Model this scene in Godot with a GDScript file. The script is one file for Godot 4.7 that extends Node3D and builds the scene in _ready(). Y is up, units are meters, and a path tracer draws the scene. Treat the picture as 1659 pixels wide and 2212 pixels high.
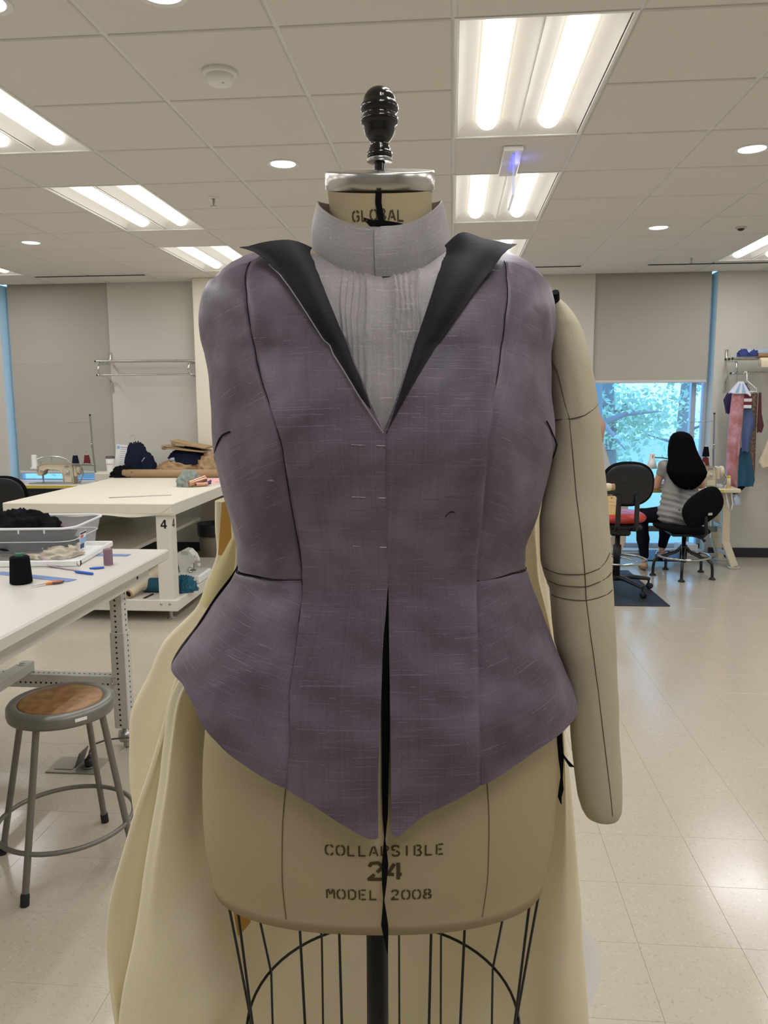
extends Node3D
# A sewing studio: a dress form wearing an unfinished silk jacket, cutting tables at the left,
# a window with a sewing table and a seated person at the right. Metres, y up, the room's axes are x and z.

const CEIL := 2.91
const WALL_Z := -8.32
var M := {}
var T := {}
var rng := RandomNumberGenerator.new()


class Mb:
	# collects shapes into one mesh; smooth shapes share a smoothing group, flat ones have none
	var st := SurfaceTool.new()
	func _init() -> void:
		st.begin(Mesh.PRIMITIVE_TRIANGLES)
	func v(p: Vector3, uv := Vector2.ZERO) -> void:
		st.set_uv(uv)
		st.add_vertex(p)
	func quad(a: Vector3, b: Vector3, c: Vector3, d: Vector3, u := Vector2(0, 0), w := Vector2(1, 1)) -> void:
		st.set_smooth_group(-1)
		v(a, u); v(b, Vector2(w.x, u.y)); v(c, w)
		v(a, u); v(c, w); v(d, Vector2(u.x, w.y))
	func tri(a: Vector3, b: Vector3, c: Vector3) -> void:
		st.set_smooth_group(-1)
		v(a); v(b); v(c)
	# a grid of points, rows of equal length
	func grid(g: Array, uvs := [], smooth := true, flip := false) -> Mb:
		st.set_smooth_group(0 if smooth else -1)
		for i in g.size() - 1:
			for j in g[0].size() - 1:
				var q := [[i, j], [i + 1, j], [i + 1, j + 1], [i, j + 1]]
				if flip:
					q.reverse()
				for k in [0, 1, 2, 0, 2, 3]:
					var e: Array = q[k]
					v(g[e[0]][e[1]], uvs[e[0]][e[1]] if uvs.size() else Vector2(float(e[1]) / (g[0].size() - 1), float(e[0]) / (g.size() - 1)))
		return self
	func box(c: Vector3, s: Vector3, bev := 0.0, b := Basis()) -> Mb:
		var h := s * 0.5
		var e := minf(bev, minf(h.x, minf(h.y, h.z)) * 0.98)
		for ax in 3:
			for sg in [-1.0, 1.0]:
				var n := Vector3.ZERO; n[ax] = sg
				var u := Vector3.ZERO; u[(ax + 1) % 3] = 1.0
				var w := Vector3.ZERO; w[(ax + 2) % 3] = 1.0
				var hu: float = h[(ax + 1) % 3] - e
				var hw: float = h[(ax + 2) % 3] - e
				var o: Vector3 = n * h[ax]
				var p := [o - u * hu - w * hw, o + u * hu - w * hw, o + u * hu + w * hw, o - u * hu + w * hw]
				if sg > 0: p.reverse()
				quad(c + b * p[0], c + b * p[1], c + b * p[2], c + b * p[3])
		if e > 0.0:
			for ax in 3:
				var a1 := (ax + 1) % 3
				var a2 := (ax + 2) % 3
				for s1 in [-1.0, 1.0]:
					for s2 in [-1.0, 1.0]:
						var p := []
						for q in [[0, 0], [1, 0], [1, 1], [0, 1]]:
							var t := Vector3.ZERO
							t[ax] = (h[ax] - e) * (1.0 if q[0] else -1.0)
							t[a1] = s1 * (h[a1] - (e if q[1] else 0.0))
							t[a2] = s2 * (h[a2] - (0.0 if q[1] else e))
							p.append(c + b * t)
						if s1 * s2 > 0: quad(p[0], p[1], p[2], p[3])
						else: quad(p[3], p[2], p[1], p[0])
			for sx in [-1.0, 1.0]:
				for sy in [-1.0, 1.0]:
					for sz in [-1.0, 1.0]:
						var x := c + b * Vector3(sx * h.x, sy * (h.y - e), sz * (h.z - e))
						var y := c + b * Vector3(sx * (h.x - e), sy * h.y, sz * (h.z - e))
						var z := c + b * Vector3(sx * (h.x - e), sy * (h.y - e), sz * h.z)
						if sx * sy * sz > 0: tri(x, z, y)
						else: tri(x, y, z)
		return self
	# a bar from a to b, w wide and d deep
	func bar(a: Vector3, b: Vector3, w: float, d: float, bev := 0.001, side := Vector3.UP) -> Mb:
		var y := (b - a).normalized()
		var x := side.cross(y)
		if x.length() < 0.01: x = Vector3.RIGHT.cross(y)
		x = x.normalized()
		return box((a + b) * 0.5, Vector3(w, (b - a).length(), d), bev, Basis(x, y, x.cross(y)))
	func lathe(prof: Array, seg := 24, at := Vector3.ZERO, b := Basis()) -> Mb:
		var g := []
		for p in prof:
			var r := []
			for k in seg + 1:
				var a := TAU * (k % seg) / seg
				r.append(at + b * Vector3(p[0] * cos(a), p[1], p[0] * sin(a)))
			g.append(r)
		return grid(g, [], true, false)
	func tube(path: Array, rad, seg := 8, caps := true, closed := false, squash := 1.0) -> Mb:
		var n := path.size()
		var g := []
		var up := Vector3.UP
		var first := true
		for i in n:
			var a: Vector3 = path[(i - 1 + n) % n] if closed else path[maxi(i - 1, 0)]
			var c: Vector3 = path[(i + 1) % n] if closed else path[mini(i + 1, n - 1)]
			var d := (c - a).normalized()
			if first:
				up = Vector3.UP if absf(d.y) < 0.9 else Vector3.RIGHT
				first = false
			up = (up - d * up.dot(d)).normalized()
			var x := d.cross(up)
			var r: float = rad[i] if rad is Array else rad
			var row := []
			for k in seg + 1:
				var t := TAU * (k % seg) / seg
				row.append(path[i] + (x * cos(t) + up * sin(t) * squash) * r)
			g.append(row)
		if closed: g.append(g[0])
		grid(g, [], true, true)
		if caps and not closed:
			for e in [0, n - 1]:
				for k in seg:
					st.set_smooth_group(-1)
					if e == 0: v(path[e]); v(g[e][k]); v(g[e][k + 1])
					else: v(path[e]); v(g[e][k + 1]); v(g[e][k])
		return self
	# a flat outline given thickness along n; outline in the plane of x and y
	func plate(poly: Array, depth: float, at := Vector3.ZERO, b := Basis()) -> Mb:
		var pp := PackedVector2Array(poly)
		if Geometry2D.is_polygon_clockwise(pp): pp.reverse()
		var t := Geometry2D.triangulate_polygon(pp)
		var f := func(p: Vector2, z: float) -> Vector3: return at + b * Vector3(p.x, p.y, z)
		for k in range(0, t.size(), 3):
			var a := pp[t[k]]; var c := pp[t[k + 1]]; var d := pp[t[k + 2]]
			if (c - a).cross(d - a) > 0:
				var s := c; c = d; d = s
			st.set_smooth_group(-1)
			for e in [a, c, d]: v(f.call(e, depth * 0.5), e)
			for e in [a, d, c]: v(f.call(e, -depth * 0.5), e)
		for k in pp.size():
			var a := pp[k]; var c := pp[(k + 1) % pp.size()]
			quad(f.call(a, depth * 0.5), f.call(c, depth * 0.5), f.call(c, -depth * 0.5), f.call(a, -depth * 0.5))
		return self
	func ball(c: Vector3, r: Vector3, seg := 16, b := Basis()) -> Mb:
		var g := []
		for i in seg / 2 + 1:
			var t := PI * i / (seg / 2)
			var row := []
			for k in seg + 1:
				var a := TAU * (k % seg) / seg
				row.append(c + b * Vector3(r.x * sin(t) * cos(a), -r.y * cos(t), r.z * sin(t) * sin(a)))
			g.append(row)
		return grid(g, [], true, false)
	func mesh() -> ArrayMesh:
		st.generate_normals()
		st.index()
		return st.commit()


# ---- nodes ----
func put(parent: Node, called: String, mb, mat: Material, at := Vector3.ZERO, turn := 0.0) -> MeshInstance3D:
	var o := MeshInstance3D.new()
	o.name = called
	o.mesh = mb.mesh() if mb is Mb else mb
	o.material_override = mat
	o.position = at
	o.rotation.y = turn
	add_to(parent, o)
	return o

func add_to(parent: Node, o: Node3D) -> void:
	var base := String(o.name)
	var n := base
	var k := 0
	while parent.has_node(n):
		k += 1
		n = "%s_%03d" % [base, k]
	o.name = n
	parent.add_child(o, true)

func thing(called: String, label: String, category: String, at := Vector3.ZERO, turn := 0.0, group := "") -> Node3D:
	var o := Node3D.new()
	o.name = called
	add_to(self, o)
	o.position = at
	o.rotation.y = turn
	return tag(o, label, category, group)

func tag(o: Node3D, label: String, category: String, group := "") -> Node3D:
	o.set_meta("label", label)
	o.set_meta("category", category)
	if group: o.set_meta("group", group)
	return o

func solo(called: String, mb, mat: Material, label: String, category: String, at := Vector3.ZERO, turn := 0.0, group := "") -> MeshInstance3D:
	var o := put(self, called, mb, mat, at, turn)
	tag(o, label, category, group)
	return o

func struct(called: String, mb, mat: Material, label: String, at := Vector3.ZERO) -> MeshInstance3D:
	var o := put(self, called, mb, mat, at)
	o.set_meta("kind", "structure")
	o.set_meta("label", label)
	return o

func stuff(o: Node3D) -> Node3D:
	o.set_meta("kind", "stuff")
	return o

func copy(o: Node3D, label := "", at := Vector3.INF, turn := INF) -> Node3D:
	var c: Node3D = o.duplicate()
	c.name = String(o.name).rstrip("0123456789").rstrip("_")
	add_to(self, c)
	if label: c.set_meta("label", label)
	if at != Vector3.INF: c.position = at
	if turn != INF: c.rotation.y = turn
	return c

# ---- materials ----
func mt(called: String, c: Color, rough := 0.6, metal := 0.0, spec := 0.5) -> StandardMaterial3D:
	var m := StandardMaterial3D.new()
	m.resource_name = called
	m.albedo_color = c
	m.roughness = rough
	m.metallic = metal
	m.metallic_specular = spec
	M[called] = m
	return m

func rgb8(r: int, g: int, b: int) -> Color:
	return Color(r / 255.0, g / 255.0, b / 255.0)

func noise_tex(freq: float, c0: Color, c1: Color, size := 512, octaves := 4, sd := 1, normal := false, bump := 4.0, kind := FastNoiseLite.TYPE_SIMPLEX_SMOOTH) -> NoiseTexture2D:
	var n := FastNoiseLite.new()
	n.noise_type = kind
	n.frequency = freq
	n.fractal_octaves = octaves
	n.seed = sd
	var t := NoiseTexture2D.new()
	t.width = size; t.height = size
	t.seamless = true
	t.noise = n
	if normal:
		t.as_normal_map = true
		t.bump_strength = bump
	else:
		var g := Gradient.new()
		g.offsets = PackedFloat32Array([0.25, 0.75])
		g.colors = PackedColorArray([c0, c1])
		t.color_ramp = g
	return t

func tri_map(m: StandardMaterial3D, scale: float, world := true) -> StandardMaterial3D:
	m.uv1_triplanar = true
	m.uv1_world_triplanar = world
	m.uv1_scale = Vector3.ONE * scale
	return m

# cloth with slubs: pale and dark threads of uneven length along the weft, a fine warp
func slub_tex(size: int, count: int, light: float, dark: float, sd: int, warp := 0.02, weft := 0.022, cloud := 0.12) -> Array:
	rng.seed = sd
	var im := Image.create(size, size, false, Image.FORMAT_RGB8)
	var hm := Image.create(size, size, false, Image.FORMAT_RGB8)
	var row := []
	var col := []
	for i in size:
		row.append(rng.randf_range(-weft, weft))
		col.append(rng.randf_range(-warp, warp))
	var soft := FastNoiseLite.new()
	soft.seed = sd
	soft.frequency = 1.0
	soft.fractal_octaves = 3
	for y in size:
		for x in size:
			# broad tonal bands along the weft, wrapped so that the cloth repeats without a seam
			var ax := TAU * x / size
			var ay := TAU * y / size
			var g: float = 0.74 + row[y] + col[x] + rng.randf_range(-0.055, 0.055) + cloud * soft.get_noise_3d(cos(ax) * 0.7 + sin(ay) * 0.9, sin(ax) * 0.7 + 7.0, cos(ay) * 0.9)
			im.set_pixel(x, y, Color(g, g, g))
			var h: float = 0.45 + row[y] * 1.2 + rng.randf_range(-0.06, 0.06)
			hm.set_pixel(x, y, Color(h, h, h))
	for k in count:
		var n := int(pow(rng.randf(), 3.4) * size * (0.30 if rng.randf() < 0.12 else 0.09)) + 5
		var x0 := rng.randi() % size
		var y0 := rng.randi() % size
		var up := rng.randf() < 0.78
		var g: float = clampf(0.80 + light * rng.randf() * (0.4 if n > size * 0.1 else 1.0), 0, 1.0) if up else 0.72 - dark * rng.randf()
		var c := Color(g, g, g)
		var thick := 1 if rng.randf() < 0.86 else 2
		for s in n:
			if rng.randf() < 0.14: continue
			if rng.randf() < 0.02: y0 += (1 if rng.randf() < 0.5 else -1)
			var q := Vector2i((x0 + s) % size, posmod(y0, size))
			for t in thick:
				var w := Vector2i(q.x, (q.y + t) % size)
				im.set_pixelv(w, im.get_pixelv(w).lerp(c, 0.62))
				hm.set_pixelv(w, Color(0.9, 0.9, 0.9) if up else Color(0.62, 0.62, 0.62))
	return [ImageTexture.create_from_image(im), ImageTexture.create_from_image(hm)]

# vinyl tile print: an even ground with small flecks, pale and dark
func fleck_tex(size: int, count: int, sd: int) -> ImageTexture:
	rng.seed = sd
	var im := Image.create(size, size, false, Image.FORMAT_RGB8)
	for y in size:
		for x in size:
			var g := rng.randf_range(-0.012, 0.012)
			im.set_pixel(x, y, Color(0.742 + g, 0.704 + g, 0.632 + g))
	for k in count:
		var c := Vector2(rng.randf() * size, rng.randf() * size)
		var a := rng.randf() * PI
		var ln := rng.randf_range(1.5, 7.0)
		var w := rng.randf_range(0.8, 2.2)
		var s := rng.randf_range(-0.085, 0.075)
		for i in range(-int(ln), int(ln) + 1):
			for j in range(-int(w), int(w) + 1):
				if pow(i / ln, 2) + pow(j / w, 2) > 1.0: continue
				var q := c + Vector2(i, j).rotated(a)
				var p := Vector2i(posmod(int(q.x), size), posmod(int(q.y), size))
				var o := im.get_pixelv(p)
				im.set_pixelv(p, Color(o.r + s, o.g + s, o.b + s).lerp(o, 0.45))
	return ImageTexture.create_from_image(im)

const YAW := 0.086743
const PITCH := 0.141372
const ROLL := -0.005341
const EYE := Vector3(0, 1.64, 0)
var DRESS := Transform3D(Basis(Vector3.UP, YAW), Vector3(-sin(YAW), 0, -cos(YAW)))


func camera_and_light() -> void:
	var fw := Vector3(-sin(YAW) * cos(PITCH), -sin(PITCH), -cos(YAW) * cos(PITCH))
	var rt := Vector3(cos(YAW), 0, -sin(YAW))
	var up := rt.cross(fw)
	var cam := Camera3D.new()
	cam.name = "camera"
	cam.fov = 66.71
	cam.near = 0.05
	cam.far = 200.0
	cam.transform = Transform3D(Basis(rt * cos(ROLL) + up * sin(ROLL), up * cos(ROLL) - rt * sin(ROLL), -fw), EYE)
	add_child(cam)
	cam.current = true
	var sky_m := ProceduralSkyMaterial.new()
	sky_m.sky_top_color = Color(0.48, 0.73, 1.0)
	sky_m.sky_horizon_color = Color(0.53, 0.77, 1.0)
	sky_m.ground_horizon_color = Color(0.52, 0.76, 0.96)
	sky_m.ground_bottom_color = Color(0.42, 0.62, 0.80)
	sky_m.sky_curve = 0.25
	sky_m.energy_multiplier = 3.4
	var sky := Sky.new()
	sky.sky_material = sky_m
	var env := Environment.new()
	env.background_mode = Environment.BG_SKY
	env.sky = sky
	env.tonemap_mode = Environment.TONE_MAPPER_LINEAR
	env.tonemap_exposure = 1.0
	env.sdfgi_enabled = true
	env.ssao_enabled = true
	env.ssil_enabled = true
	var we := WorldEnvironment.new()
	we.name = "environment"
	we.environment = env
	add_child(we)


func materials() -> void:
	mt("wall_paint", rgb8(208, 205, 194), 0.85, 0, 0.3)
	mt("pillar_paint", rgb8(226, 220, 202), 0.8, 0, 0.3)
	mt("blind_cloth", rgb8(180, 177, 164), 0.9, 0, 0.2)
	mt("blind_rail", rgb8(205, 205, 202), 0.5)
	mt("ceiling_board", rgb8(224, 221, 214), 0.95, 0, 0.2)
	mt("grid_metal", rgb8(225, 228, 230), 0.5)
	mt("reflector", rgb8(250, 249, 245), 0.45)
	var lens := mt("lamp_lens", rgb8(255, 250, 238), 0.4)
	lens.emission_enabled = true
	lens.emission = rgb8(255, 251, 244)
	lens.emission_energy_multiplier = 2.6
	var dl := mt("downlight_lens", rgb8(250, 252, 255), 0.4)
	dl.emission_enabled = true
	dl.emission = rgb8(228, 240, 255)
	dl.emission_energy_multiplier = 2.2
	var fl := mt("floor_vinyl", rgb8(255, 255, 255), 0.22, 0, 0.62)
	fl.albedo_texture = fleck_tex(1024, 9000, 3)
	tri_map(fl, 0.80)
	fl.roughness_texture = noise_tex(0.006, Color(0.75, 0.75, 0.75), Color(1, 1, 1), 512, 3, 9)
	mt("joint", rgb8(128, 118, 100), 0.7)
	mt("slot_black", rgb8(18, 18, 20), 0.8)
	mt("baseboard_rubber", rgb8(34, 36, 40), 0.5)
	mt("window_metal", rgb8(176, 190, 204), 0.4, 0.2)
	var gl := mt("glass", Color(0.9, 0.95, 1.0, 0.06), 0.02)
	gl.transparency = BaseMaterial3D.TRANSPARENCY_ALPHA
	mt("chrome", rgb8(215, 215, 212), 0.16, 1.0)
	mt("steel", rgb8(170, 170, 168), 0.3, 1.0)
	mt("white_paint", rgb8(218, 214, 202), 0.4)
	mt("laminate", rgb8(202, 199, 188), 0.4)
	mt("white_plastic", rgb8(236, 236, 232), 0.35)
	mt("grey_paint", rgb8(196, 196, 186), 0.45)
	mt("black_rubber", rgb8(22, 22, 24), 0.6)
	mt("black_plastic", rgb8(26, 27, 30), 0.4)
	mt("black_cloth", rgb8(20, 20, 23), 0.95, 0, 0.2)
	mt("black_gloss", rgb8(10, 10, 11), 0.14, 0, 0.6)
	mt("black_ink", rgb8(16, 16, 18), 0.8)
	mt("navy_cloth", rgb8(30, 36, 54), 0.95, 0, 0.2)
	mt("kraft", rgb8(168, 140, 104), 0.85)
	mt("kraft_dark", rgb8(140, 112, 76), 0.85)
	mt("paper", rgb8(236, 236, 234), 0.8)
	mt("yellow_tape", rgb8(214, 190, 72), 0.6)
	mt("machine_cream", rgb8(222, 210, 184), 0.35)


func room() -> void:
	# floor: vinyl tiles of one foot on a slab
	var slab := struct("floor", Mb.new().box(Vector3(-0.8, -0.06, -2.1), Vector3(10.9, 0.1, 13.0)), M.joint, "polished beige vinyl tile floor with fine joints")
	var view := []
	var rest := Mb.new()
	var fwd := Vector3(-sin(YAW), 0, -cos(YAW))
	var rgt := Vector3(cos(YAW), 0, -sin(YAW))
	for i in range(-17, 15):
		for j in range(-12, 28):
			var c := Vector3(0.12 + i * 0.305, 0, -8.32 + 0.1525 + (j + 12) * 0.305)
			if c.x < -6.0 or c.x > 4.4 or c.z > 4.0: continue
			var d := c.dot(fwd)
			if d > 1.7 and absf(c.dot(rgt)) < d * 0.56 + 0.35 and view.size() < 2000:
				view.append([d, c])
			else:
				rest.box(c + Vector3(0, -0.005, 0), Vector3(0.3042, 0.01, 0.3042))
	view.sort_custom(func(a, b): return a[0] < b[0])
	var tile := Mb.new().box(Vector3.ZERO, Vector3(0.3044, 0.01, 0.3044), 0.0006).mesh()
	for k in view.size():
		if k < 300: put(slab, "floor_tile", tile, M.floor_vinyl, view[k][1] + Vector3(0, -0.005, 0))
		else: rest.box(view[k][1] + Vector3(0, -0.005, 0), Vector3(0.3044, 0.01, 0.3044), 0.0006)
	stuff(put(slab, "floor_tiling", rest, M.floor_vinyl))

	# walls: back wall with two tall openings
	var openings := [[-4.93, -3.70], [1.45, 2.66]]
	var w := Mb.new()
	var x := -6.2
	for o in openings:
		w.box(Vector3((x + o[0]) / 2, 1.46, WALL_Z - 0.15), Vector3(o[0] - x, 2.92, 0.3))
		w.box(Vector3((o[0] + o[1]) / 2, 0.03, WALL_Z - 0.15), Vector3(o[1] - o[0], 0.06, 0.3))
		w.box(Vector3((o[0] + o[1]) / 2, 2.99, WALL_Z - 0.15), Vector3(o[1] - o[0], 0.08, 0.3))
		x = o[1]
	w.box(Vector3((x + 4.6) / 2, 1.46, WALL_Z - 0.15), Vector3(4.6 - x, 2.92, 0.3))
	struct("wall_back", w, M.wall_paint, "pale grey beige painted back wall with two tall windows")
	struct("wall_left", Mb.new().box(Vector3(-6.2, 1.46, -2.1), Vector3(0.2, 2.92, 13)), M.wall_paint, "plain pale left wall out of view")
	struct("wall_right", Mb.new().box(Vector3(4.6, 1.46, -2.1), Vector3(0.2, 2.92, 13)), M.wall_paint, "plain pale right wall out of view")
	struct("wall_front", Mb.new().box(Vector3(-0.8, 1.46, 4.2), Vector3(11, 2.92, 0.2)), M.wall_paint, "plain pale wall behind the viewer")
	struct("wall_pillar", Mb.new().box(Vector3(-2.29, 1.455, -8.2), Vector3(0.78, 2.91, 0.25), 0.006), M.pillar_paint, "pale square pillar standing out of the back wall left of the dress form")
	for b in [[2.70, 4.5], [-3.66, -2.68], [0.3, 1.42]]:
		struct("baseboard_back", Mb.new().box(Vector3((b[0] + b[1]) / 2, 0.05, WALL_Z + 0.008), Vector3(b[1] - b[0], 0.10, 0.016), 0.003), M.baseboard_rubber, "black rubber baseboard along the back wall")
	window("window_1", -4.93, -3.70, 0.86, -4.84, -3.70, "tall left window behind a beige roller blind lowered almost to the table")
	window("window_2", 1.45, 2.66, 1.815, 1.45, 2.605, "tall right window, roller blind halfway down, trees outside")

	# ceiling: boards in a metal grid under a slab
	var top := struct("ceiling", Mb.new().box(Vector3(-0.8, CEIL + 0.16, -2.1), Vector3(11, 0.1, 13)), M.ceiling_board, "white suspended ceiling of square boards in a pale metal grid")
	var board := Mb.new().box(Vector3.ZERO, Vector3(0.592, 0.016, 0.592), 0.004).mesh()
	var cut := Mb.new().box(Vector3.ZERO, Vector3(0.592, 0.016, 0.582), 0.004).mesh()
	var back := Mb.new()
	for k in range(-9, 7):
		for j in range(-11, 9):
			if posmod(k, 4) == 0 and posmod(j, 3) != 2 and j < 8 and j >= -6: continue
			var c := Vector3((k + 0.5) * 0.61, CEIL + 0.008, -2.83 - (j + 0.5) * 0.61)
			if j < -1: back.box(c, Vector3(0.592, 0.016, 0.592))
			elif j == 8: put(top, "ceiling_board", cut, M.ceiling_board, c + Vector3(0, 0, 0.004))
			else: put(top, "ceiling_board", board, M.ceiling_board, c)
	stuff(put(top, "ceiling_boarding", back, M.ceiling_board))
	put(top, "ceiling_margin", Mb.new().box(Vector3(-5.8, CEIL + 0.008, -2.1), Vector3(0.6, 0.016, 12.6)).box(Vector3(4.39, CEIL + 0.008, -2.1), Vector3(0.22, 0.016, 12.6)), M.ceiling_board)
	for k in range(-9, 8):
		put(top, "grid_rail", Mb.new().box(Vector3(k * 0.61, CEIL + 0.012, -2.1), Vector3(0.024, 0.010, 12.5)), M.grid_metal)
	for j in range(-11, 9):
		var seg := Mb.new()
		for k in range(-9, 7):
			if posmod(k, 4) == 0 and posmod(j, 3) == 1 and j > -6: continue
			seg.box(Vector3((k + 0.5) * 0.61, CEIL + 0.0135, -2.83 - j * 0.61), Vector3(0.588, 0.010, 0.024))
		put(top, "cross_rail", seg, M.grid_metal)
	for s in [[-4.23, -3.08], [0.58, 1.22], [1.85, 3.05]]:
		put(top, "air_slot", Mb.new().box(Vector3((s[0] + s[1]) / 2, CEIL - 0.0006, -7.835), Vector3(s[1] - s[0], 0.003, 0.05)), M.slot_black)

	troffers()
	ceiling_fittings()


func window(called: String, x0: float, x1: float, blind_y: float, b0: float, b1: float, label: String) -> void:
	var o := Node3D.new()
	o.name = called
	add_to(self, o)
	o.set_meta("kind", "structure")
	o.set_meta("label", label)
	var z := WALL_Z - 0.20
	var f := Mb.new()
	f.box(Vector3(x0 + 0.02, 1.46, z), Vector3(0.04, 2.8, 0.08), 0.004).box(Vector3(x1 - 0.02, 1.46, z), Vector3(0.04, 2.8, 0.08), 0.004)
	f.box(Vector3((x0 + x1) / 2, 0.085, z), Vector3(x1 - x0, 0.05, 0.08), 0.004).box(Vector3((x0 + x1) / 2, 2.88, z), Vector3(x1 - x0, 0.05, 0.08), 0.004)
	put(o, "window_frame", f, M.window_metal)
	put(o, "mullion", Mb.new().box(Vector3(x1 - 0.135, 1.46, z), Vector3(0.05, 2.8, 0.07), 0.004), M.window_metal)
	put(o, "transom", Mb.new().box(Vector3((x0 + x1) / 2, 0.76, z - 0.03), Vector3(x1 - x0 - 0.08, 0.045, 0.05), 0.004), M.window_metal)
	put(o, "pane", Mb.new().box(Vector3((x0 + x1 - 0.15) / 2, 1.48, z), Vector3(x1 - x0 - 0.20, 2.76, 0.006)), M.glass)
	put(o, "pane", Mb.new().box(Vector3(x1 - 0.075, 1.48, z), Vector3(0.07, 2.76, 0.006)), M.glass)
	# roller blind: cloth with a seam and a hem rail
	var zb := WALL_Z - 0.035
	var bl := put(o, "blind", Mb.new().box(Vector3((b0 + b1) / 2, (blind_y + 2.96) / 2, zb), Vector3(b1 - b0, 2.96 - blind_y, 0.004)), M.blind_cloth)
	put(bl, "hem_rail", Mb.new().box(Vector3((b0 + b1) / 2, blind_y + 0.012, zb), Vector3(b1 - b0, 0.03, 0.014), 0.005), M.blind_rail)
	if blind_y < 1.0:
		put(bl, "seam", Mb.new().box(Vector3((b0 + b1) / 2, 2.07, zb + 0.002), Vector3(b1 - b0, 0.012, 0.003), 0.001), M.blind_cloth)


func troffers() -> void:
	# two bays with a curved reflector each, a round-ended lens along the middle of each bay
	var wbay := 0.285
	var ln := 1.20
	var body := Mb.new()
	for s in [-1.0, 1.0]:
		var g := []
		for i in 2:
			var row := []
			for j in 17:
				var t := j / 16.0 * 2.0 - 1.0
				row.append(Vector3(s * 0.1455 + t * wbay / 2, 0.006 + 0.055 * sqrt(1.0 - t * t * 0.985), (i - 0.5) * (ln - 0.02)))
			g.append(row)
		body.grid(g)
		for e in [-1.0, 1.0]:
			var cap := []
			for j in 17:
				var t := j / 16.0 * 2.0 - 1.0
				var h := 0.055 * sqrt(1.0 - t * t * 0.985)
				cap.append([Vector3(s * 0.1455 + t * wbay / 2, 0.006, e * (ln / 2)), Vector3(s * 0.1455 + t * wbay / 2, 0.006 + h, e * (ln / 2 - 0.10 * h / 0.055))])
			body.grid(cap)
	body.box(Vector3(0, 0.06, 0), Vector3(0.60, 0.01, 1.21))
	for s in [-1.0, 1.0]: body.box(Vector3(s * 0.303, 0.03, 0), Vector3(0.004, 0.06, 1.21))
	for s in [-1.0, 1.0]: body.box(Vector3(0, 0.03, s * 0.607), Vector3(0.61, 0.06, 0.004))
	var body_mesh := body.mesh()
	var rim := Mb.new()
	for s in [-1.0, 1.0]:
		rim.box(Vector3(s * 0.2975, 0.003, 0), Vector3(0.015, 0.006, 1.215), 0.002)
		rim.box(Vector3(0, 0.003, s * 0.602), Vector3(0.60, 0.006, 0.014), 0.002)
	rim.box(Vector3(0, 0.004, 0), Vector3(0.008, 0.006, 1.19), 0.002)
	var rim_mesh := rim.mesh()
	var g := []
	var r := 0.047
	var half := 0.525
	for i in 19:
		var z := 0.0
		var k := 1.0
		if i < 6: z = -half - r * cos(i / 6.0 * PI / 2); k = sin(i / 6.0 * PI / 2)
		elif i > 12: z = half + r * cos((18 - i) / 6.0 * PI / 2); k = sin((18 - i) / 6.0 * PI / 2)
		else: z = -half + 2 * half * (i - 6) / 6.0
		var row := []
		for j in 13:
			var a := PI * j / 12.0
			row.append(Vector3(-cos(a) * r * k, 0.052 - sin(a) * r * 0.85 * k, z))
		g.append(row)
	var lens_mesh := Mb.new().grid(g).mesh()
	var names := {
		[0, 0]: "largest ceiling light at upper right, two long glowing tubes above the dress form",
		[0, 3]: "ceiling light right of the form's neck, with the hanging clear sign before it",
		[0, 6]: "ceiling light peeking out above the black lapel at the right shoulder",
		[-4, 0]: "ceiling light cut by the left edge of the picture, nearest of the left row",
		[-4, 3]: "middle ceiling light of the left row, two slanting tubes",
		[-4, 6]: "ceiling light just above the left shoulder of the jacket, far in the left row",
		[4, 6]: "slanting ceiling light at the far right edge of the picture",
		[-8, 6]: "small sliver of a ceiling light at the far left edge above the left window"}
	for k in [-8, -4, 0, 4]:
		for j in [-6, -3, 0, 3, 6]:
			var c := Vector3((k + 0.5) * 0.61, CEIL, -2.83 - (j + 1) * 0.61)
			var t := thing("ceiling_light", names.get([k, j], "ceiling light outside the picture, %s, %s" % [{-6: "behind the viewer", -3: "above the viewer", 0: "level with the nearest lights", 3: "level with the middle lights", 6: "in the farthest row"}[j], {-8: "far left column", -4: "left column", 0: "column over the dress form", 4: "right column"}[k]]), "ceiling light", c, 0, "ceiling lights" if names.has([k, j]) else "ceiling lights outside the picture")
			put(t, "housing", body_mesh, M.reflector)
			put(t, "rim", rim_mesh, M.reflector)
			for s in [-1.0, 1.0]:
				put(t, "lamp_lens", lens_mesh, M.lamp_lens, Vector3(s * 0.1455, 0, 0))
				var l := AreaLight3D.new()
				l.name = "tube_light"
				l.area_size = Vector2(0.09, 1.1)
				l.light_color = rgb8(250, 249, 255)
				l.light_energy = 0.66
				l.area_range = 14.0
				l.shadow_enabled = true
				l.rotation_degrees.x = -90
				l.position = Vector3(s * 0.1455, 0.004, 0)
				t.add_child(l, true)


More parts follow.
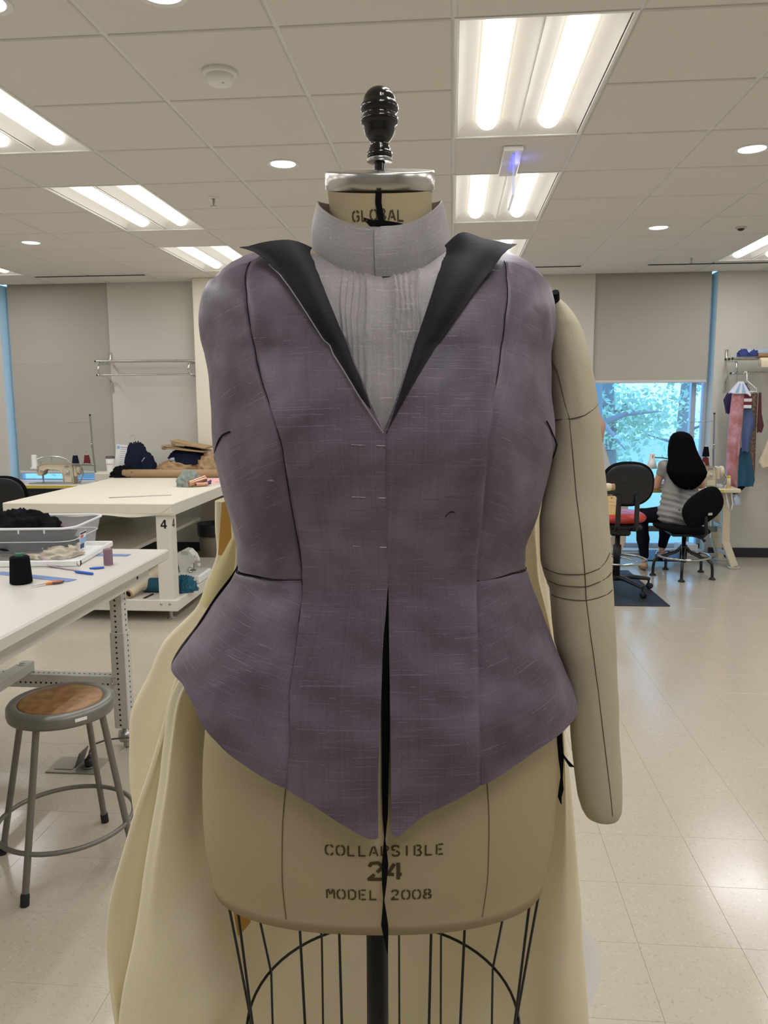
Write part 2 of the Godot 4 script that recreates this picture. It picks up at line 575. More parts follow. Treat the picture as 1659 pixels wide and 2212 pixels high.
func ceiling_fittings() -> void:
	var ring := Mb.new().lathe([[0.088, 0.0], [0.088, -0.004], [0.080, -0.006], [0.068, 0.0], [0.066, -0.001]], 28).mesh()
	var disc := Mb.new().lathe([[0.0, -0.0035], [0.067, -0.0025], [0.067, -0.0005], [0.0, -0.0005]], 28).mesh()
	for d in [[-0.915, -4.355, "round ceiling downlight left of the form's metal neck cap"], [-3.355, -6.185, "round ceiling downlight at far left under the left light row"], [1.525, -4.355, "round ceiling downlight near the right edge of the picture"],
			[1.525, -6.185, "small round ceiling downlight above the right window"], [-0.915, -2.57, "round ceiling downlight cut by the top edge of the picture"], [-1.50, -2.57, "round bluish downlight in the top left corner of the picture"]]:
		var t := thing("downlight", d[2], "downlight", Vector3(d[0], CEIL, d[1]), 0, "round downlights")
		put(t, "trim_ring", ring, M.white_plastic)
		put(t, "lamp_disc", disc, M.downlight_lens)
		var l := SpotLight3D.new()
		l.name = "lamp"
		l.light_color = rgb8(232, 242, 255)
		l.light_energy = 0.12
		l.light_size = 0.06
		l.spot_angle = 50
		l.spot_range = 12
		l.spot_attenuation = 2
		l.shadow_enabled = true
		l.position = Vector3(0, -0.012, 0)
		l.rotation_degrees.x = -90
		t.add_child(l)
	var s := thing("smoke_detector", "round white smoke detector on the ceiling, upper left", "smoke detector", Vector3(-0.905, CEIL, -3.16))
	put(s, "base_plate", Mb.new().lathe([[0.0, 0.0], [0.066, 0.0], [0.066, -0.014], [0.060, -0.018], [0.0, -0.018]], 28), M.white_plastic)
	put(s, "sensor_head", Mb.new().lathe([[0.052, -0.016], [0.054, -0.030], [0.046, -0.046], [0.028, -0.050], [0.0, -0.050]], 28), M.white_plastic)
	put(s, "indicator", Mb.new().ball(Vector3(0.018, -0.050, 0.02), Vector3(0.006, 0.003, 0.006), 10), M.grey_paint)
	var sp := thing("fire_sprinkler", "small metal fire sprinkler hanging from the ceiling at left", "sprinkler", Vector3(-1.497, CEIL, -4.99))
	put(sp, "escutcheon", Mb.new().lathe([[0.0, 0.0], [0.036, 0.0], [0.030, -0.008], [0.014, -0.010]], 20), M.white_plastic)
	put(sp, "nozzle", Mb.new().lathe([[0.010, -0.006], [0.010, -0.034], [0.005, -0.04], [0.005, -0.052]], 12), M.steel)
	put(sp, "deflector", Mb.new().lathe([[0.0, -0.050], [0.020, -0.052], [0.020, -0.055], [0.0, -0.056]], 12), M.steel)
	copy(sp, "small metal fire sprinkler above the right window", Vector3(2.14, CEIL, -7.45))
	var oc := thing("motion_sensor", "tiny dark round sensor on the ceiling at far right", "sensor", Vector3(2.137, CEIL, -6.24))
	put(oc, "sensor_ring", Mb.new().lathe([[0.0, 0.0], [0.040, 0.0], [0.036, -0.012], [0.0, -0.012]], 20), M.grey_paint)
	put(oc, "sensor_eye", Mb.new().ball(Vector3(0, -0.012, 0), Vector3(0.026, 0.016, 0.026), 14), M.black_plastic)
	# edge-lit sign seen along its blade
	var ex := thing("exit_sign", "clear edge-lit sign blade hanging from a ceiling plate between the right lights", "sign", Vector3(0.302, CEIL, -4.40))
	put(ex, "ceiling_plate", Mb.new().box(Vector3(0, -0.012, 0), Vector3(0.10, 0.024, 0.46), 0.004), M.white_plastic)
	var bl := mt("sign_acrylic", Color(0.72, 0.78, 1.0, 0.30), 0.06)
	bl.transparency = BaseMaterial3D.TRANSPARENCY_ALPHA
	put(ex, "blade", Mb.new().box(Vector3(0.004, -0.125, 0.02), Vector3(0.012, 0.205, 0.34), 0.002), bl)
	var bm := mt("sign_lamp", rgb8(120, 120, 255), 0.4)
	bm.emission_enabled = true
	bm.emission = rgb8(110, 110, 255)
	bm.emission_energy_multiplier = 1.2
	put(ex, "lamp_strip", Mb.new().box(Vector3(0.004, -0.0265, 0.02), Vector3(0.014, 0.005, 0.30)), bm)
	var ol := OmniLight3D.new()
	ol.name = "lamp"
	ol.light_color = rgb8(120, 120, 255)
	ol.light_energy = 0.004
	ol.omni_range = 12
	ol.omni_attenuation = 2
	ol.light_size = 0.02
	ol.shadow_enabled = true
	ol.position = Vector3(0.03, -0.05, 0.02)
	ex.add_child(ol)


# ---- the dress form: cross-sections are rounded ovals; [height, half width left, half width right, depth] ----
const JACKET_RINGS := [[0.95, 0.287, 0.252, 0.165], [1.10, 0.287, 0.252, 0.165], [1.2, 0.284, 0.251, 0.163], [1.25, 0.281, 0.247, 0.160], [1.305, 0.276, 0.230, 0.150], [1.352, 0.242, 0.212, 0.138], [1.389, 0.217, 0.197, 0.130], [1.42, 0.195, 0.186, 0.123], [1.45, 0.190, 0.183, 0.125], [1.493, 0.197, 0.196, 0.134], [1.534, 0.206, 0.208, 0.144], [1.57, 0.212, 0.215, 0.151], [1.6, 0.215, 0.218, 0.154], [1.65, 0.216, 0.213, 0.151], [1.70, 0.222, 0.211, 0.138]]
const FORM_RINGS := [[1.0, 0.238, 0.217, 0.122], [1.05, 0.246, 0.227, 0.130], [1.1, 0.247, 0.230, 0.136], [1.2, 0.241, 0.228, 0.142], [1.3, 0.222, 0.208, 0.132], [1.42, 0.183, 0.176, 0.113], [1.5, 0.190, 0.184, 0.125], [1.57, 0.203, 0.200, 0.142], [1.62, 0.206, 0.203, 0.145], [1.70, 0.210, 0.202, 0.130]]
const OVAL := 2.3
var folds := FastNoiseLite.new()

func slope(r: Array, i: int, c: int) -> float:
	var n := r.size()
	if i == 0: return (r[1][c] - r[0][c]) / (r[1][0] - r[0][0])
	if i == n - 1: return (r[n - 1][c] - r[n - 2][c]) / (r[n - 1][0] - r[n - 2][0])
	var h0: float = r[i][0] - r[i - 1][0]
	var h1: float = r[i + 1][0] - r[i][0]
	return ((r[i][c] - r[i - 1][c]) / h0 * h1 + (r[i + 1][c] - r[i][c]) / h1 * h0) / (h0 + h1)

func measure(r: Array, y: float) -> Vector3:
	y = clampf(y, r[0][0], r[-1][0])
	var i := 0
	while i < r.size() - 2 and r[i + 1][0] < y: i += 1
	var h: float = r[i + 1][0] - r[i][0]
	var t: float = (y - r[i][0]) / h
	var o := Vector3.ZERO
	for c in 3:
		o[c] = (2 * t * t * t - 3 * t * t + 1) * r[i][c + 1] + (t * t * t - 2 * t * t + t) * h * slope(r, i, c + 1) + (-2 * t * t * t + 3 * t * t) * r[i + 1][c + 1] + (t * t * t - t * t) * h * slope(r, i + 1, c + 1)
	return o

func oval(r: Array, u: float, y: float) -> Vector3:
	var q := measure(r, y)
	var c := cos(u)
	var s := sin(u)
	var a := q.y if c > 0 else q.x
	var x := a * signf(c) * pow(absf(c), 2 / OVAL)
	var z := q.z * (0.92 if s < 0 else 1.0) * signf(s) * pow(absf(s), 2 / OVAL)
	if s > 0: z += 0.010 * exp(-pow((absf(x) - 0.095) / 0.055, 2) - pow((y - 1.595) / 0.07, 2))
	return Vector3(x, y, z)

# u in degrees from the viewer's right, w 0..1 up the trunk, 1..2 over the shoulder to the neck
func skin(r: Array, ud: float, w: float) -> Vector3:
	var u := deg_to_rad(ud)
	var y0: float = r[0][0]
	var y1: float = r[-1][0]
	if w <= 1.0: return oval(r, u, y0 + w * (y1 - y0))
	var t := minf(w - 1.0, 1.0)
	var c2 := cos(u) * cos(u)
	var s := sin(u)
	var a := oval(r, u, y1)
	var kx := 0.90 + 0.24 * c2
	var c := Vector3(a.x * kx, 1.775 + 0.068 * c2, a.z * kx)
	var by := 1.83 - 0.04 * s * s if s > 0 else 1.83 + 0.045 * s * s
	var nr := 0.078 if r == JACKET_RINGS else 0.070
	if r != JACKET_RINGS:
		c.y -= 0.010
		by -= 0.006
	var b := Vector3(nr * cos(u), by, nr * s)
	return a * (1 - t) * (1 - t) + c * 2 * t * (1 - t) + b * t * t

func skin_n(r: Array, u: float, w: float) -> Vector3:
	var e := skin(r, u + 0.6, w) - skin(r, u - 0.6, w)
	var f := skin(r, u, minf(w + 0.006, 2.0)) - skin(r, u, maxf(w - 0.006, 0.0))
	return f.cross(e).normalized()

func on(r: Array, u: float, w: float, off: float) -> Vector3:
	return skin(r, u, w) + skin_n(r, u, w) * off

# point on the front of the trunk at x, y
func front(r: Array, x: float, y: float, off := 0.0) -> Vector3:
	var q := measure(r, y)
	var c := pow(clampf(absf(x) / (q.y if x > 0 else q.x), 0, 1), OVAL / 2) * signf(x)
	return on(r, rad_to_deg(acos(c)), (y - r[0][0]) / (r[-1][0] - r[0][0]), off)

func along(line: Array, t: float) -> Vector2:
	# a polyline of [u, w] at the share t of its length
	var n := line.size()
	var ls := [0.0]
	for i in n - 1:
		var d := Vector2((line[i + 1][0] - line[i][0]) / 200.0, line[i + 1][1] - line[i][1]).length()
		ls.append(ls[-1] + maxf(d, 1e-6))
	var l: float = t * ls[-1]
	var k := 0
	while k < n - 2 and ls[k + 1] < l: k += 1
	var f := clampf((l - ls[k]) / (ls[k + 1] - ls[k]), 0, 1)
	var g := func(i: int) -> Vector2:
		var j := clampi(i, 0, n - 1)
		return Vector2(line[j][0], line[j][1])
	var p0: Vector2 = g.call(k - 1); var p1: Vector2 = g.call(k); var p2: Vector2 = g.call(k + 1); var p3: Vector2 = g.call(k + 2)
	var m1 := (p2 - p0) * 0.25
	var m2 := (p3 - p1) * 0.25
	return p1.lerp(p2, f) + (m1 * (f * f * f - 2 * f * f + f) + m2 * (f * f * f - f * f)) * 0.8

# a cloth panel between four edges: left and right run up, bottom and top run from left to right
func panel(bottom: Array, top: Array, left: Array, right: Array, nu: int, nv: int, off: float, turn := 0.0, crease := [1, 1, 0, 0], wr := 1.0, flare := 0.0, thick := 0.0012) -> Mb:
	var ss := []
	for j in nu + 1:
		var s := float(j) / nu
		ss.append(s)
	for e in [0.006, 0.012, 0.02, 0.03]:
		ss.append(e); ss.append(1 - e)
	ss.sort()
	var ts := []
	for i in nv + 1: ts.append(float(i) / nv)
	for e in [0.004, 0.01]:
		ts.append(e); ts.append(1 - e)
	ts.sort()
	var bl := along(bottom, 0); var br := along(bottom, 1); var tl := along(top, 0); var tr := along(top, 1)
	var g := []
	var gb := []
	var uvs := []
	for t in ts:
		var row := []
		var rb := []
		var ru := []
		var a := along(left, t)
		var b := along(right, t)
		for s in ss:
			var p := a.lerp(b, s) + along(bottom, s).lerp(along(top, s), t) - (bl.lerp(br, s)).lerp(tl.lerp(tr, s), t)
			var q := skin(JACKET_RINGS, p.x, p.y)
			var n := skin_n(JACKET_RINGS, p.x, p.y)
			var wid := maxf(absf(b.x - a.x) * 0.0035, 0.02)
			var d := off
			if crease[0]: d -= 0.0015 * exp(-pow(s * wid / 0.0035, 2))
			if crease[1]: d -= 0.0015 * exp(-pow((1 - s) * wid / 0.0035, 2))
			if crease[2]: d -= 0.0022 * exp(-pow(t * 0.3 / 0.004, 2))
			if crease[3]: d -= 0.0022 * exp(-pow((1 - t) * 0.3 / 0.004, 2))
			d += wr * (0.0040 * folds.get_noise_3d(q.x * 62 + 31, q.y * 18, q.z * 40) + 0.0030 * folds.get_noise_3d(q.x * 90, q.y * 34, q.z * 60) + 0.0012 * folds.get_noise_3d(q.x * 260 + 50, q.y * 190, q.z * 200))
			d += flare * pow(1 - t, 2)
			row.append(q + n * d)
			rb.append(q + n * (d - thick))
			var e := Vector2(deg_to_rad(p.x) * -0.19, -q.y).rotated(turn) / 0.46
			ru.append(e)
		g.append(row); gb.append(rb); uvs.append(ru)
	var mb := Mb.new()
	mb.grid(g, uvs, true, true)
	mb.grid(gb, uvs, true, false)
	var nr := g.size(); var nc: int = g[0].size()
	for i in nr - 1:
		mb.quad(g[i][0], gb[i][0], gb[i + 1][0], g[i + 1][0])
		mb.quad(g[i][nc - 1], g[i + 1][nc - 1], gb[i + 1][nc - 1], gb[i][nc - 1])
	for j in nc - 1:
		mb.quad(g[0][j], g[0][j + 1], gb[0][j + 1], gb[0][j])
		mb.quad(g[nr - 1][j], gb[nr - 1][j], gb[nr - 1][j + 1], g[nr - 1][j + 1])
	return mb

func line_on(r: Array, line: Array, n: int, off: float) -> Array:
	var p := []
	for i in n + 1:
		var q := along(line, float(i) / n)
		p.append(on(r, q.x, q.y, off))
	return p

func worn(called: String, label: String, category: String) -> Node3D:
	var o := thing(called, label, category)
	o.transform = DRESS
	return o


const STENCIL := {
	"C": [[[1.6, 6], [0.35, 5.1], [0, 3], [0.35, 0.9], [1.6, 0]], [[2.4, 6], [3.3, 5.6], [3.7, 4.6]], [[2.4, 0], [3.3, 0.4], [3.7, 1.4]]],
	"O": [[[1.6, 6], [0.35, 5.1], [0, 3], [0.35, 0.9], [1.6, 0]], [[2.4, 6], [3.65, 5.1], [4, 3], [3.65, 0.9], [2.4, 0]]],
	"L": [[[0.4, 6], [0.4, 0], [3.5, 0]]],
	"A": [[[0, 0], [1.6, 5.6]], [[2.3, 6], [4, 0]], [[1.5, 1.8], [2.9, 1.8]]],
	"P": [[[0.4, 0], [0.4, 6]], [[1.2, 6], [2.8, 6], [3.6, 5.2], [3.6, 4], [2.8, 3], [1.2, 3]]],
	"S": [[[3.6, 4.9], [3, 6], [1, 6], [0.2, 5], [0.4, 3.9], [1.6, 3.3]], [[2.2, 2.9], [3.5, 2.2], [3.7, 1], [3, 0], [1, 0], [0.2, 1.1]]],
	"I": [[[2, 0], [2, 6]]],
	"B": [[[0.4, 0], [0.4, 6]], [[1.2, 6], [2.8, 6], [3.4, 5], [2.8, 3.4], [1.7, 3.2]], [[2.8, 2.8], [3.7, 1.6], [3, 0], [1.2, 0]]],
	"E": [[[0.4, 0], [0.4, 6]], [[1.2, 6], [3.6, 6]], [[1.2, 3], [2.9, 3]], [[1.2, 0], [3.6, 0]]],
	"M": [[[0.2, 0], [0.2, 5.6]], [[0.9, 6], [2, 2.6]], [[2.5, 3.4], [3.2, 6]], [[3.9, 5.6], [3.9, 0]]],
	"D": [[[0.4, 0], [0.4, 6]], [[1.2, 6], [2.6, 6], [3.8, 4.5], [3.8, 1.5], [2.6, 0], [1.2, 0]]],
	"G": [[[1.6, 6], [0.35, 5.1], [0, 3], [0.35, 0.9], [1.6, 0]], [[2.4, 6], [3.3, 5.6], [3.7, 4.6]], [[2.4, 2.8], [3.7, 2.8], [3.7, 0.9], [2.5, 0]]],
	"2": [[[0.3, 4.6], [0.9, 5.8], [2.6, 6], [3.6, 5], [3.4, 3.9], [2.3, 2.6]], [[1.7, 1.9], [0.2, 0.1], [3.8, 0.1]]],
	"4": [[[2.0, 5.6], [0.2, 2.0], [1.9, 1.8]], [[3.0, 6], [3.0, 0]], [[2.9, 1.9], [3.9, 1.9]]],
	"8": [[[1.7, 6], [0.5, 5.2], [0.6, 3.9], [1.7, 3.2]], [[2.3, 6], [3.5, 5.2], [3.4, 3.9], [2.3, 3.2]], [[1.7, 2.8], [0.1, 2], [0.3, 0.6], [1.7, 0]], [[2.3, 2.8], [3.9, 2], [3.7, 0.6], [2.3, 0]]]}

# stencilled words as flat ribbons that follow a surface; place(x, y) gives the point
func stencil(text: String, x0: float, base: float, high: float, step: float, wide: float, stroke: float, place: Callable) -> Mb:
	var mb := Mb.new()
	for k in text.length():
		var ch := text[k] if text[k] != "0" else "O"
		if not STENCIL.has(ch): continue
		for line in STENCIL[ch]:
			for i in line.size() - 1:
				var a := Vector2(x0 + k * step + line[i][0] / 4.0 * wide, base + line[i][1] / 6.0 * high)
				var b := Vector2(x0 + k * step + line[i + 1][0] / 4.0 * wide, base + line[i + 1][1] / 6.0 * high)
				var d := (b - a).normalized() * stroke * 0.5
				var n := Vector2(-d.y, d.x)
				a -= d * (0.6 if i > 0 else 0.0); b += d * (0.6 if i < line.size() - 2 else 0.0)
				mb.quad(place.call(a.x + n.x, a.y + n.y), place.call(b.x + n.x, b.y + n.y), place.call(b.x - n.x, b.y - n.y), place.call(a.x - n.x, a.y - n.y))
	return mb

func neck(u: float, t: float, off := 0.0) -> Vector3:
	var s := sin(u)
	var by := 1.83 - 0.04 * s * s if s > 0 else 1.83 + 0.045 * s * s
	var b := Vector3(0.070 * cos(u), by, 0.070 * s)
	var a := Vector3(-0.003 + 0.0645 * cos(u), 1.897 - 0.32 * 0.0645 * s, 0.0645 * s)
	var p := b.lerp(a, t)
	return p + Vector3(cos(u), 0, s) * (off - 0.004 * sin(PI * t))

func dress_form() -> void:
	folds.seed = 4
	folds.frequency = 0.09
	folds.fractal_octaves = 2
	var lin := mt("form_linen", rgb8(186, 172, 138), 0.9, 0, 0.2)
	lin.albedo_texture = noise_tex(0.09, Color(0.97, 0.97, 0.97), Color(1, 1, 1), 512, 4, 21)
	tri_map(lin, 5.0)
	mt("stencil_ink", rgb8(84, 72, 52), 0.9, 0, 0.2)
	mt("seam_thread", rgb8(120, 106, 78), 0.9, 0, 0.2)
	mt("twill", rgb8(20, 20, 22), 0.9, 0, 0.2)
	var form := worn("dress_form", "large tan linen dress form on a black pole wearing the purple silk jacket", "dress form")
	# torso
	var g := []
	for i in 61:
		var w := i / 30.0
		var row := []
		for j in 97:
			row.append(skin(FORM_RINGS, (j % 96) * 3.75, w))
		g.append(row)
	var under := []
	for k in [[0.995, 0.986], [0.96, 0.990], [0.5, 0.995], [0.0, 0.995]]:
		var row := []
		for p in g[0]: row.append(Vector3(p.x * k[0], k[1], p.z * k[0]))
		under.push_front(row)
	put(form, "torso", Mb.new().grid(under + g, [], true, false), lin)
	for l in [[[118.5, 0.0], [117, 0.2], [114, 0.42], [112, 0.6]], [[59.5, 0.0], [60.5, 0.2], [63, 0.42], [65, 0.6]]]:
		put(form, "seam", Mb.new().tube(line_on(FORM_RINGS, l, 24, 0.0002), 0.0007, 5), M.seam_thread)
	var ng := []
	for i in 9:
		var row := []
		for j in 49: row.append(neck(TAU * (j % 48) / 48.0, i / 8.0))
		ng.append(row)
	put(form, "neck", Mb.new().grid(ng, [], true, false), lin)
	var tilt := Basis(Vector3.RIGHT, 0.31)
	put(form, "neck_cap", Mb.new().lathe([[0.058, -0.0095], [0.0655, -0.010], [0.0668, -0.009], [0.0668, 0.010], [0.0655, 0.0118], [0.064, 0.012], [0.0, 0.0125]], 64, Vector3(-0.003, 1.907, 0.0), tilt), mt("polished_aluminium", rgb8(205, 203, 197), 0.26, 1.0))
	put(form, "finial_rod", Mb.new().lathe([[0.0068, 1.90], [0.0068, 1.94]], 16, Vector3(-0.003, 0, 0)), M.black_gloss)
	var prof := [[0, 775], [60, 775], [105, 752], [114, 738], [113, 705], [104, 698], [95, 688], [96, 668], [86, 652], [84, 612], [95, 592], [115, 562], [134, 522], [143, 482], [146, 457], [160, 442], [170, 418], [166, 396], [150, 376], [146, 356], [150, 346], [166, 326], [171, 300], [165, 276], [150, 252], [143, 236], [141, 215], [130, 185], [108, 152], [82, 128], [45, 111], [0, 107]]
	var pf := []
	for p in prof: pf.append([p[0] * 0.000136, 2.015 - (p[1] - 108) * 0.000126])
	put(form, "finial_knob", Mb.new().lathe(pf, 36, Vector3(-0.003, 0, 0)), M.black_gloss)
	put(form, "finial_washer", Mb.new().lathe([[0.0, 1.9295], [0.0155, 1.9295], [0.0155, 1.9325], [0.0, 1.9325]], 28, Vector3(-0.003, 0, 0)), M.steel)
	var on_front := func(x: float, y: float) -> Vector3: return front(FORM_RINGS, x, y, 0.0006)
	put(form, "stencil_word", stencil("COLLAPSIBLE", -0.0725, 1.1015, 0.0135, 0.01325, 0.0098, 0.0021, on_front), M.stencil_ink)
	put(form, "stencil_number", stencil("24", -0.0215, 1.0685, 0.0235, 0.0225, 0.0185, 0.0045, on_front), M.stencil_ink)
	put(form, "stencil_word", stencil("MODEL 2008", -0.0725, 1.0395, 0.0135, 0.0131, 0.0096, 0.0021, on_front), M.stencil_ink)
	var on_neck := func(x: float, y: float) -> Vector3:
		var u := acos(clampf(x / 0.067, -1, 1))
		var lo := neck(u, 0).y; var hi := neck(u, 1).y
		return neck(u, (y - lo) / (hi - lo), 0.0006)
	put(form, "stencil_word", stencil("GLOBAL", -0.0345, 1.8475, 0.0115, 0.0110, 0.0082, 0.0019, on_neck), M.stencil_ink)
	put(form, "stencil_word", stencil("MOD", -0.0350, 1.828, 0.0115, 0.0110, 0.0082, 0.0019, on_neck), M.stencil_ink)
	var strip := func(pts: Array, hw: float) -> Mb:
		var rows := []
		for p in pts: rows.append([on_neck.call(p[0] - hw, p[1]) + Vector3(0, 0, 0.0012), on_neck.call(p[0] + hw, p[1]) + Vector3(0, 0, 0.0012)])
		return Mb.new().grid(rows)
	put(form, "neck_tape", strip.call([[-0.001, 1.878], [-0.002, 1.866], [0.0, 1.853], [0.001, 1.838], [0.0, 1.825]], 0.0037), M.twill)
	put(form, "neck_tape", Mb.new().grid([[on_neck.call(-0.021, 1.851), on_neck.call(-0.0205, 1.8485)], [on_neck.call(-0.012, 1.8480), on_neck.call(-0.011, 1.838)], [on_neck.call(0.004, 1.847), on_neck.call(0.004, 1.829)], [on_neck.call(0.022, 1.845), on_neck.call(0.022, 1.836)], [on_neck.call(0.034, 1.843), on_neck.call(0.034, 1.838)]], [], false), M.twill)
	# cage, pole and stand
	put(form, "pole", Mb.new().lathe([[0.0, 0.16], [0.0145, 0.16], [0.0145, 1.01], [0.0, 1.01]], 24, Vector3(-0.012, 0, 0)), mt("black_enamel", rgb8(22, 21, 18), 0.3))
	var ring := func(y: float, ax: float, az: float) -> Array:
		var p := []
		for k in 64: p.append(Vector3(-0.005 + ax * cos(TAU * k / 64.0), y, az * sin(TAU * k / 64.0)))
		return p
	put(form, "cage_ring", Mb.new().tube(ring.call(0.775, 0.192, 0.190), 0.0022, 8, false, true), M.black_enamel)
	put(form, "cage_ring", Mb.new().tube(ring.call(0.40, 0.19, 0.16), 0.0022, 8, false, true), M.black_enamel)
	put(form, "cage_ring", Mb.new().tube(ring.call(0.998, 0.222, 0.118), 0.003, 8, false, true), M.black_enamel)
	for deg in [4, 28, 62, 74, 104, 118, 150, 178, 205, 238, 262, 278, 300, 333]:
		var a := deg_to_rad(deg)
		var p := []
		for q in [[0.997, 0.222, 0.118], [0.885, 0.205, 0.155], [0.775, 0.189, 0.187], [0.58, 0.188, 0.172], [0.40, 0.187, 0.157]]:
			p.append(Vector3(-0.005 + q[1] * cos(a), q[0], q[2] * sin(a)))
		put(form, "cage_wire", Mb.new().tube(p, 0.0019, 6), M.black_enamel)
	for k in 4:
		var d := Vector3(cos(k * PI / 2 + 0.6), 0, sin(k * PI / 2 + 0.6))
		put(form, "stand_leg", Mb.new().tube([Vector3(-0.012, 0.2, 0), Vector3(-0.012, 0.17, 0) + d * 0.05, d * 0.2 + Vector3(-0.012, 0.10, 0), d * 0.27 + Vector3(-0.012, 0.07, 0)], 0.012, 8), M.black_enamel)
		put(form, "caster", Mb.new().lathe([[0.0, -0.012], [0.028, -0.012], [0.03, 0.0], [0.028, 0.012], [0.0, 0.012]], 18, d * 0.275 + Vector3(-0.012, 0.03, 0), Basis(d.cross(Vector3.UP), PI / 2)), M.black_rubber)
	jacket()
	blouse()
	muslin_arm()
	tapes()
	skirt()


func jacket() -> void:
	var tx := slub_tex(1024, 1900, 0.60, 0.20, 5, 0.03, 0.018, 0.22)
	var silk := mt("purple_silk", rgb8(139, 124, 142), 0.42, 0, 0.45)
	silk.albedo_texture = tx[0]
	silk.heightmap_enabled = true
	silk.heightmap_texture = tx[1]
	silk.heightmap_scale = 0.030
	silk.rim_enabled = true
	silk.rim = 0.5
	silk.rim_tint = 0.6
	var blk := mt("black_silk", rgb8(44, 40, 48), 0.66, 0, 0.35)
	blk.albedo_texture = tx[0]
	blk.heightmap_enabled = true
	blk.heightmap_texture = tx[1]
	blk.heightmap_scale = 0.03
	mt("lining", rgb8(20, 18, 22), 0.8, 0, 0.3)
	mt("dark_seam", rgb8(34, 28, 34), 0.9, 0, 0.2)
	var o := worn("jacket", "sleeveless purple grey slubbed silk jacket with black lapels and a pointed peplum", "jacket")
	var prL := [[117, 0.645], [117.5, 0.68], [117.8, 0.7367], [117.8, 0.7967], [118.0, 0.850], [119.6, 0.88], [121, 0.9017], [123.2, 0.925], [125.2, 0.9483], [127.2, 0.985], [128.5, 1.0467], [130.3, 1.145], [135.8, 1.35], [148, 1.60]]
	var prLo := [[110.3, 0.3283], [110.2, 0.3567], [109.8, 0.4117], [110.0, 0.4617], [111.5, 0.515], [113.0, 0.5617], [114.5, 0.5933], [117, 0.645]]
	var prR := [[57, 0.64], [57, 0.6733], [59.4, 0.7367], [61.2, 0.7967], [61.6, 0.845], [60.6, 0.8817], [58.5, 0.925], [55.4, 0.9717], [53.8, 1.0183], [51.2, 1.1867], [43.5, 1.4567], [35.5, 1.605]]
	var prRo := [[67.2, 0.3333], [67.0, 0.4067], [65.8, 0.4633], [64.0, 0.5067], [61.5, 0.5583], [57, 0.64]]
	var openL := [[91, 0.2583], [91, 0.3517], [90.5, 0.465], [90.2, 0.5583], [89.2, 0.6517], [89.5, 0.7017], [89.8, 0.7967], [89.8, 0.8733], [91.5, 0.90], [94.2, 0.95], [96.8, 0.99], [100.5, 1.1567], [106.8, 1.4367], [121.8, 1.7467], [145.8, 1.92]]
	var openR := [[89.2, 0.2667], [89.2, 0.3517], [89.2, 0.465], [89.2, 0.5583], [89.2, 0.640], [90.2, 0.665], [92.0, 0.705], [92.0, 0.7967], [90.6, 0.868], [87.5, 0.9233], [85.5, 0.9617], [83, 1.0167], [78.8, 1.26], [70.2, 1.6133], [58.5, 1.8117], [37.5, 1.9467]]
	put(o, "centre_front", panel([[110.3, 0.3283], [103.8, 0.3083], [97.8, 0.2833], [93.2, 0.2610], [92.0, 0.2570], [91, 0.2590]], [[148, 1.60], [148.5, 1.75], [145.8, 1.92]], prLo + prL.slice(1), openL, 30, 90, 0.0012, 0.02, [1, 0, 0, 0], 1.0, 0.004), silk)
	put(o, "centre_front", panel([[89.2, 0.2690], [88.6, 0.2600], [87.6, 0.2610], [86.0, 0.272], [81.8, 0.295], [74.8, 0.315], [67.2, 0.3333]], [[37.5, 1.9467], [35, 1.78], [35.5, 1.605]], openR, prRo + prR.slice(1), 30, 90, 0.0, -0.02, [0, 1, 0, 0], 1.0, 0.003), silk)
	var armL := [[188, 0.636], [188, 0.70], [187, 0.80], [186, 0.87], [185, 0.93], [183, 1.0], [181, 1.10], [179, 1.20], [178, 1.272]]
	var armR := [[-8, 0.636], [-8, 0.70], [-7, 0.80], [-6, 0.87], [-4, 0.95], [-2, 1.0], [0, 1.10], [2, 1.2], [3, 1.285]]
	put(o, "side_front", panel([[188, 0.63], [173, 0.6333], [146.5, 0.64], [130.8, 0.64], [117, 0.645]], [[178, 1.272], [170, 1.36], [158, 1.47], [148, 1.60]], armL, prL, 30, 60, 0.0, 0.32, [0, 1, 1, 0], 1.2), silk)
	put(o, "side_front", panel([[57, 0.64], [46.8, 0.64], [33, 0.6417], [7.5, 0.635], [-8, 0.63]], [[35.5, 1.605], [26, 1.50], [14, 1.385], [3, 1.285]], prR, armR, 30, 60, 0.0, -0.36, [1, 0, 1, 0], 1.2), silk)
	var sideL := [[168, 0.471], [169, 0.50], [172, 0.56], [177, 0.60], [186, 0.633]]
	var sideR := [[3, 0.383], [1, 0.41], [0, 0.4617], [0, 0.5167], [-1, 0.5817], [-6, 0.633]]
	put(o, "peplum_side", panel([[168, 0.471], [160, 0.469], [150, 0.463], [141.5, 0.4367], [136.5, 0.4067], [129.5, 0.3833], [120.8, 0.3583], [114.8, 0.34], [110.3, 0.3283]], [[186, 0.633], [173, 0.6333], [146.5, 0.64], [130.8, 0.64], [117, 0.645]], sideL, prLo, 30, 34, 0.0, -0.22, [0, 1, 0, 1], 1.0, 0.004), silk)
	put(o, "peplum_side", panel([[67.2, 0.3333], [62.5, 0.3417], [57.7, 0.3517], [50.5, 0.3667], [41.5, 0.3790], [31.3, 0.386], [19.2, 0.390], [9, 0.387], [3, 0.383]], [[57, 0.64], [46.8, 0.64], [33, 0.6417], [7.5, 0.635], [-6, 0.633]], prRo, sideR, 30, 34, 0.0, 0.22, [1, 0, 0, 1], 1.0, 0.004), silk)
	put(o, "side_facing", panel([[168, 0.468], [200, 0.474]], [[186, 0.633], [204, 0.64]], sideL, [[200, 0.474], [204, 0.64]], 10, 16, 0.0034, 0, [0, 0, 0, 0], 0.3), M.lining)
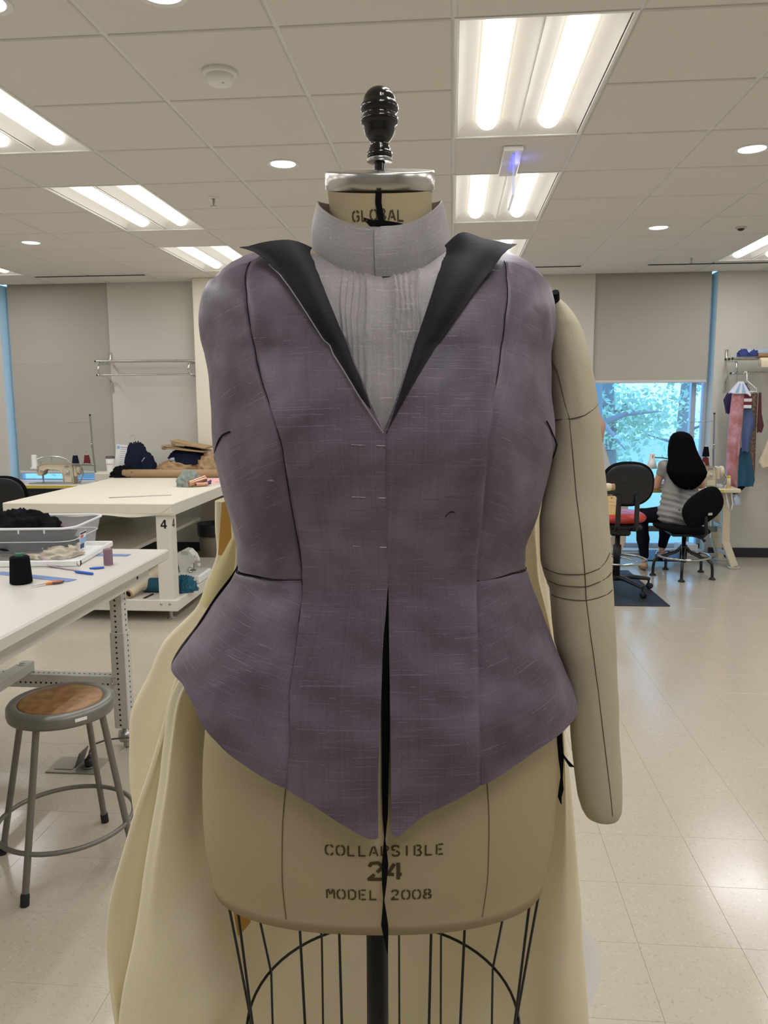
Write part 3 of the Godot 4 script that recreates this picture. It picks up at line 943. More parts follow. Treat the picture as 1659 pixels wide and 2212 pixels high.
	put(o, "lining", panel([[172, 0.480], [165, 0.480], [150, 0.472], [136.5, 0.412], [110.3, 0.333]], [[191, 0.64], [173, 0.64], [146.5, 0.645], [117, 0.65]], [[172, 0.480], [176, 0.53], [180, 0.60], [191, 0.64]], prLo, 16, 16, -0.0075, 0, [0, 0, 0, 0], 0.4), M.lining)
	put(o, "lining", panel([[93, 0.48], [86, 0.48]], [[93, 0.70], [86, 0.70]], [[93, 0.48], [93, 0.70]], [[86, 0.48], [86, 0.70]], 6, 10, -0.010, 0, [0, 0, 0, 0], 0.0), M.lining)
	put(o, "back", panel([[186, 0.62], [270, 0.60], [354, 0.62]], [[186, 1.0], [270, 1.9], [354, 1.0]], [[186, 0.62], [186, 0.8], [186, 1.0]], [[354, 0.62], [354, 0.8], [354, 1.0]], 40, 40, -0.001, 0, [0, 0, 0, 0], 1.0), silk)
	put(o, "shoulder_back", panel([[176, 1.20], [186, 1.08], [200, 1.02]], [[138, 1.90], [190, 1.95], [230, 1.95]], [[176, 1.20], [154, 1.40], [140, 1.58], [138, 1.90]], [[200, 1.02], [215, 1.5], [230, 1.95]], 14, 14, -0.0045, 0, [0, 0, 0, 0], 0.3), silk)
	put(o, "shoulder_back", panel([[-20, 1.02], [-6, 1.08], [5, 1.20]], [[-50, 1.95], [-10, 1.95], [44, 1.93]], [[-20, 1.02], [-35, 1.5], [-50, 1.95]], [[5, 1.20], [28, 1.40], [42, 1.58], [44, 1.93]], 14, 14, -0.0045, 0, [0, 0, 0, 0], 0.3), silk)
	for q in [[prLo, -0.0004], [prL.slice(0, 10), -0.0010], [prL.slice(9), -0.0019], [prRo, -0.0004], [prR, -0.0012]]:
		put(o, "seam", Mb.new().tube(line_on(JACKET_RINGS, q[0], 60, q[1]), 0.0006, 5), M.dark_seam)
	for l in [[[186, 0.633], [173, 0.6333], [146.5, 0.64], [130.8, 0.64], [117, 0.645]], [[57, 0.64], [46.8, 0.64], [33, 0.6417], [7.5, 0.635], [-6, 0.633]]]:
		put(o, "waist_seam", Mb.new().tube(line_on(JACKET_RINGS, l, 40, -0.0012), 0.0007, 5), M.dark_seam)
	put(o, "dart", Mb.new().tube(line_on(JACKET_RINGS, [[184, 0.80], [170, 0.825], [160, 0.845], [150, 0.868], [143, 0.875]], 20, 0.0004), 0.0010, 5), M.dark_seam)
	put(o, "dart", Mb.new().tube(line_on(JACKET_RINGS, [[31, 0.888], [25, 0.868], [19, 0.855], [10, 0.845], [2, 0.82]], 20, 0.0004), 0.0010, 5), M.dark_seam)
	var bind := func(l: Array, off: float, r: float) -> Mb: return Mb.new().tube(line_on(JACKET_RINGS, l, 30, off), r, 8)
	put(o, "armhole_binding", bind.call([[4, 1.30], [1, 1.25], [-2, 1.10], [-4, 1.0], [-7, 0.93], [-12, 0.86]], 0.0015, 0.0048), M.lining)
	put(o, "armhole_binding", bind.call([[184, 1.10], [186, 1.0], [189, 0.93], [194, 0.86]], 0.0012, 0.0036), M.lining)
	# lapels: rows from the point of the neckline up to the shoulder, each from the fold to the free edge
	var lap := func(inn: Array, out: Array, lift: float, peak: float) -> Mb:
		var g := []
		var uvs := []
		for i in 41:
			var t := i / 40.0
			var a := along(inn, t)
			var b := along(out, t)
			var row := []
			var ru := []
			for j in 17:
				var s := j / 16.0
				var p := a.lerp(b, s)
				var h := 0.0022 + lift * sin(PI * minf(s * 1.15, 1.0)) * minf(t * 3, 1) + 0.004 * s * minf(t * 2.0, 1) + 0.010 * s * s * smoothstep(0.80, 1.0, t)
				var q := on(JACKET_RINGS, p.x, p.y, h)
				q.y += peak * exp(-pow((s - 0.22) / 0.22, 2)) * smoothstep(0.86, 1.0, t)
				row.append(q)
				ru.append(Vector2(q.x, -q.y).rotated(0.12) / 0.46)
			g.append(row)
			uvs.append(ru)
		var back := []
		for row in g:
			var rb := []
			for q in row: rb.append(q + Vector3(0, -0.0004, -0.0016))
			back.append(rb)
		var mb := Mb.new().grid(g, uvs, true, true).grid(back, uvs, true, false)
		for i in 40:
			mb.quad(g[i][16], g[i + 1][16], back[i + 1][16], back[i][16])
			mb.quad(g[i][0], back[i][0], back[i + 1][0], g[i + 1][0])
		for j in 16: mb.quad(g[40][j], g[40][j + 1], back[40][j + 1], back[40][j])
		return mb
	var inL := [[90.05, 0.875], [90.9, 0.892], [91.95, 0.9095], [93.0, 0.927], [94.1, 0.944], [95.2, 0.9615], [96.3, 0.979], [97.5, 0.9965], [98.95, 1.072], [100.6, 1.166], [102.65, 1.2685], [105.3, 1.3805], [109.0, 1.506], [114.7, 1.645], [124.75, 1.7915], [143.65, 1.92]]
	var outL := [[90.0, 0.875], [91.6, 0.893], [93.5, 0.911], [95.45, 0.9295], [97.4, 0.9485], [99.35, 0.9675], [101.45, 0.9865], [103.7, 1.027], [106.55, 1.1205], [109.85, 1.2185], [113.95, 1.32], [119.15, 1.4215], [125.9, 1.515], [134.2, 1.5815], [142.8, 1.603], [151.05, 1.595]]
	var inR := [[89.45, 0.875], [88.7, 0.892], [87.85, 0.9095], [86.9, 0.9265], [86.0, 0.944], [85.1, 0.9615], [84.15, 0.979], [83.1, 0.9965], [81.9, 1.0695], [80.45, 1.163], [78.65, 1.2655], [76.35, 1.3785], [73.15, 1.506], [67.95, 1.652], [58.4, 1.808], [39.0, 1.945]]
	var outR := [[89.65, 0.875], [88.2, 0.8935], [86.6, 0.9115], [84.85, 0.93], [82.95, 0.948], [80.95, 0.966], [78.75, 0.984], [76.35, 1.01], [73.45, 1.0955], [70.15, 1.1835], [66.2, 1.273], [61.5, 1.363], [55.65, 1.4515], [48.3, 1.53], [39.1, 1.595], [29, 1.615]]
	var ll := put(o, "lapel", lap.call(inL, outL, 0.006, 0.003), blk)
	ll.set_meta("label", "black silk lapel, left in the photo")
	var lr := put(o, "lapel", lap.call(inR, outR, 0.006, 0.012), blk)
	lr.set_meta("label", "black silk lapel, right in the photo")
	put(ll, "piping", Mb.new().tube(line_on(JACKET_RINGS, outL.slice(0, 14), 60, 0.0062), 0.0007, 5), mt("pale_thread", rgb8(150, 142, 146), 0.7))
	# pins that hold the fronts together, and a loose thread
	for p in [[1.594, "topmost of the three steel pins below the neckline of the jacket"], [1.5365, "middle one of the three steel pins closing the jacket"], [1.4785, "lowest of the three steel pins, just above the jacket's waist"]]:
		var pin := worn("straight_pin", p[1], "pin")
		pin.set_meta("group", "steel pins closing the jacket")
		var q := []
		for i in 21:
			var t := i / 20.0
			var bury := -0.0042 * smoothstep(0.40, 0.50, t) * (1.0 - smoothstep(0.60, 0.70, t))
			q.append(front(JACKET_RINGS, lerpf(-0.0345, 0.0025, t), p[0] - 0.0016 * t, 0.0034 + bury))
		put(pin, "shaft", Mb.new().tube(q, 0.00032, 6), M.steel)
		put(pin, "head", Mb.new().ball(q[0], Vector3.ONE * 0.0007, 8), M.steel)
	var th := []
	for q in [[0.0685, 1.512], [0.071, 1.5155], [0.0745, 1.518], [0.079, 1.5172]]: th.append(front(JACKET_RINGS, q[0], q[1], 0.0022))
	var lt := solo("loose_thread", Mb.new().tube(th, 0.0005, 5), M.dark_seam, "short dark loose thread lying on the front of the jacket", "thread")
	lt.transform = DRESS


func blouse() -> void:
	var cl := mt("grey_silk", rgb8(206, 199, 197), 0.5, 0, 0.45)
	var tx := slub_tex(512, 260, 0.20, 0.18, 15, 0.008, 0.016, 0.05)
	cl.albedo_texture = tx[0]
	cl.heightmap_enabled = true
	cl.heightmap_texture = tx[1]
	cl.heightmap_scale = 0.02
	var o := worn("blouse", "pale grey silk blouse with stand collar and pintucks inside the jacket's neckline", "blouse")
	# front with narrow tucks either side of the centre
	var tucks := [-0.045, -0.039, -0.033, -0.026, -0.0195, 0.014, 0.0205, 0.027, 0.0335, 0.040]
	var g := []
	var uvs := []
	for i in 61:
		var w := lerpf(0.80, 2.0, i / 60.0)
		var row := []
		var ru := []
		for j in 321:
			var u := lerpf(150, 30, j / 320.0)
			var q := skin(JACKET_RINGS, u, w)
			var d := -0.0055
			for k in tucks.size():
				var e: float = q.x - tucks[k] - 0.0016 * sin(q.y * 60.0 + k * 0.7) * smoothstep(1.62, 1.75, q.y)
				var way := 1.0 if k < 5 else -1.0
				if absf(e) < 0.0062: d += 0.0030 * (1.0 - smoothstep(1.90, 1.98, w)) * exp(-maxf(way * e, 0) / 0.0030) * (1.0 if way * e >= 0 else exp(-pow(e / 0.0006, 2)))
			if q.x > -0.0185 and q.x < -0.0005: d += 0.0016
			d -= 0.0008 * smoothstep(1.85, 1.97, w)
			d += 0.0016 * folds.get_noise_3d(q.x * 120, q.y * 70, 3) + 0.0008 * folds.get_noise_3d(q.x * 300, q.y * 300, 9)
			row.append(q + skin_n(JACKET_RINGS, u, w) * d)
			ru.append(Vector2(q.x, -q.y) / 0.3)
		g.append(row)
		uvs.append(ru)
	put(o, "tucked_front", Mb.new().grid(g, uvs, true, true), cl)
	# collar: a band once round the neck, its end lapping over at the front
	var col := []
	var cb := []
	var cuv := []
	for j in 121:
		var t := j / 120.0
		var u := deg_to_rad(lerpf(84, 454, t))
		var s := sin(u)
		var fr := maxf(s, 0)
		var lo := Vector3(-0.002 + 0.0850 * cos(u), 1.822 - 0.042 * s if s > 0 else 1.822 - 0.045 * s, 0.0868 * s)
		var hi := Vector3(-0.004 + 0.0765 * cos(u), 1.884 - 0.048 * pow(fr, 1.3) + 0.012 * maxf(-s, 0), 0.080 * s)
		var row := []
		var rb := []
		var ru := []
		for i in 17:
			var v := i / 16.0
			var q := lo.lerp(hi, v)
			var lap := 0.0036 * smoothstep(0.93, 0.985, t)
			var bulge := 0.0035 * sin(PI * v) + 0.0022 * folds.get_noise_3d(q.x * 110, q.y * 90, q.z * 110) + lap
			if t > 0.985 and v > 0.88: q.y -= 0.003 * (t - 0.985) / 0.015
			q += Vector3(cos(u), 0, s) * bulge
			row.append(q)
			rb.append(q - Vector3(cos(u), 0, s) * 0.0016)
			ru.append(Vector2(t * 0.5, v * 0.06).rotated(0.05) / 0.3)
		col.append(row); cb.append(rb); cuv.append(ru)
	var mb := Mb.new().grid(col, cuv, true, true).grid(cb, cuv, true, false)
	for j in 120:
		mb.quad(col[j][16], col[j + 1][16], cb[j + 1][16], cb[j][16])
		mb.quad(col[j][0], cb[j][0], cb[j + 1][0], col[j + 1][0])
	for i in 16: mb.quad(col[120][i], cb[120][i], cb[120][i + 1], col[120][i + 1])
	put(o, "stand_collar", mb, cl)
	var cs := []
	for j in 61:
		var u := deg_to_rad(lerpf(-10, 190, j / 60.0))
		var s := sin(u)
		cs.append(Vector3(-0.002 + 0.0848 * cos(u), 1.8205 - 0.042 * s if s > 0 else 1.8205 - 0.045 * s, 0.0866 * s))
	put(o, "collar_seam", Mb.new().tube(cs, 0.0006, 5), mt("grey_thread", rgb8(96, 90, 90), 0.9))


func muslin_cloth(called: String, c: Color, back := 0.0) -> StandardMaterial3D:
	var m := mt(called, c, 0.92, 0, 0.2)
	m.albedo_texture = noise_tex(0.12, Color(0.95, 0.95, 0.95), Color(1, 1, 1), 512, 4, 31)
	tri_map(m, 6.0)
	if back > 0:
		m.backlight_enabled = true
		m.backlight = Color(back, back, back)
	return m


func muslin_arm() -> void:
	var rows := [[1.7643, 0.2175, 0.0062], [1.7575, 0.2213, 0.0101], [1.7462, 0.2257, 0.0147], [1.732, 0.2295, 0.0187], [1.712, 0.233, 0.0225], [1.6891, 0.2367, 0.0254], [1.6602, 0.2404, 0.0275], [1.6252, 0.2442, 0.0291], [1.5899, 0.2472, 0.0315], [1.5542, 0.2488, 0.0352], [1.5181, 0.2484, 0.0404], [1.4878, 0.2478, 0.044], [1.4572, 0.2498, 0.0451], [1.4295, 0.2522, 0.0453], [1.4109, 0.2555, 0.0439], [1.394, 0.2597, 0.0414], [1.3752, 0.2616, 0.0412], [1.3512, 0.264, 0.0408], [1.3195, 0.2675, 0.0399], [1.2874, 0.274, 0.036], [1.2486, 0.2795, 0.0335], [1.2093, 0.2834, 0.0325], [1.1697, 0.2869, 0.0321], [1.1296, 0.2914, 0.0315], [1.0993, 0.295, 0.0298], [1.0823, 0.2975, 0.0269], [1.0728, 0.2987, 0.0224], [1.068, 0.3006, 0.0147], [1.0665, 0.3008, 0.004]]
	var o := worn("stuffed_arm", "padded muslin arm form pinned to the right shoulder of the dress form", "arm form")
	var cloth := muslin_cloth("arm_muslin", rgb8(204, 194, 168))
	var at := func(y: float) -> Vector3:
		# centre x, half width and half depth at a height
		for i in rows.size() - 1:
			if y <= rows[i][0] and y >= rows[i + 1][0]:
				var t: float = (rows[i][0] - y) / (rows[i][0] - rows[i + 1][0])
				var hw := lerpf(rows[i][2], rows[i + 1][2], t)
				return Vector3(lerpf(rows[i][1], rows[i + 1][1], t), hw, hw * 1.05 if y < 1.52 else lerpf(hw * 1.05, maxf(hw * 1.6, 0.03 * minf((1.766 - y) / 0.03, 1)), minf((y - 1.52) / 0.1, 1)))
		return Vector3(rows[0][1], rows[0][2], rows[0][2])
	var surf := func(x: float, y: float, off: float) -> Vector3:
		var q: Vector3 = at.call(y)
		var c := clampf((x - q.x) / q.y, -0.98, 0.98)
		return Vector3(x, y, -0.004 + q.z * sqrt(1 - c * c) + off)
	var g := []
	for i in range(rows.size() - 1, -1, -1):
		var steps := 1 if i == 0 else 3
		for k in steps:
			var y: float = rows[i][0] if i == 0 else lerpf(rows[i][0], rows[i - 1][0], k / 3.0)
			var q: Vector3 = at.call(y)
			var row := []
			for j in 41:
				var a := TAU * (j % 40) / 40.0
				var d := 1.0 + 0.03 * folds.get_noise_3d(cos(a) * 20, y * 120, sin(a) * 20)
				row.append(Vector3(q.x + q.y * cos(a) * d, y, -0.004 + q.z * sin(a) * d))
			g.append(row)
	put(o, "arm_body", Mb.new().grid(g, [], true, false), cloth)
	var th := mt("arm_stitching", rgb8(78, 64, 50), 0.9)
	var seams := [[[0.2057, 1.7112], [0.2161, 1.6757], [0.2239, 1.6371], [0.2289, 1.6176], [0.2326, 1.5868], [0.2396, 1.5242], [0.2463, 1.4722], [0.2517, 1.4282], [0.2558, 1.3896], [0.2632, 1.3415], [0.2768, 1.2681], [0.2884, 1.1931], [0.2962, 1.1423], [0.3026, 1.0997], [0.305, 1.083]],
		[[0.213, 1.6155], [0.2172, 1.616], [0.2312, 1.6176], [0.2451, 1.6214], [0.26, 1.6302], [0.27, 1.637]],
		[[0.2084, 1.4235], [0.2225, 1.4212], [0.2513, 1.4235], [0.2713, 1.4298], [0.2825, 1.4386], [0.291, 1.449]],
		[[0.214, 1.407], [0.2229, 1.4053], [0.2547, 1.4069], [0.2851, 1.4168], [0.295, 1.4210]], [[0.219, 1.388], [0.2234, 1.3874], [0.2553, 1.3884], [0.287, 1.3948], [0.297, 1.398]]]
	for s in seams:
		var p := []
		for i in s.size() - 1:
			for k in 4:
				var q := Vector2(s[i][0], s[i][1]).lerp(Vector2(s[i + 1][0], s[i + 1][1]), k / 4.0)
				p.append(surf.call(q.x, q.y, 0.0003))
		put(o, "seam", Mb.new().tube(p, 0.00055, 5), th)


func ribbon(pts: Array) -> Mb:
	var g := []
	for i in pts.size():
		var p: Array = pts[i]
		var d := 0.0006 + 0.002 * maxf(0, 0.003 - p[3]) / 0.003
		g.append([Vector3(p[0] - p[3], p[1], p[2] - d), Vector3(p[0], p[1], p[2]), Vector3(p[0] + p[3], p[1], p[2] + d)])
	return Mb.new().grid(g)

func tapes() -> void:
	var a := solo("twill_tape", ribbon([[0.002, 1.50, 0.128, 0.0044], [0.0019, 1.4446, 0.119, 0.0044], [0.001, 1.3683, 0.130, 0.005], [0.0003, 1.3253, 0.140, 0.0044], [0.0005, 1.2529, 0.146, 0.0044], [-0.0004, 1.1962, 0.148, 0.0039], [-0.0005, 1.1616, 0.148, 0.0033], [-0.0012, 1.1297, 0.147, 0.0008], [-0.0009, 1.0974, 0.146, 0.0039], [-0.0021, 1.0707, 0.145, 0.0028], [-0.0028, 1.0498, 0.143, 0.0008], [-0.0023, 1.0348, 0.142, 0.0022], [-0.0018, 1.0137, 0.141, 0.0044], [-0.0003, 0.9955, 0.14, 0.0028], [0.0013, 0.975, 0.139, 0.0006]]), M.twill, "twisted black tape hanging down the centre front between the jacket's points", "tape")
	a.transform = DRESS
	var b := worn("ribbon_tie", "short black ribbon tie hanging below the jacket at its right hip", "ribbon")
	put(b, "tail", ribbon([[0.2260, 1.235, 0.03, 0.003], [0.2287, 1.215, 0.03, 0.003], [0.2318, 1.1924, 0.02, 0.0036], [0.2342, 1.1696, 0.02, 0.0036], [0.2354, 1.15, 0.02, 0.0018], [0.2357, 1.1401, 0.02, 0.0012], [0.2355, 1.1236, 0.02, 0.0033], [0.2339, 1.1124, 0.02, 0.0024], [0.236, 1.1024, 0.02, 0.0004]]), M.twill)
	put(b, "tail", ribbon([[0.2340, 1.181, 0.019, 0.0012], [0.2366, 1.1728, 0.019, 0.0014], [0.2418, 1.165, 0.02, 0.0022], [0.2495, 1.1551, 0.02, 0.0036]]), M.twill)


func skirt() -> void:
	var ys := [1.50, 1.46, 1.42, 1.38, 1.34, 1.29, 1.24, 1.18, 1.12, 1.06, 1.0, 0.94, 0.88, 0.82, 0.75, 0.68, 0.5, 0.3, 0.1, 0.012]
	var ext := func(a: Array, dx: float) -> Array:
		var o := a.duplicate()
		for k in 4: o.append(a[-1] + dx * (k + 1))
		return o
	var f1: Array = ext.call([-0.242, -0.244, -0.244, -0.261, -0.278, -0.327, -0.352, -0.383, -0.391, -0.394, -0.391, -0.393, -0.395, -0.398, -0.402, -0.405], -0.01)
	var f3: Array = ext.call([-0.211, -0.209, -0.21, -0.225, -0.246, -0.278, -0.299, -0.316, -0.336, -0.358, -0.377, -0.395, -0.405, -0.406, -0.401, -0.395], 0.0)
	var f5: Array = ext.call([-0.2, -0.2, -0.202, -0.213, -0.232, -0.265, -0.293, -0.304, -0.312, -0.324, -0.335, -0.345, -0.357, -0.371, -0.381, -0.388], -0.003)
	var b1: Array = ext.call([-0.191, -0.193, -0.197, -0.203, -0.213, -0.228, -0.243, -0.256, -0.263, -0.267, -0.269, -0.265, -0.232, -0.222, -0.216, -0.241], -0.01)
	var r11: Array = ext.call([0.199, 0.202, 0.207, 0.211, 0.223, 0.237, 0.251, 0.257, 0.262, 0.265, 0.266, 0.265, 0.264, 0.264, 0.264, 0.264], 0.01)
	var r12: Array = ext.call([0.239, 0.238, 0.238, 0.243, 0.249, 0.257, 0.265, 0.274, 0.283, 0.292, 0.3, 0.308, 0.315, 0.323, 0.329, 0.336], 0.015)
	var g := []
	for i in ys.size():
		var t: float = clampf((1.5 - ys[i]) / 0.75, 0, 1)
		var k := lerpf(0.35, 1.0, t)
		var mid := func(a: float, b: float, s: float) -> float: return lerpf(a, b, s)
		var ctl := [
			Vector3(f1[i] + 0.10 * k, ys[i], -0.24 - 0.10 * t), Vector3(f1[i] + 0.03 * k, ys[i], -0.17 - 0.08 * t), Vector3(f1[i], ys[i], -0.10 - 0.06 * t),
			Vector3(mid.call(f1[i], f3[i], 0.6), ys[i], -0.088 - 0.055 * t), Vector3(f3[i] + 0.020 * k, ys[i], -0.085 - 0.04 * t), Vector3(f3[i] + 0.012 * k, ys[i], -0.066 - 0.015 * t),
			Vector3(f3[i] - 0.001, ys[i], -0.054 + 0.022 * t), Vector3(f3[i] + 0.006, ys[i], -0.051 + 0.027 * t), Vector3(mid.call(f3[i], f5[i], 0.5), ys[i], -0.058 + 0.016 * t), Vector3(f5[i] + 0.009 * k, ys[i], -0.066 + 0.004 * t), Vector3(f5[i] + 0.006 * k, ys[i], -0.050 + 0.026 * t),
			Vector3(f5[i] - 0.001, ys[i], -0.036 + 0.048 * t), Vector3(f5[i] + 0.010, ys[i], -0.030 + 0.053 * t), Vector3(mid.call(f5[i], b1[i], 0.35), ys[i], -0.028 + 0.052 * t), Vector3(mid.call(f5[i], b1[i], 0.75), ys[i], -0.045 + 0.03 * t),
			Vector3(b1[i] + 0.004, ys[i], -0.085 - 0.02 * t), Vector3(b1[i] + 0.05, ys[i], -0.17 - 0.05 * t), Vector3(-0.12, ys[i], -0.20 - 0.07 * t), Vector3(-0.05, ys[i], -0.22 - 0.08 * t), Vector3(0.05, ys[i], -0.22 - 0.09 * t),
			Vector3(0.14, ys[i], -0.20 - 0.07 * t), Vector3(r11[i] - 0.03, ys[i], -0.15 - 0.06 * t), Vector3(r11[i] + 0.01, ys[i], -0.115 - 0.05 * t), Vector3(mid.call(r11[i], r12[i], 0.6), ys[i], -0.12 - 0.04 * t),
			Vector3(r12[i], ys[i], -0.14 - 0.05 * t), Vector3(r12[i] - 0.01, ys[i], -0.20 - 0.08 * t), Vector3(r12[i] - 0.06, ys[i], -0.27 - 0.12 * t)]
		g.append(ctl)
	# smooth both ways
	var cr := func(p: Array, s: float) -> Vector3:
		var x := s * (p.size() - 1)
		var k := mini(int(x), p.size() - 2)
		return (p[k] as Vector3).cubic_interpolate(p[k + 1], p[maxi(k - 1, 0)], p[mini(k + 2, p.size() - 1)], x - k)
	var nc := 260
	var fine := []
	for row in g:
		var r := []
		for j in nc + 1: r.append(cr.call(row, float(j) / nc))
		fine.append(r)
	var nr := 84
	var cloth := []
	for i in nr + 1:
		var r := []
		for j in nc + 1:
			var colm := []
			for row in fine: colm.append(row[j])
			var q: Vector3 = cr.call(colm, float(i) / nr)
			q.z += 0.007 * folds.get_noise_3d(q.x * 34, q.y * 12, 5) + 0.0025 * folds.get_noise_3d(q.x * 130, q.y * 60, 8)
			r.append(q)
		cloth.append(r)
	var o := worn("muslin_skirt", "draped cream muslin skirt hanging in folds behind the dress form", "skirt")
	put(o, "drape", Mb.new().grid(cloth), muslin_cloth("skirt_muslin", rgb8(250, 240, 208), 0.35))
	var oc := []
	for i in 7:
		var t := i / 6.0
		oc.append([Vector3(lerpf(-0.228, -0.236, t), 1.50 - 0.075 * t, -0.085), Vector3(-0.214 - 0.004 * t, 1.505 - 0.08 * t, -0.078), Vector3(-0.19, 1.505 - 0.085 * t, -0.08)])
	put(o, "ochre_facing", Mb.new().grid(oc), mt("ochre_cloth", rgb8(196, 150, 72), 0.9))
	put(o, "ochre_facing", Mb.new().grid([[Vector3(-0.2278, 0.9308, -0.05), Vector3(-0.1925, 0.9053, -0.05)], [Vector3(-0.2231, 0.8863, -0.05), Vector3(-0.2009, 0.8787, -0.05)], [Vector3(-0.2192, 0.8586, -0.05), Vector3(-0.2136, 0.8631, -0.05)]]), M.ochre_cloth)
	put(o, "yellow_facing", Mb.new().grid([[Vector3(-0.2061, 1.4597, -0.04), Vector3(-0.200, 1.456, -0.032), Vector3(-0.190, 1.4521, -0.04)], [Vector3(-0.2248, 1.4267, -0.04), Vector3(-0.214, 1.424, -0.030), Vector3(-0.195, 1.4202, -0.04)], [Vector3(-0.2411, 1.3946, -0.04), Vector3(-0.226, 1.396, -0.030), Vector3(-0.205, 1.3971, -0.04)], [Vector3(-0.2548, 1.3662, -0.045), Vector3(-0.247, 1.362, -0.036), Vector3(-0.232, 1.3583, -0.04)]]), muslin_cloth("pale_yellow", rgb8(250, 236, 178), 0.4))
	var pt := []
	for i in 13:
		var t := i / 12.0
		var y := lerpf(0.80, 0.55, t)
		var x := 0.326 + 0.048 * clampf(minf((0.765 - y) / 0.075, (y - 0.585) / 0.075), 0, 1)
		pt.append([Vector3(0.295, y, -0.33 + 0.14 * t), Vector3(0.305, y, -0.32 + 0.14 * t), Vector3(lerpf(0.31, x, 0.6), y, -0.31 + 0.15 * t), Vector3(x, y - 0.005, -0.31 + 0.16 * t)])
	put(o, "white_underskirt", Mb.new().grid(pt), muslin_cloth("white_cotton", rgb8(236, 234, 230)))


# ---- left side of the room ----
func words(text: String, high: float, deep := 0.001, bold := true) -> TextMesh:
	var t := TextMesh.new()
	var f := SystemFont.new()
	f.font_names = PackedStringArray(["Droid Sans"])
	f.font_weight = 700 if bold else 400
	t.font = f
	t.text = text
	t.font_size = 64
	t.pixel_size = high / 46.0
	t.depth = deep
	t.curve_step = 2.0
	return t

func cloth_heap(c: Vector3, r: Vector3, sd: int, rough: float, nu := 48, nv := 20) -> Mb:
	# a dropped heap of cloth: a dome whose radius and height follow ridged noise
	var n := FastNoiseLite.new()
	n.seed = sd
	n.frequency = 1.0
	n.fractal_type = FastNoiseLite.FRACTAL_RIDGED
	n.fractal_octaves = 3
	var g := []
	for i in nv + 1:
		var t := PI / 2 * i / nv
		var row := []
		for j in nu + 1:
			var a := TAU * (j % nu) / nu
			var d := Vector3(cos(a) * cos(t), sin(t), sin(a) * cos(t))
			var k := 1.0 + rough * n.get_noise_3dv(d * 1.6) + rough * 0.35 * n.get_noise_3dv(d * 4.3)
			row.append(c + Vector3(d.x * r.x * k, d.y * r.y * k, d.z * r.z * k))
		g.append(row)
	return Mb.new().grid(g, [], true, false)

func thread_cone(called: String, label: String, mat: Material, core: Material, at: Vector3, r0: float, r1: float, h: float, group := "") -> Node3D:
	var o := thing(called, label, "thread cone", at, 0, group)
	var p := [[0.0, 0.0], [r0 * 0.86, 0.0], [r0 * 0.97, h * 0.03]]
	for i in 25: p.append([lerpf(r0, r1, i / 24.0) - 0.0005 * (i % 2), h * (0.05 + 0.87 * i / 24.0)])
	p.append([r1 * 0.9, h * 0.95]); p.append([r1 * 0.3, h * 0.955])
	put(o, "thread", Mb.new().lathe(p, 28), mat)
	put(o, "core", Mb.new().lathe([[r1 * 0.45, h * 0.94], [r1 * 0.45, h * 1.05], [r1 * 0.40, h * 1.06], [0.0, h * 1.06]], 20), core)
	return o

func perforated(x: float, z: float, y0: float, y1: float, w: float) -> Array:
	# a square steel post and the row of holes on two of its faces
	var m := Mb.new().box(Vector3(x, (y0 + y1) / 2, z), Vector3(w, y1 - y0, w), 0.003)
	var h := Mb.new()
	var y := y0 + 0.018
	while y < y1 - 0.008:
		h.lathe([[0.0, 0.0], [0.0052, 0.0]], 10, Vector3(x - 0.004, y, z + w / 2 + 0.0006), Basis(Vector3.RIGHT, PI / 2))
		h.lathe([[0.0, 0.0], [0.0052, 0.0]], 10, Vector3(x + w / 2 + 0.0006, y, z - 0.004), Basis(Vector3.FORWARD, PI / 2))
		y += 0.0254
	return [m, h]

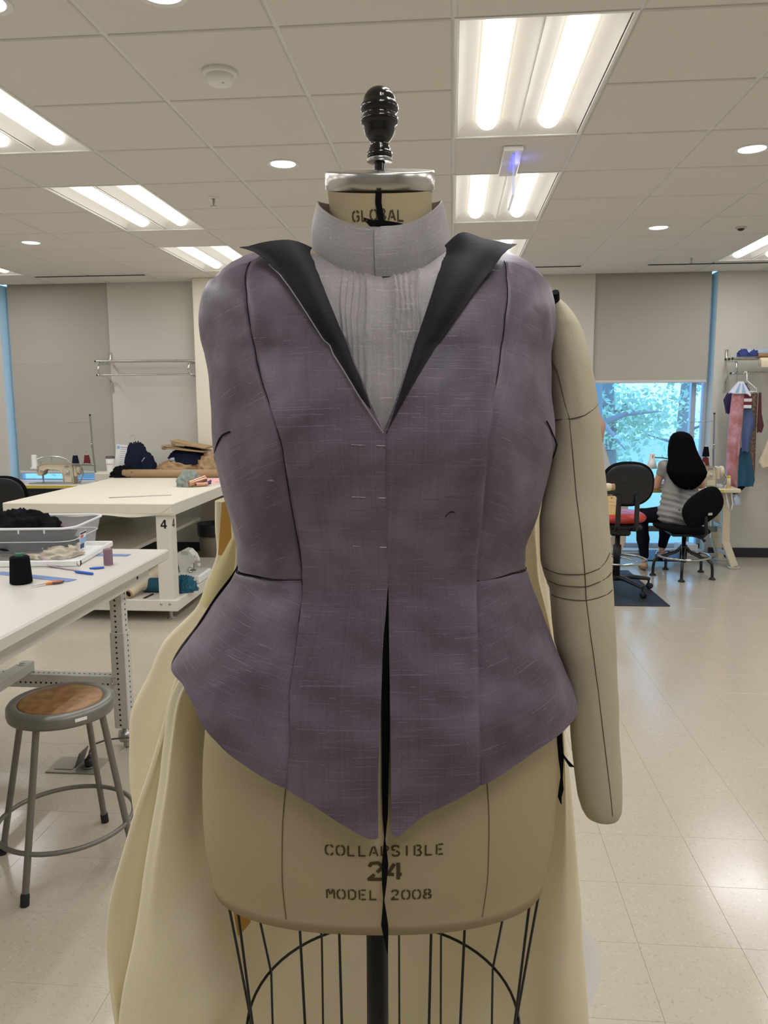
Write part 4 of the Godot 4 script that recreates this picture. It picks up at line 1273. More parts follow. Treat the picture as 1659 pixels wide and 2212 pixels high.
func steel_table() -> void:
	var y := 0.91
	var t := thing("work_table", "white laminate work table on perforated grey steel legs, nearest at left", "table", Vector3(-2.2, 0, -3.0))
	var loc := Vector3(2.2, 0, 3.0)
	put(t, "tabletop", Mb.new().box(loc + Vector3(-2.15, y - 0.025, -2.72), Vector3(1.48, 0.05, 2.03), 0.007), M.laminate)
	put(t, "apron", Mb.new().box(loc + Vector3(-1.475, 0.828, -2.68), Vector3(0.035, 0.062, 1.80), 0.002), M.grey_paint)
	put(t, "apron", Mb.new().box(loc + Vector3(-2.2, 0.828, -3.40), Vector3(1.3, 0.062, 0.035), 0.002), M.grey_paint)
	put(t, "apron_bolt", Mb.new().lathe([[0.0, 0.0], [0.008, 0.0], [0.007, 0.003], [0.0, 0.004]], 14, loc + Vector3(-1.4575, 0.83, -3.44), Basis(Vector3.FORWARD, PI / 2)), M.black_rubber)
	for q in [[-1.552, -3.43], [-2.75, -3.43], [-1.552, -1.90], [-2.75, -1.90]]:
		var up := perforated(q[0], q[1], 0.56, 0.80, 0.060)
		var lo := perforated(q[0], q[1], 0.105, 0.575, 0.070)
		var leg := put(t, "leg", (up[0] as Mb).box(Vector3(q[0], 0.34, q[1]), Vector3(0.070, 0.47, 0.070), 0.003), M.grey_paint, loc)
		stuff(put(leg, "bolt_holes", (up[1] as Mb), M.slot_black))
		stuff(put(leg, "bolt_holes", (lo[1] as Mb), M.slot_black))
		put(t, "caster", Mb.new().lathe([[0.0, 0.105], [0.014, 0.105], [0.014, 0.085], [0.030, 0.080], [0.034, 0.062], [0.030, 0.035], [0.0, 0.030]], 20, loc + Vector3(q[0], 0, q[1])).lathe([[0.0, -0.011], [0.024, -0.011], [0.0275, -0.004], [0.0275, 0.004], [0.024, 0.011], [0.0, 0.011]], 20, loc + Vector3(q[0] + 0.01, 0.0278, q[1]), Basis(Vector3.FORWARD, PI / 2)), M.steel)
	var bh := Mb.new()
	for k in 44:
		bh.lathe([[0.0, 0.0], [0.0052, 0.0]], 10, loc + Vector3(-1.61 - k * 0.0254, 0.3606, -3.43), Basis())
		bh.lathe([[0.0, 0.0], [0.0052, 0.0]], 10, loc + Vector3(-1.61 - k * 0.0254, 0.322, -3.3994), Basis(Vector3.RIGHT, PI / 2))
	var st := put(t, "stretcher", Mb.new().box(loc + Vector3(-2.15, 0.328, -3.43), Vector3(1.14, 0.064, 0.060), 0.003), M.grey_paint)
	stuff(put(st, "bolt_holes", bh, M.slot_black))
	put(t, "cross_stretcher", Mb.new().box(loc + Vector3(-2.03, 0.385, -2.70), Vector3(0.060, 0.048, 1.52), 0.003), M.grey_paint)
	for q in [Vector3(-2.03, 0.4105, -3.40), Vector3(-1.575, 0.340, -3.394)]:
		put(t, "lock_ring", Mb.new().tube(ring_path(loc + q, 0.016, Vector3.UP if q.x < -2 else Vector3.BACK), 0.0022, 6, false, true), M.chrome)

func ring_path(c: Vector3, r: float, n: Vector3, k := 20) -> Array:
	var a := n.cross(Vector3.RIGHT if absf(n.x) < 0.8 else Vector3.UP).normalized()
	var b := n.cross(a)
	var p := []
	for i in k: p.append(c + (a * cos(TAU * i / k) + b * sin(TAU * i / k)) * r)
	return p

func steel_table_things() -> void:
	var y := 0.9104
	# storage tub standing on its own lid
	var turn := 0.113
	var at := Vector3(-2.03, y, -3.515)
	var lid := thing("tub_lid", "white plastic lid lying upside down under the clear storage tub", "lid", at, turn)
	var lidm := Mb.new().box(Vector3(0, 0.004, 0), Vector3(0.66, 0.007, 0.50), 0.003)
	for s in [-1.0, 1.0]:
		lidm.box(Vector3(0, 0.014, s * 0.245), Vector3(0.66, 0.028, 0.012), 0.004)
		lidm.box(Vector3(s * 0.325, 0.014, 0), Vector3(0.012, 0.028, 0.50), 0.004)
	put(lid, "tray", lidm, M.white_plastic)
	var clear := mt("clear_plastic", Color(0.93, 0.94, 0.95, 0.22), 0.3)
	clear.transparency = BaseMaterial3D.TRANSPARENCY_ALPHA
	var milk := mt("milky_plastic", Color(0.95, 0.95, 0.95, 0.72), 0.35)
	milk.transparency = BaseMaterial3D.TRANSPARENCY_ALPHA
	var tub := thing("storage_tub", "clear plastic storage tub full of black and lilac cloth scraps", "storage tub", at + Vector3(0, 0.009, 0), turn)
	var rows := []
	for q in [[0.255, 0.175, 0.001, 0.05], [0.275, 0.195, 0.012, 0.06], [0.285, 0.205, 0.095, 0.065], [0.291, 0.211, 0.098, 0.065], [0.303, 0.223, 0.160, 0.07]]:
		var row := []
		for j in 49: row.append(round_rect(q[0], q[1], q[3], (j % 48) / 48.0, q[2]))
		rows.append(row)
	var floor_row := []
	for j in 49: floor_row.append(Vector3(0, 0.001, 0))
	put(tub, "wall", Mb.new().grid([floor_row] + rows, [], true, false), clear)
	var rim := []
	for j in 48: rim.append(round_rect(0.306, 0.226, 0.07, j / 48.0, 0.160))
	put(tub, "rim", Mb.new().tube(rim, 0.0055, 8, false, true), milk)
	var band := []
	for j in 48: band.append(round_rect(0.2885, 0.2085, 0.065, j / 48.0, 0.0965))
	put(tub, "ridge", Mb.new().tube(band, 0.0018, 6, false, true), milk)
	for k in 3:
		put(tub, "clip_tab", Mb.new().box(Vector3(-0.05 + k * 0.115, 0.147, 0.2235), Vector3(0.007, 0.020, 0.006), 0.002), milk)
	var lb := put(tub, "label", Mb.new().box(Vector3(0.2905, 0.078, 0.06), Vector3(0.001, 0.086, 0.078), 0.0, Basis(Vector3.BACK, -0.09)), M.paper)
	put(lb, "label_print", Mb.new().box(Vector3(0.2893, 0.052, 0.068), Vector3(0.001, 0.022, 0.050), 0.0, Basis(Vector3.BACK, -0.09)), mt("label_blue", rgb8(44, 66, 120), 0.6))
	put(lb, "label_print", Mb.new().box(Vector3(0.2945, 0.113, 0.060), Vector3(0.001, 0.008, 0.072), 0.0, Basis(Vector3.BACK, -0.09)), mt("label_navy", rgb8(34, 38, 60), 0.6))
	put(lb, "label_print", Mb.new().box(Vector3(0.2933, 0.099, 0.074), Vector3(0.001, 0.013, 0.036), 0.0, Basis(Vector3.BACK, -0.09)), mt("label_red", rgb8(206, 92, 76), 0.6))
	put(lb, "label_print", Mb.new().box(Vector3(0.2917, 0.078, 0.060), Vector3(0.001, 0.026, 0.070), 0.0, Basis(Vector3.BACK, -0.09)), mt("label_pale_blue", rgb8(150, 186, 216), 0.6))
	var lilac := muslin_cloth("lilac_cloth", rgb8(176, 158, 172), 0.3)
	var cream := muslin_cloth("cream_cloth", rgb8(222, 208, 180))
	var b := Basis(Vector3.UP, turn)
	var inside := func(called: String, label: String, mat: Material, c: Vector3, r: Vector3, sd: int, rough: float) -> void:
		solo(called, cloth_heap(Vector3.ZERO, r, sd, rough), mat, label, "cloth scrap", at + b * c + Vector3(0, 0.012, 0), turn)
	inside.call("cream_scrap", "crumpled cream cloth at the bottom right of the clear tub", cream, Vector3(0.12, 0, 0.04), Vector3(0.125, 0.055, 0.125), 3, 0.35)
	inside.call("grey_scrap", "pale cloth under the black cloth at the left of the clear tub", cream, Vector3(-0.13, 0, 0.03), Vector3(0.13, 0.035, 0.14), 5, 0.3)
	inside.call("black_scrap", "heap of black cloth filling the clear tub to above its rim", M.black_cloth, Vector3(-0.05, 0.045, -0.005), Vector3(0.24, 0.135, 0.165), 8, 0.30)
	var sc := thing("lilac_scrap", "thin lilac cloth sticking up out of the tub behind the black heap", "cloth scrap", at + b * Vector3(-0.04, 0.12, -0.10), turn)
	put(sc, "cloth", fan_cloth(Vector3(0, 0, 0), [[-0.07, 0.02], [-0.045, 0.085], [-0.02, 0.062], [0.01, 0.055], [0.055, 0.098], [0.065, 0.03]], 0.03), lilac)
	var sc2 := thing("lilac_scrap", "small lilac scrap beside the right end of the black heap in the tub", "cloth scrap", at + b * Vector3(0.135, 0.11, -0.05), turn)
	put(sc2, "cloth", fan_cloth(Vector3(0, 0, 0), [[-0.05, 0.01], [-0.02, 0.05], [0.01, 0.035], [0.03, 0.045], [0.07, 0.005]], 0.04), lilac)
	var pk := thing("elastic_packet", "yellow and white oval packet lying on the black cloth in the tub", "packet", at + b * Vector3(-0.165, 0.173, 0.165), turn)
	var pkb := Basis(Vector3.RIGHT, 0.35)
	put(pk, "card", Mb.new().lathe([[0.0, 0.0], [0.074, 0.0], [0.078, 0.003], [0.074, 0.006], [0.0, 0.006]], 32, Vector3.ZERO, pkb.scaled(Vector3(1.1, 1, 0.5))), M.yellow_tape)
	put(pk, "window", Mb.new().box(pkb * Vector3(0.035, 0.0065, 0), Vector3(0.028, 0.002, 0.05), 0.0, pkb * Basis(Vector3.UP, 0.5)), M.paper)
	put(pk, "window", Mb.new().box(pkb * Vector3(0.062, 0.0065, 0), Vector3(0.012, 0.002, 0.04), 0.0, pkb * Basis(Vector3.UP, 0.5)), M.kraft_dark)
	# thread, rulers and small tools
	thread_cone("thread_cone", "large black thread cone with a green core at the front of the white table", M.black_cloth, mt("green_core", rgb8(24, 92, 66), 0.5), Vector3(-1.752, y, -2.975), 0.044, 0.038, 0.118)
	var sp := thing("thread_spool", "mauve spool of thread standing near the table's corner", "thread spool", Vector3(-1.549, y, -3.345))
	put(sp, "thread", Mb.new().lathe([[0.0, 0.002], [0.0195, 0.002], [0.0205, 0.006], [0.0205, 0.070], [0.0195, 0.074], [0.010, 0.074]], 24), mt("mauve_thread", rgb8(134, 108, 120), 0.85))
	put(sp, "tube", Mb.new().lathe([[0.020, 0.0], [0.020, 0.002], [0.012, 0.0755], [0.0115, 0.0770], [0.009, 0.0770], [0.009, 0.060], [0.0, 0.060]], 24), mt("mauve_tube", rgb8(158, 128, 138), 0.5))
	var rl := mt("blue_ruler", Color(0.50, 0.60, 0.80, 0.78), 0.3)
	rl.transparency = BaseMaterial3D.TRANSPARENCY_ALPHA
	for r in [["clear_ruler", "clear blue ruler lying behind the scissors and the black cone", Vector3(-1.76, y + 0.001, -3.090), 0.31, 0.42], ["clear_ruler", "clear blue ruler half under the tub, behind the mauve spool", Vector3(-1.76, y + 0.001, -3.570), 0.03, 0.43]]:
		var o := thing(r[0], r[1], "ruler", r[2], -r[3])
		put(o, "blade", Mb.new().box(Vector3.ZERO, Vector3(r[4], 0.002, 0.050), 0.0005), rl)
		var tk := Mb.new()
		for k in 40:
			tk.box(Vector3(-r[4] / 2 + 0.01 + k * 0.0102, 0.00115, 0.021), Vector3(0.0006, 0.0002, 0.006 if k % 5 else 0.012))
			tk.box(Vector3(-r[4] / 2 + 0.01 + k * 0.0102, 0.00115, -0.021), Vector3(0.0006, 0.0002, 0.006 if k % 5 else 0.012))
		stuff(put(o, "ticks", tk, M.paper))
	var blue := mt("tool_blue", rgb8(38, 92, 190), 0.35)
	var rp := thing("seam_ripper", "blue handled seam ripper on the table left of the flat blue tool", "seam ripper", Vector3(-1.575, y + 0.006, -3.157), -0.37)
	put(rp, "handle", Mb.new().tube([Vector3(-0.052, 0, 0), Vector3(-0.046, 0, 0), Vector3(-0.02, 0, 0), Vector3(0.03, 0, 0), Vector3(0.052, 0, 0), Vector3(0.056, 0, 0)], [0.002, 0.0052, 0.006, 0.0062, 0.006, 0.003], 10), blue)
	put(rp, "prong", Mb.new().tube([Vector3(-0.05, 0, 0), Vector3(-0.072, 0, 0), Vector3(-0.086, 0.001, 0)], [0.0013, 0.0012, 0.0003], 6), M.chrome)
	var ck := thing("tailors_chalk", "flat blue teardrop shaped tool between the seam ripper and mauve spool", "chalk holder", Vector3(-1.565, y + 0.001, -3.262), 0.4)
	var tear := []
	for k in 24:
		var a := TAU * k / 24.0
		tear.append(Vector2(0.031 * cos(a), 0.0135 * sin(a) * (1.0 if cos(a) > 0 else 1.0 - 0.75 * cos(a) * cos(a))))
	put(ck, "body", Mb.new().plate(tear, 0.006, Vector3(0, 0.003, 0), Basis(Vector3.RIGHT, -PI / 2)), blue)
	# scissors
	var ss := thing("scissors", "small open scissors with orange and black handles near the table's front edge", "scissors", Vector3(-1.628, y, -2.945), 0.86)
	var org := mt("tool_orange", rgb8(228, 124, 40), 0.45)
	var gry := mt("tool_grey", rgb8(92, 84, 80), 0.6)
	for s in [-1.0, 1.0]:
		var bt := Basis(Vector3.UP, s * 0.10)
		put(ss, "blade", Mb.new().plate([Vector2(0, -0.004), Vector2(-0.062, -0.0005), Vector2(-0.060, 0.001), Vector2(0, 0.005)], 0.0015, Vector3(0.0, 0.006 + s * 0.001, 0), bt * Basis(Vector3.RIGHT, -PI / 2)), M.chrome)
		put(ss, "handle", Mb.new().tube([bt * Vector3(-0.004, 0.006, 0), bt * Vector3(0.012, 0.007, s * 0.002), bt * Vector3(0.026, 0.007, s * 0.006)], [0.004, 0.0055, 0.005], 8), org)
		var lp := []
		for k in 20: lp.append(bt * Vector3(0.045 + 0.021 * cos(TAU * k / 20.0), 0.007, s * 0.009 + 0.0105 * sin(TAU * k / 20.0)))
		put(ss, "finger_loop", Mb.new().tube(lp, 0.0042, 8, false, true), gry if s > 0 else org)
	put(ss, "pivot", Mb.new().lathe([[0.0, 0.007], [0.003, 0.007], [0.003, 0.0095], [0.0, 0.010]], 10), M.chrome)
	var rb := solo("lilac_strip", strip_cloth([Vector3(-1.955, y + 0.034, -3.43), Vector3(-1.90, y + 0.036, -3.37), Vector3(-1.835, y + 0.030, -3.315), Vector3(-1.80, y + 0.006, -3.29), Vector3(-1.74, y + 0.002, -3.262), Vector3(-1.68, y + 0.003, -3.232), Vector3(-1.622, y + 0.002, -3.212)], 0.016), lilac, "narrow lilac cloth strip trailing from the tub's lid onto the table", "cloth strip")
	var cd := thing("twisted_ribbon", "black ribbon cord lying before the tub with its end standing up", "cord")
	put(cd, "cord", strip_cloth([Vector3(-1.90, y + 0.004, -3.262), Vector3(-1.84, y + 0.008, -3.262), Vector3(-1.80, y + 0.004, -3.268), Vector3(-1.75, y + 0.010, -3.262), Vector3(-1.70, y + 0.004, -3.258), Vector3(-1.648, y + 0.003, -3.258)], 0.0055), M.twill)
	put(cd, "cord_end", strip_cloth([Vector3(-1.652, y + 0.003, -3.262), Vector3(-1.643, y + 0.006, -3.262), Vector3(-1.640, y + 0.018, -3.268), Vector3(-1.642, y + 0.034, -3.272)], 0.006), M.twill)
	put(cd, "cord_end", strip_cloth([Vector3(-1.644, y + 0.006, -3.26), Vector3(-1.650, y + 0.015, -3.258), Vector3(-1.655, y + 0.022, -3.258)], 0.005), M.twill)

func round_rect(hx: float, hz: float, r: float, t: float, y: float) -> Vector3:
	# a point of a rounded rectangle, corners share most of the parameter
	var q := int(t * 4) % 4
	var f := t * 4 - int(t * 4)
	var s: Vector2 = [Vector2(1, 1), Vector2(-1, 1), Vector2(-1, -1), Vector2(1, -1)][q]
	var a := q * PI / 2 + f * PI / 2
	return Vector3(s.x * (hx - r) + r * cos(a), y, s.y * (hz - r) + r * sin(a))

func strip_cloth(path: Array, w: float) -> Mb:
	var g := []
	for i in path.size():
		var d: Vector3 = (path[mini(i + 1, path.size() - 1)] - path[maxi(i - 1, 0)]).normalized()
		var s := Vector3.UP.cross(d).normalized() if absf(d.y) < 0.9 else Vector3.RIGHT
		var c := 0.0015 * sin(i * 2.1)
		g.append([path[i] - s * w / 2 + Vector3(0, 0.001 + absf(c), 0), path[i] + Vector3(0, 0.001, 0), path[i] + s * w / 2 + Vector3(0, 0.001, 0)])
	return Mb.new().grid(g)

func fan_cloth(c: Vector3, tops: Array, base: float) -> Mb:
	# stiff cloth standing up in points
	var g := []
	for i in 9:
		var v := i / 8.0
		var row := []
		for k in tops.size() * 4 - 3:
			var x := k / 4.0
			var j := mini(int(x), tops.size() - 2)
			var q := Vector2(tops[j][0], tops[j][1]).lerp(Vector2(tops[j + 1][0], tops[j + 1][1]), x - j)
			row.append(c + Vector3(q.x * (0.55 + 0.45 * v), lerpf(-0.05, q.y, v), 0.012 * sin(k * 0.8) * v + base * (1 - v) * 0.3))
		g.append(row)
	return Mb.new().grid(g)

func cutting_table() -> void:
	var h := 0.90
	var t := thing("cutting_table", "canvas covered white cutting table with a low shelf, numbered on its post", "table", Vector3(-2.7, 0, -6.5))
	var L := Vector3(2.7, 0, 6.5)
	var canvas := muslin_cloth("table_canvas", rgb8(230, 224, 206))
	var top := put(t, "canvas_top", Mb.new().box(L + Vector3(-2.705, h - 0.040, -6.575), Vector3(1.315, 0.08, 2.09), 0.006), canvas)
	var hem := []
	for i in 3:
		var row := []
		for j in 61:
			var x := -3.362 + 1.316 * j / 60.0
			row.append(L + Vector3(x, h - 0.075 - i * 0.010 - 0.004 * sin(j * 0.31) * i, -5.5285 + 0.003 * i * sin(j * 0.17 + 1.0)))
		hem.append(row)
	put(top, "canvas_hem", Mb.new().grid(hem), canvas)
	put(top, "corner_fold", Mb.new().tube([L + Vector3(-2.05, h - 0.004, -5.531), L + Vector3(-2.08, h - 0.03, -5.5285), L + Vector3(-2.135, h - 0.066, -5.5285)], [0.001, 0.003, 0.002], 6), canvas)
	put(t, "edge_cover", Mb.new().box(L + Vector3(-2.0455, h - 0.046, -6.575), Vector3(0.004, 0.086, 2.085), 0.001), M.white_paint)
	for q in [[-2.132, -5.612], [-3.29, -5.612], [-2.132, -7.54], [-3.29, -7.54]]:
		put(t, "post", Mb.new().box(L + Vector3(q[0], 0.49, q[1]), Vector3(0.116, 0.66, 0.116), 0.004), M.white_paint)
	put(t, "number", words("4", 0.066), M.black_ink, L + Vector3(-2.130, 0.742, -5.5535))
	put(t, "number", words("4", 0.066), M.black_ink, L + Vector3(-2.0735, 0.742, -5.606), PI / 2)
	put(t, "bottom_shelf", Mb.new().box(L + Vector3(-2.705, 0.125, -6.34), Vector3(1.33, 0.085, 1.62), 0.004), M.white_paint)
	for x in [-2.167, -2.101]:
		put(t, "bolt", Mb.new().lathe([[0.0, 0.0], [0.010, 0.0], [0.009, 0.003], [0.0, 0.004]], 16, L + Vector3(x, 0.138, -5.530), Basis(Vector3.RIGHT, PI / 2)), M.steel)
	put(t, "half_shelf", Mb.new().box(L + Vector3(-2.90, 0.487, -6.63), Vector3(0.80, 0.030, 1.78), 0.002), M.white_paint)
	put(t, "side_panel", Mb.new().box(L + Vector3(-3.345, 0.49, -6.575), Vector3(0.012, 0.64, 1.80), 0.002), M.white_paint)
	for q in [[-2.135, -5.64], [-3.29, -5.64], [-2.135, -7.54], [-3.29, -7.54]]:
		put(t, "levelling_foot", Mb.new().lathe([[0.0, 0.0], [0.032, 0.0], [0.032, 0.006], [0.014, 0.014], [0.012, 0.030], [0.014, 0.045], [0.010, 0.060], [0.006, 0.062], [0.006, 0.085]], 20, L + Vector3(q[0], 0, q[1])), M.steel)
	# a second table butts against its far end
	var b := thing("far_table", "white table against the back wall behind the cutting table", "table", Vector3(-2.90, 0, -7.9))
	put(b, "tabletop", Mb.new().box(Vector3(-0.02, 0.885, 0.03), Vector3(1.45, 0.085, 0.42), 0.006), canvas)
	for x in [-0.68, 0.64]: put(b, "leg", Mb.new().box(Vector3(x, 0.42, 0.03), Vector3(0.07, 0.845, 0.30), 0.004), M.white_paint)
	cutting_table_things()

func cutting_table_things() -> void:
	var h := 0.901
	solo("metal_rule", Mb.new().box(Vector3.ZERO, Vector3(0.475, 0.003, 0.028), 0.0008), M.steel, "thin metal rule lying across the canvas covered cutting table", "ruler", Vector3(-2.46, h + 0.001, -5.95), 0.42)
	var bag := thing("bundle", "grey plastic wrapped bundle with copper foil at the right edge of the cutting table", "bundle", Vector3(-2.29, h, -6.72))
	put(bag, "plastic", cloth_heap(Vector3(-0.04, 0, -0.02), Vector3(0.095, 0.115, 0.10), 12, 0.35), muslin_cloth("grey_plastic", rgb8(150, 160, 152)))
	var foil := mt("copper_foil", rgb8(206, 160, 132), 0.25, 0.8)
	put(bag, "foil_roll", Mb.new().tube([Vector3(0.0, 0.030, 0.10), Vector3(0.06, 0.05, 0.0), Vector3(0.09, 0.062, -0.05)], [0.028, 0.034, 0.036], 12), foil)
	put(bag, "foil_roll", Mb.new().tube([Vector3(0.05, 0.018, 0.07), Vector3(0.13, 0.022, 0.0)], 0.018, 10), foil)
	put(bag, "purple_end", Mb.new().tube([Vector3(0.10, 0.020, 0.0), Vector3(0.145, 0.030, -0.03), Vector3(0.15, 0.05, -0.04)], [0.016, 0.018, 0.008], 8), mt("purple_cloth", rgb8(92, 58, 92), 0.8))
	var pp := thing("pink_paper", "pink paper sheet at the far right of the cutting table", "paper", Vector3(-2.28, h + 0.0006, -7.17))
	put(pp, "sheet", Mb.new().box(Vector3.ZERO, Vector3(0.36, 0.001, 0.52)), mt("pink", rgb8(240, 190, 190), 0.8))
	put(pp, "print", Mb.new().box(Vector3(0.12, 0.001, 0.10), Vector3(0.07, 0.0004, 0.03)), mt("pink_print", rgb8(150, 100, 100), 0.8))
	var tb := thing("cardboard_tube", "long brown cardboard tube lying across the far end of the cutting table", "cardboard tube", Vector3(-2.72, h + 0.041, -7.50), 0.03)
	put(tb, "tube", Mb.new().lathe([[0.034, -0.54], [0.040, -0.54], [0.040, 0.60], [0.034, 0.60], [0.034, -0.54]], 28, Vector3.ZERO, Basis(Vector3.FORWARD, PI / 2)), M.kraft)
	put(tb, "dent", Mb.new().ball(Vector3(-0.44, 0.012, 0.037), Vector3(0.010, 0.012, 0.004), 10), M.kraft_dark)
	solo("black_cloth", cloth_heap(Vector3.ZERO, Vector3(0.115, 0.095, 0.075), 6, 0.3), M.black_cloth, "crumpled black cloth at the left end of the cardboard tube", "cloth", Vector3(-3.28, h, -7.53))
	var y2 := 0.928
	var nv := thing("navy_garment", "dark navy garment folded on a wire hanger against the back wall", "garment", Vector3(-3.21, y2, -7.80))
	put(nv, "cloth", cloth_heap(Vector3(-0.03, 0.0, 0), Vector3(0.125, 0.275, 0.07), 22, 0.22), M.navy_cloth)
	put(nv, "cloth", cloth_heap(Vector3(0.09, 0.0, 0.02), Vector3(0.085, 0.17, 0.07), 27, 0.25), M.navy_cloth)
	put(nv, "hanger_hook", Mb.new().tube([Vector3(-0.045, 0.26, 0), Vector3(-0.045, 0.37, 0), Vector3(-0.050, 0.385, 0), Vector3(-0.060, 0.382, 0), Vector3(-0.085, 0.368, 0), Vector3(-0.098, 0.358, 0), Vector3(-0.094, 0.350, 0)], 0.0022, 6), M.chrome)
	put(nv, "tag", Mb.new().tube([Vector3(0.045, 0.11, 0.075), Vector3(0.075, 0.15, 0.07), Vector3(0.10, 0.162, 0.065)], 0.003, 6), M.paper)
	var cup := thing("coffee_cup", "white takeaway coffee cup with a dark lid on the far table", "cup", Vector3(-3.53, y2, -7.80))
	put(cup, "cup", Mb.new().lathe([[0.0, 0.0], [0.036, 0.0], [0.037, 0.004], [0.045, 0.145], [0.0, 0.145]], 28), M.paper)
	put(cup, "lid", Mb.new().lathe([[0.048, 0.142], [0.048, 0.150], [0.045, 0.152], [0.044, 0.162], [0.040, 0.164], [0.0, 0.162]], 28), M.tool_grey)
	put(cup, "print", Mb.new().lathe([[0.0412, 0.075], [0.0418, 0.089]], 14, Vector3(0, 0, 0.0005), Basis()), M.label_red)
	var ps := thing("notice_sheet", "white printed notice sheet leaning behind the coffee cup", "paper", Vector3(-3.455, y2, -7.90))
	var pb := Basis(Vector3.RIGHT, -0.14) * Basis(Vector3.FORWARD, 0.09)
	put(ps, "sheet", Mb.new().box(pb * Vector3(0, 0.138, 0), Vector3(0.17, 0.275, 0.002), 0.0, pb), M.paper)
	put(ps, "printed_square", Mb.new().box(pb * Vector3(-0.06, 0.245, 0.0014), Vector3(0.032, 0.032, 0.001), 0.0, pb), M.label_pale_blue)
	var ink := mt("grey_ink", rgb8(130, 135, 145), 0.8)
	for k in 9:
		put(ps, "printed_line", Mb.new().box(pb * Vector3(0.015 - 0.01 * (k % 3), 0.25 - 0.022 * k, 0.0014), Vector3(0.10 - 0.02 * (k % 3), 0.004 if k else 0.007, 0.001), 0.0, pb), ink)
	# paper bags and dark plastic stacked against the pillar
	var bp := [["kraft_bag", "flat brown paper bag on top of the stack by the pillar", Vector3(-2.66, 0.33, 0.0), Vector3(0.36, 0.018, 0.30), -0.16, M.kraft], ["kraft_bag", "folded brown paper bag second from the top of the stack", Vector3(-2.72, 0.285, 0.02), Vector3(0.44, 0.014, 0.30), -0.10, M.kraft]]
	for q in bp:
		var o := thing(q[0], q[1], "paper bag", Vector3(q[2].x, y2 + q[2].y - 0.05, -7.84), 0.02)
		var bb := Basis(Vector3.FORWARD, -q[4])
		put(o, "bag", Mb.new().box(Vector3.ZERO, q[3], 0.003, bb).box(bb * Vector3(-0.05, 0.012, 0.02), Vector3(q[3].x * 0.8, 0.006, 0.26), 0.002, bb * Basis(Vector3.FORWARD, 0.04)), q[5])
		put(o, "fold", Mb.new().box(bb * Vector3(-q[3].x / 2 + 0.02, -0.004, 0.005), Vector3(0.03, 0.028, 0.29), 0.006, bb), M.kraft_dark)
	var nb := thing("navy_bag", "dark navy bag with a pale oval badge under the brown bags", "bag", Vector3(-2.70, y2, -7.84))
	put(nb, "bag", cloth_heap(Vector3(0, 0.09, 0), Vector3(0.21, 0.155, 0.12), 33, 0.16), M.navy_cloth)
	put(nb, "badge", Mb.new().ball(Vector3(-0.135, 0.135, 0.098), Vector3(0.042, 0.020, 0.012), 16, Basis(Vector3.FORWARD, -0.1)), M.window_metal)
	solo("crumpled_paper", cloth_heap(Vector3.ZERO, Vector3(0.20, 0.115, 0.11), 41, 0.3), M.kraft, "crumpled brown paper behind the cardboard tube under the navy bag", "paper", Vector3(-2.80, y2, -7.79))
	solo("crumpled_paper", cloth_heap(Vector3.ZERO, Vector3(0.13, 0.17, 0.11), 44, 0.3), M.kraft, "crumpled brown paper against the pillar at the right of the bags", "paper", Vector3(-2.47, y2, -7.80))
	# low shelf: rolls, teal cloth, an overlocker, a pencil
	var s := 0.1685
	var roll := func(called: String, label: String, a: Vector3, b: Vector3, r: float, mat: Material) -> Node3D:
		var o := thing(called, label, "cloth roll", a)
		var d := b - a
		var bs := Basis(Quaternion(Vector3.UP, d.normalized()))
		put(o, "tube", Mb.new().lathe([[r * 0.72, 0.004], [r * 0.72, -0.012], [r, -0.012], [r, 0.02]], 22, Vector3.ZERO, bs), M.kraft)
		put(o, "hollow", Mb.new().lathe([[0.0, 0.003], [r * 0.72, 0.003]], 22, Vector3.ZERO, bs), M.slot_black)
		put(o, "cloth", Mb.new().lathe([[r * 1.0, 0.0], [r * 1.02, d.length() * 0.22], [r * 1.5, d.length() * 0.26], [r * 1.6, d.length() * 0.6], [r * 1.5, d.length()], [0.0, d.length()]], 22, Vector3.ZERO, bs), mat)
		return o
	roll.call("cloth_roll", "cream cloth rolled on a cardboard tube on the cutting table's low shelf", Vector3(-2.43, s + 0.036, -5.565), Vector3(-2.30, s + 0.16, -6.2), 0.034, M.cream_cloth)
	roll.call("cloth_roll", "cardboard tube poking out at the left of the cutting table's low shelf", Vector3(-2.585, s + 0.034, -5.48), Vector3(-2.52, s + 0.06, -6.0), 0.032, M.kraft)
	var teal := mt("teal_cloth", rgb8(26, 84, 104), 0.8)
	var tr := thing("teal_roll", "roll of teal cloth on the low shelf left of the post", "cloth roll", Vector3(-2.30, s + 0.056, -5.78))
	put(tr, "cloth", Mb.new().lathe([[0.0, -0.10], [0.05, -0.10], [0.056, -0.09], [0.056, 0.18], [0.05, 0.19], [0.0, 0.19]], 22, Vector3.ZERO, Basis(Vector3.FORWARD, PI / 2)), teal)
	put(tr, "selvedge", Mb.new().lathe([[0.0, -0.116], [0.046, -0.116], [0.050, -0.10]], 22, Vector3.ZERO, Basis(Vector3.FORWARD, PI / 2)), M.cream_cloth)
	var th := thing("teal_print", "crumpled teal printed cloth on the low shelf right of the post", "cloth", Vector3(-2.095, s, -5.84))
	put(th, "cloth", cloth_heap(Vector3.ZERO, Vector3(0.085, 0.095, 0.075), 51, 0.42), teal)
	var pale := mt("teal_pattern", rgb8(124, 160, 140), 0.8)
	for k in 5:
		var a := 0.5 + k * 0.35
		put(th, "printed_motif", Mb.new().tube(ring_path(Vector3(0.078 * cos(a), 0.026 + 0.014 * (k % 2), 0.078 * sin(a)), 0.020, Vector3(cos(a), 0.3, sin(a)).normalized(), 9), 0.0028, 5, false, true), pale)
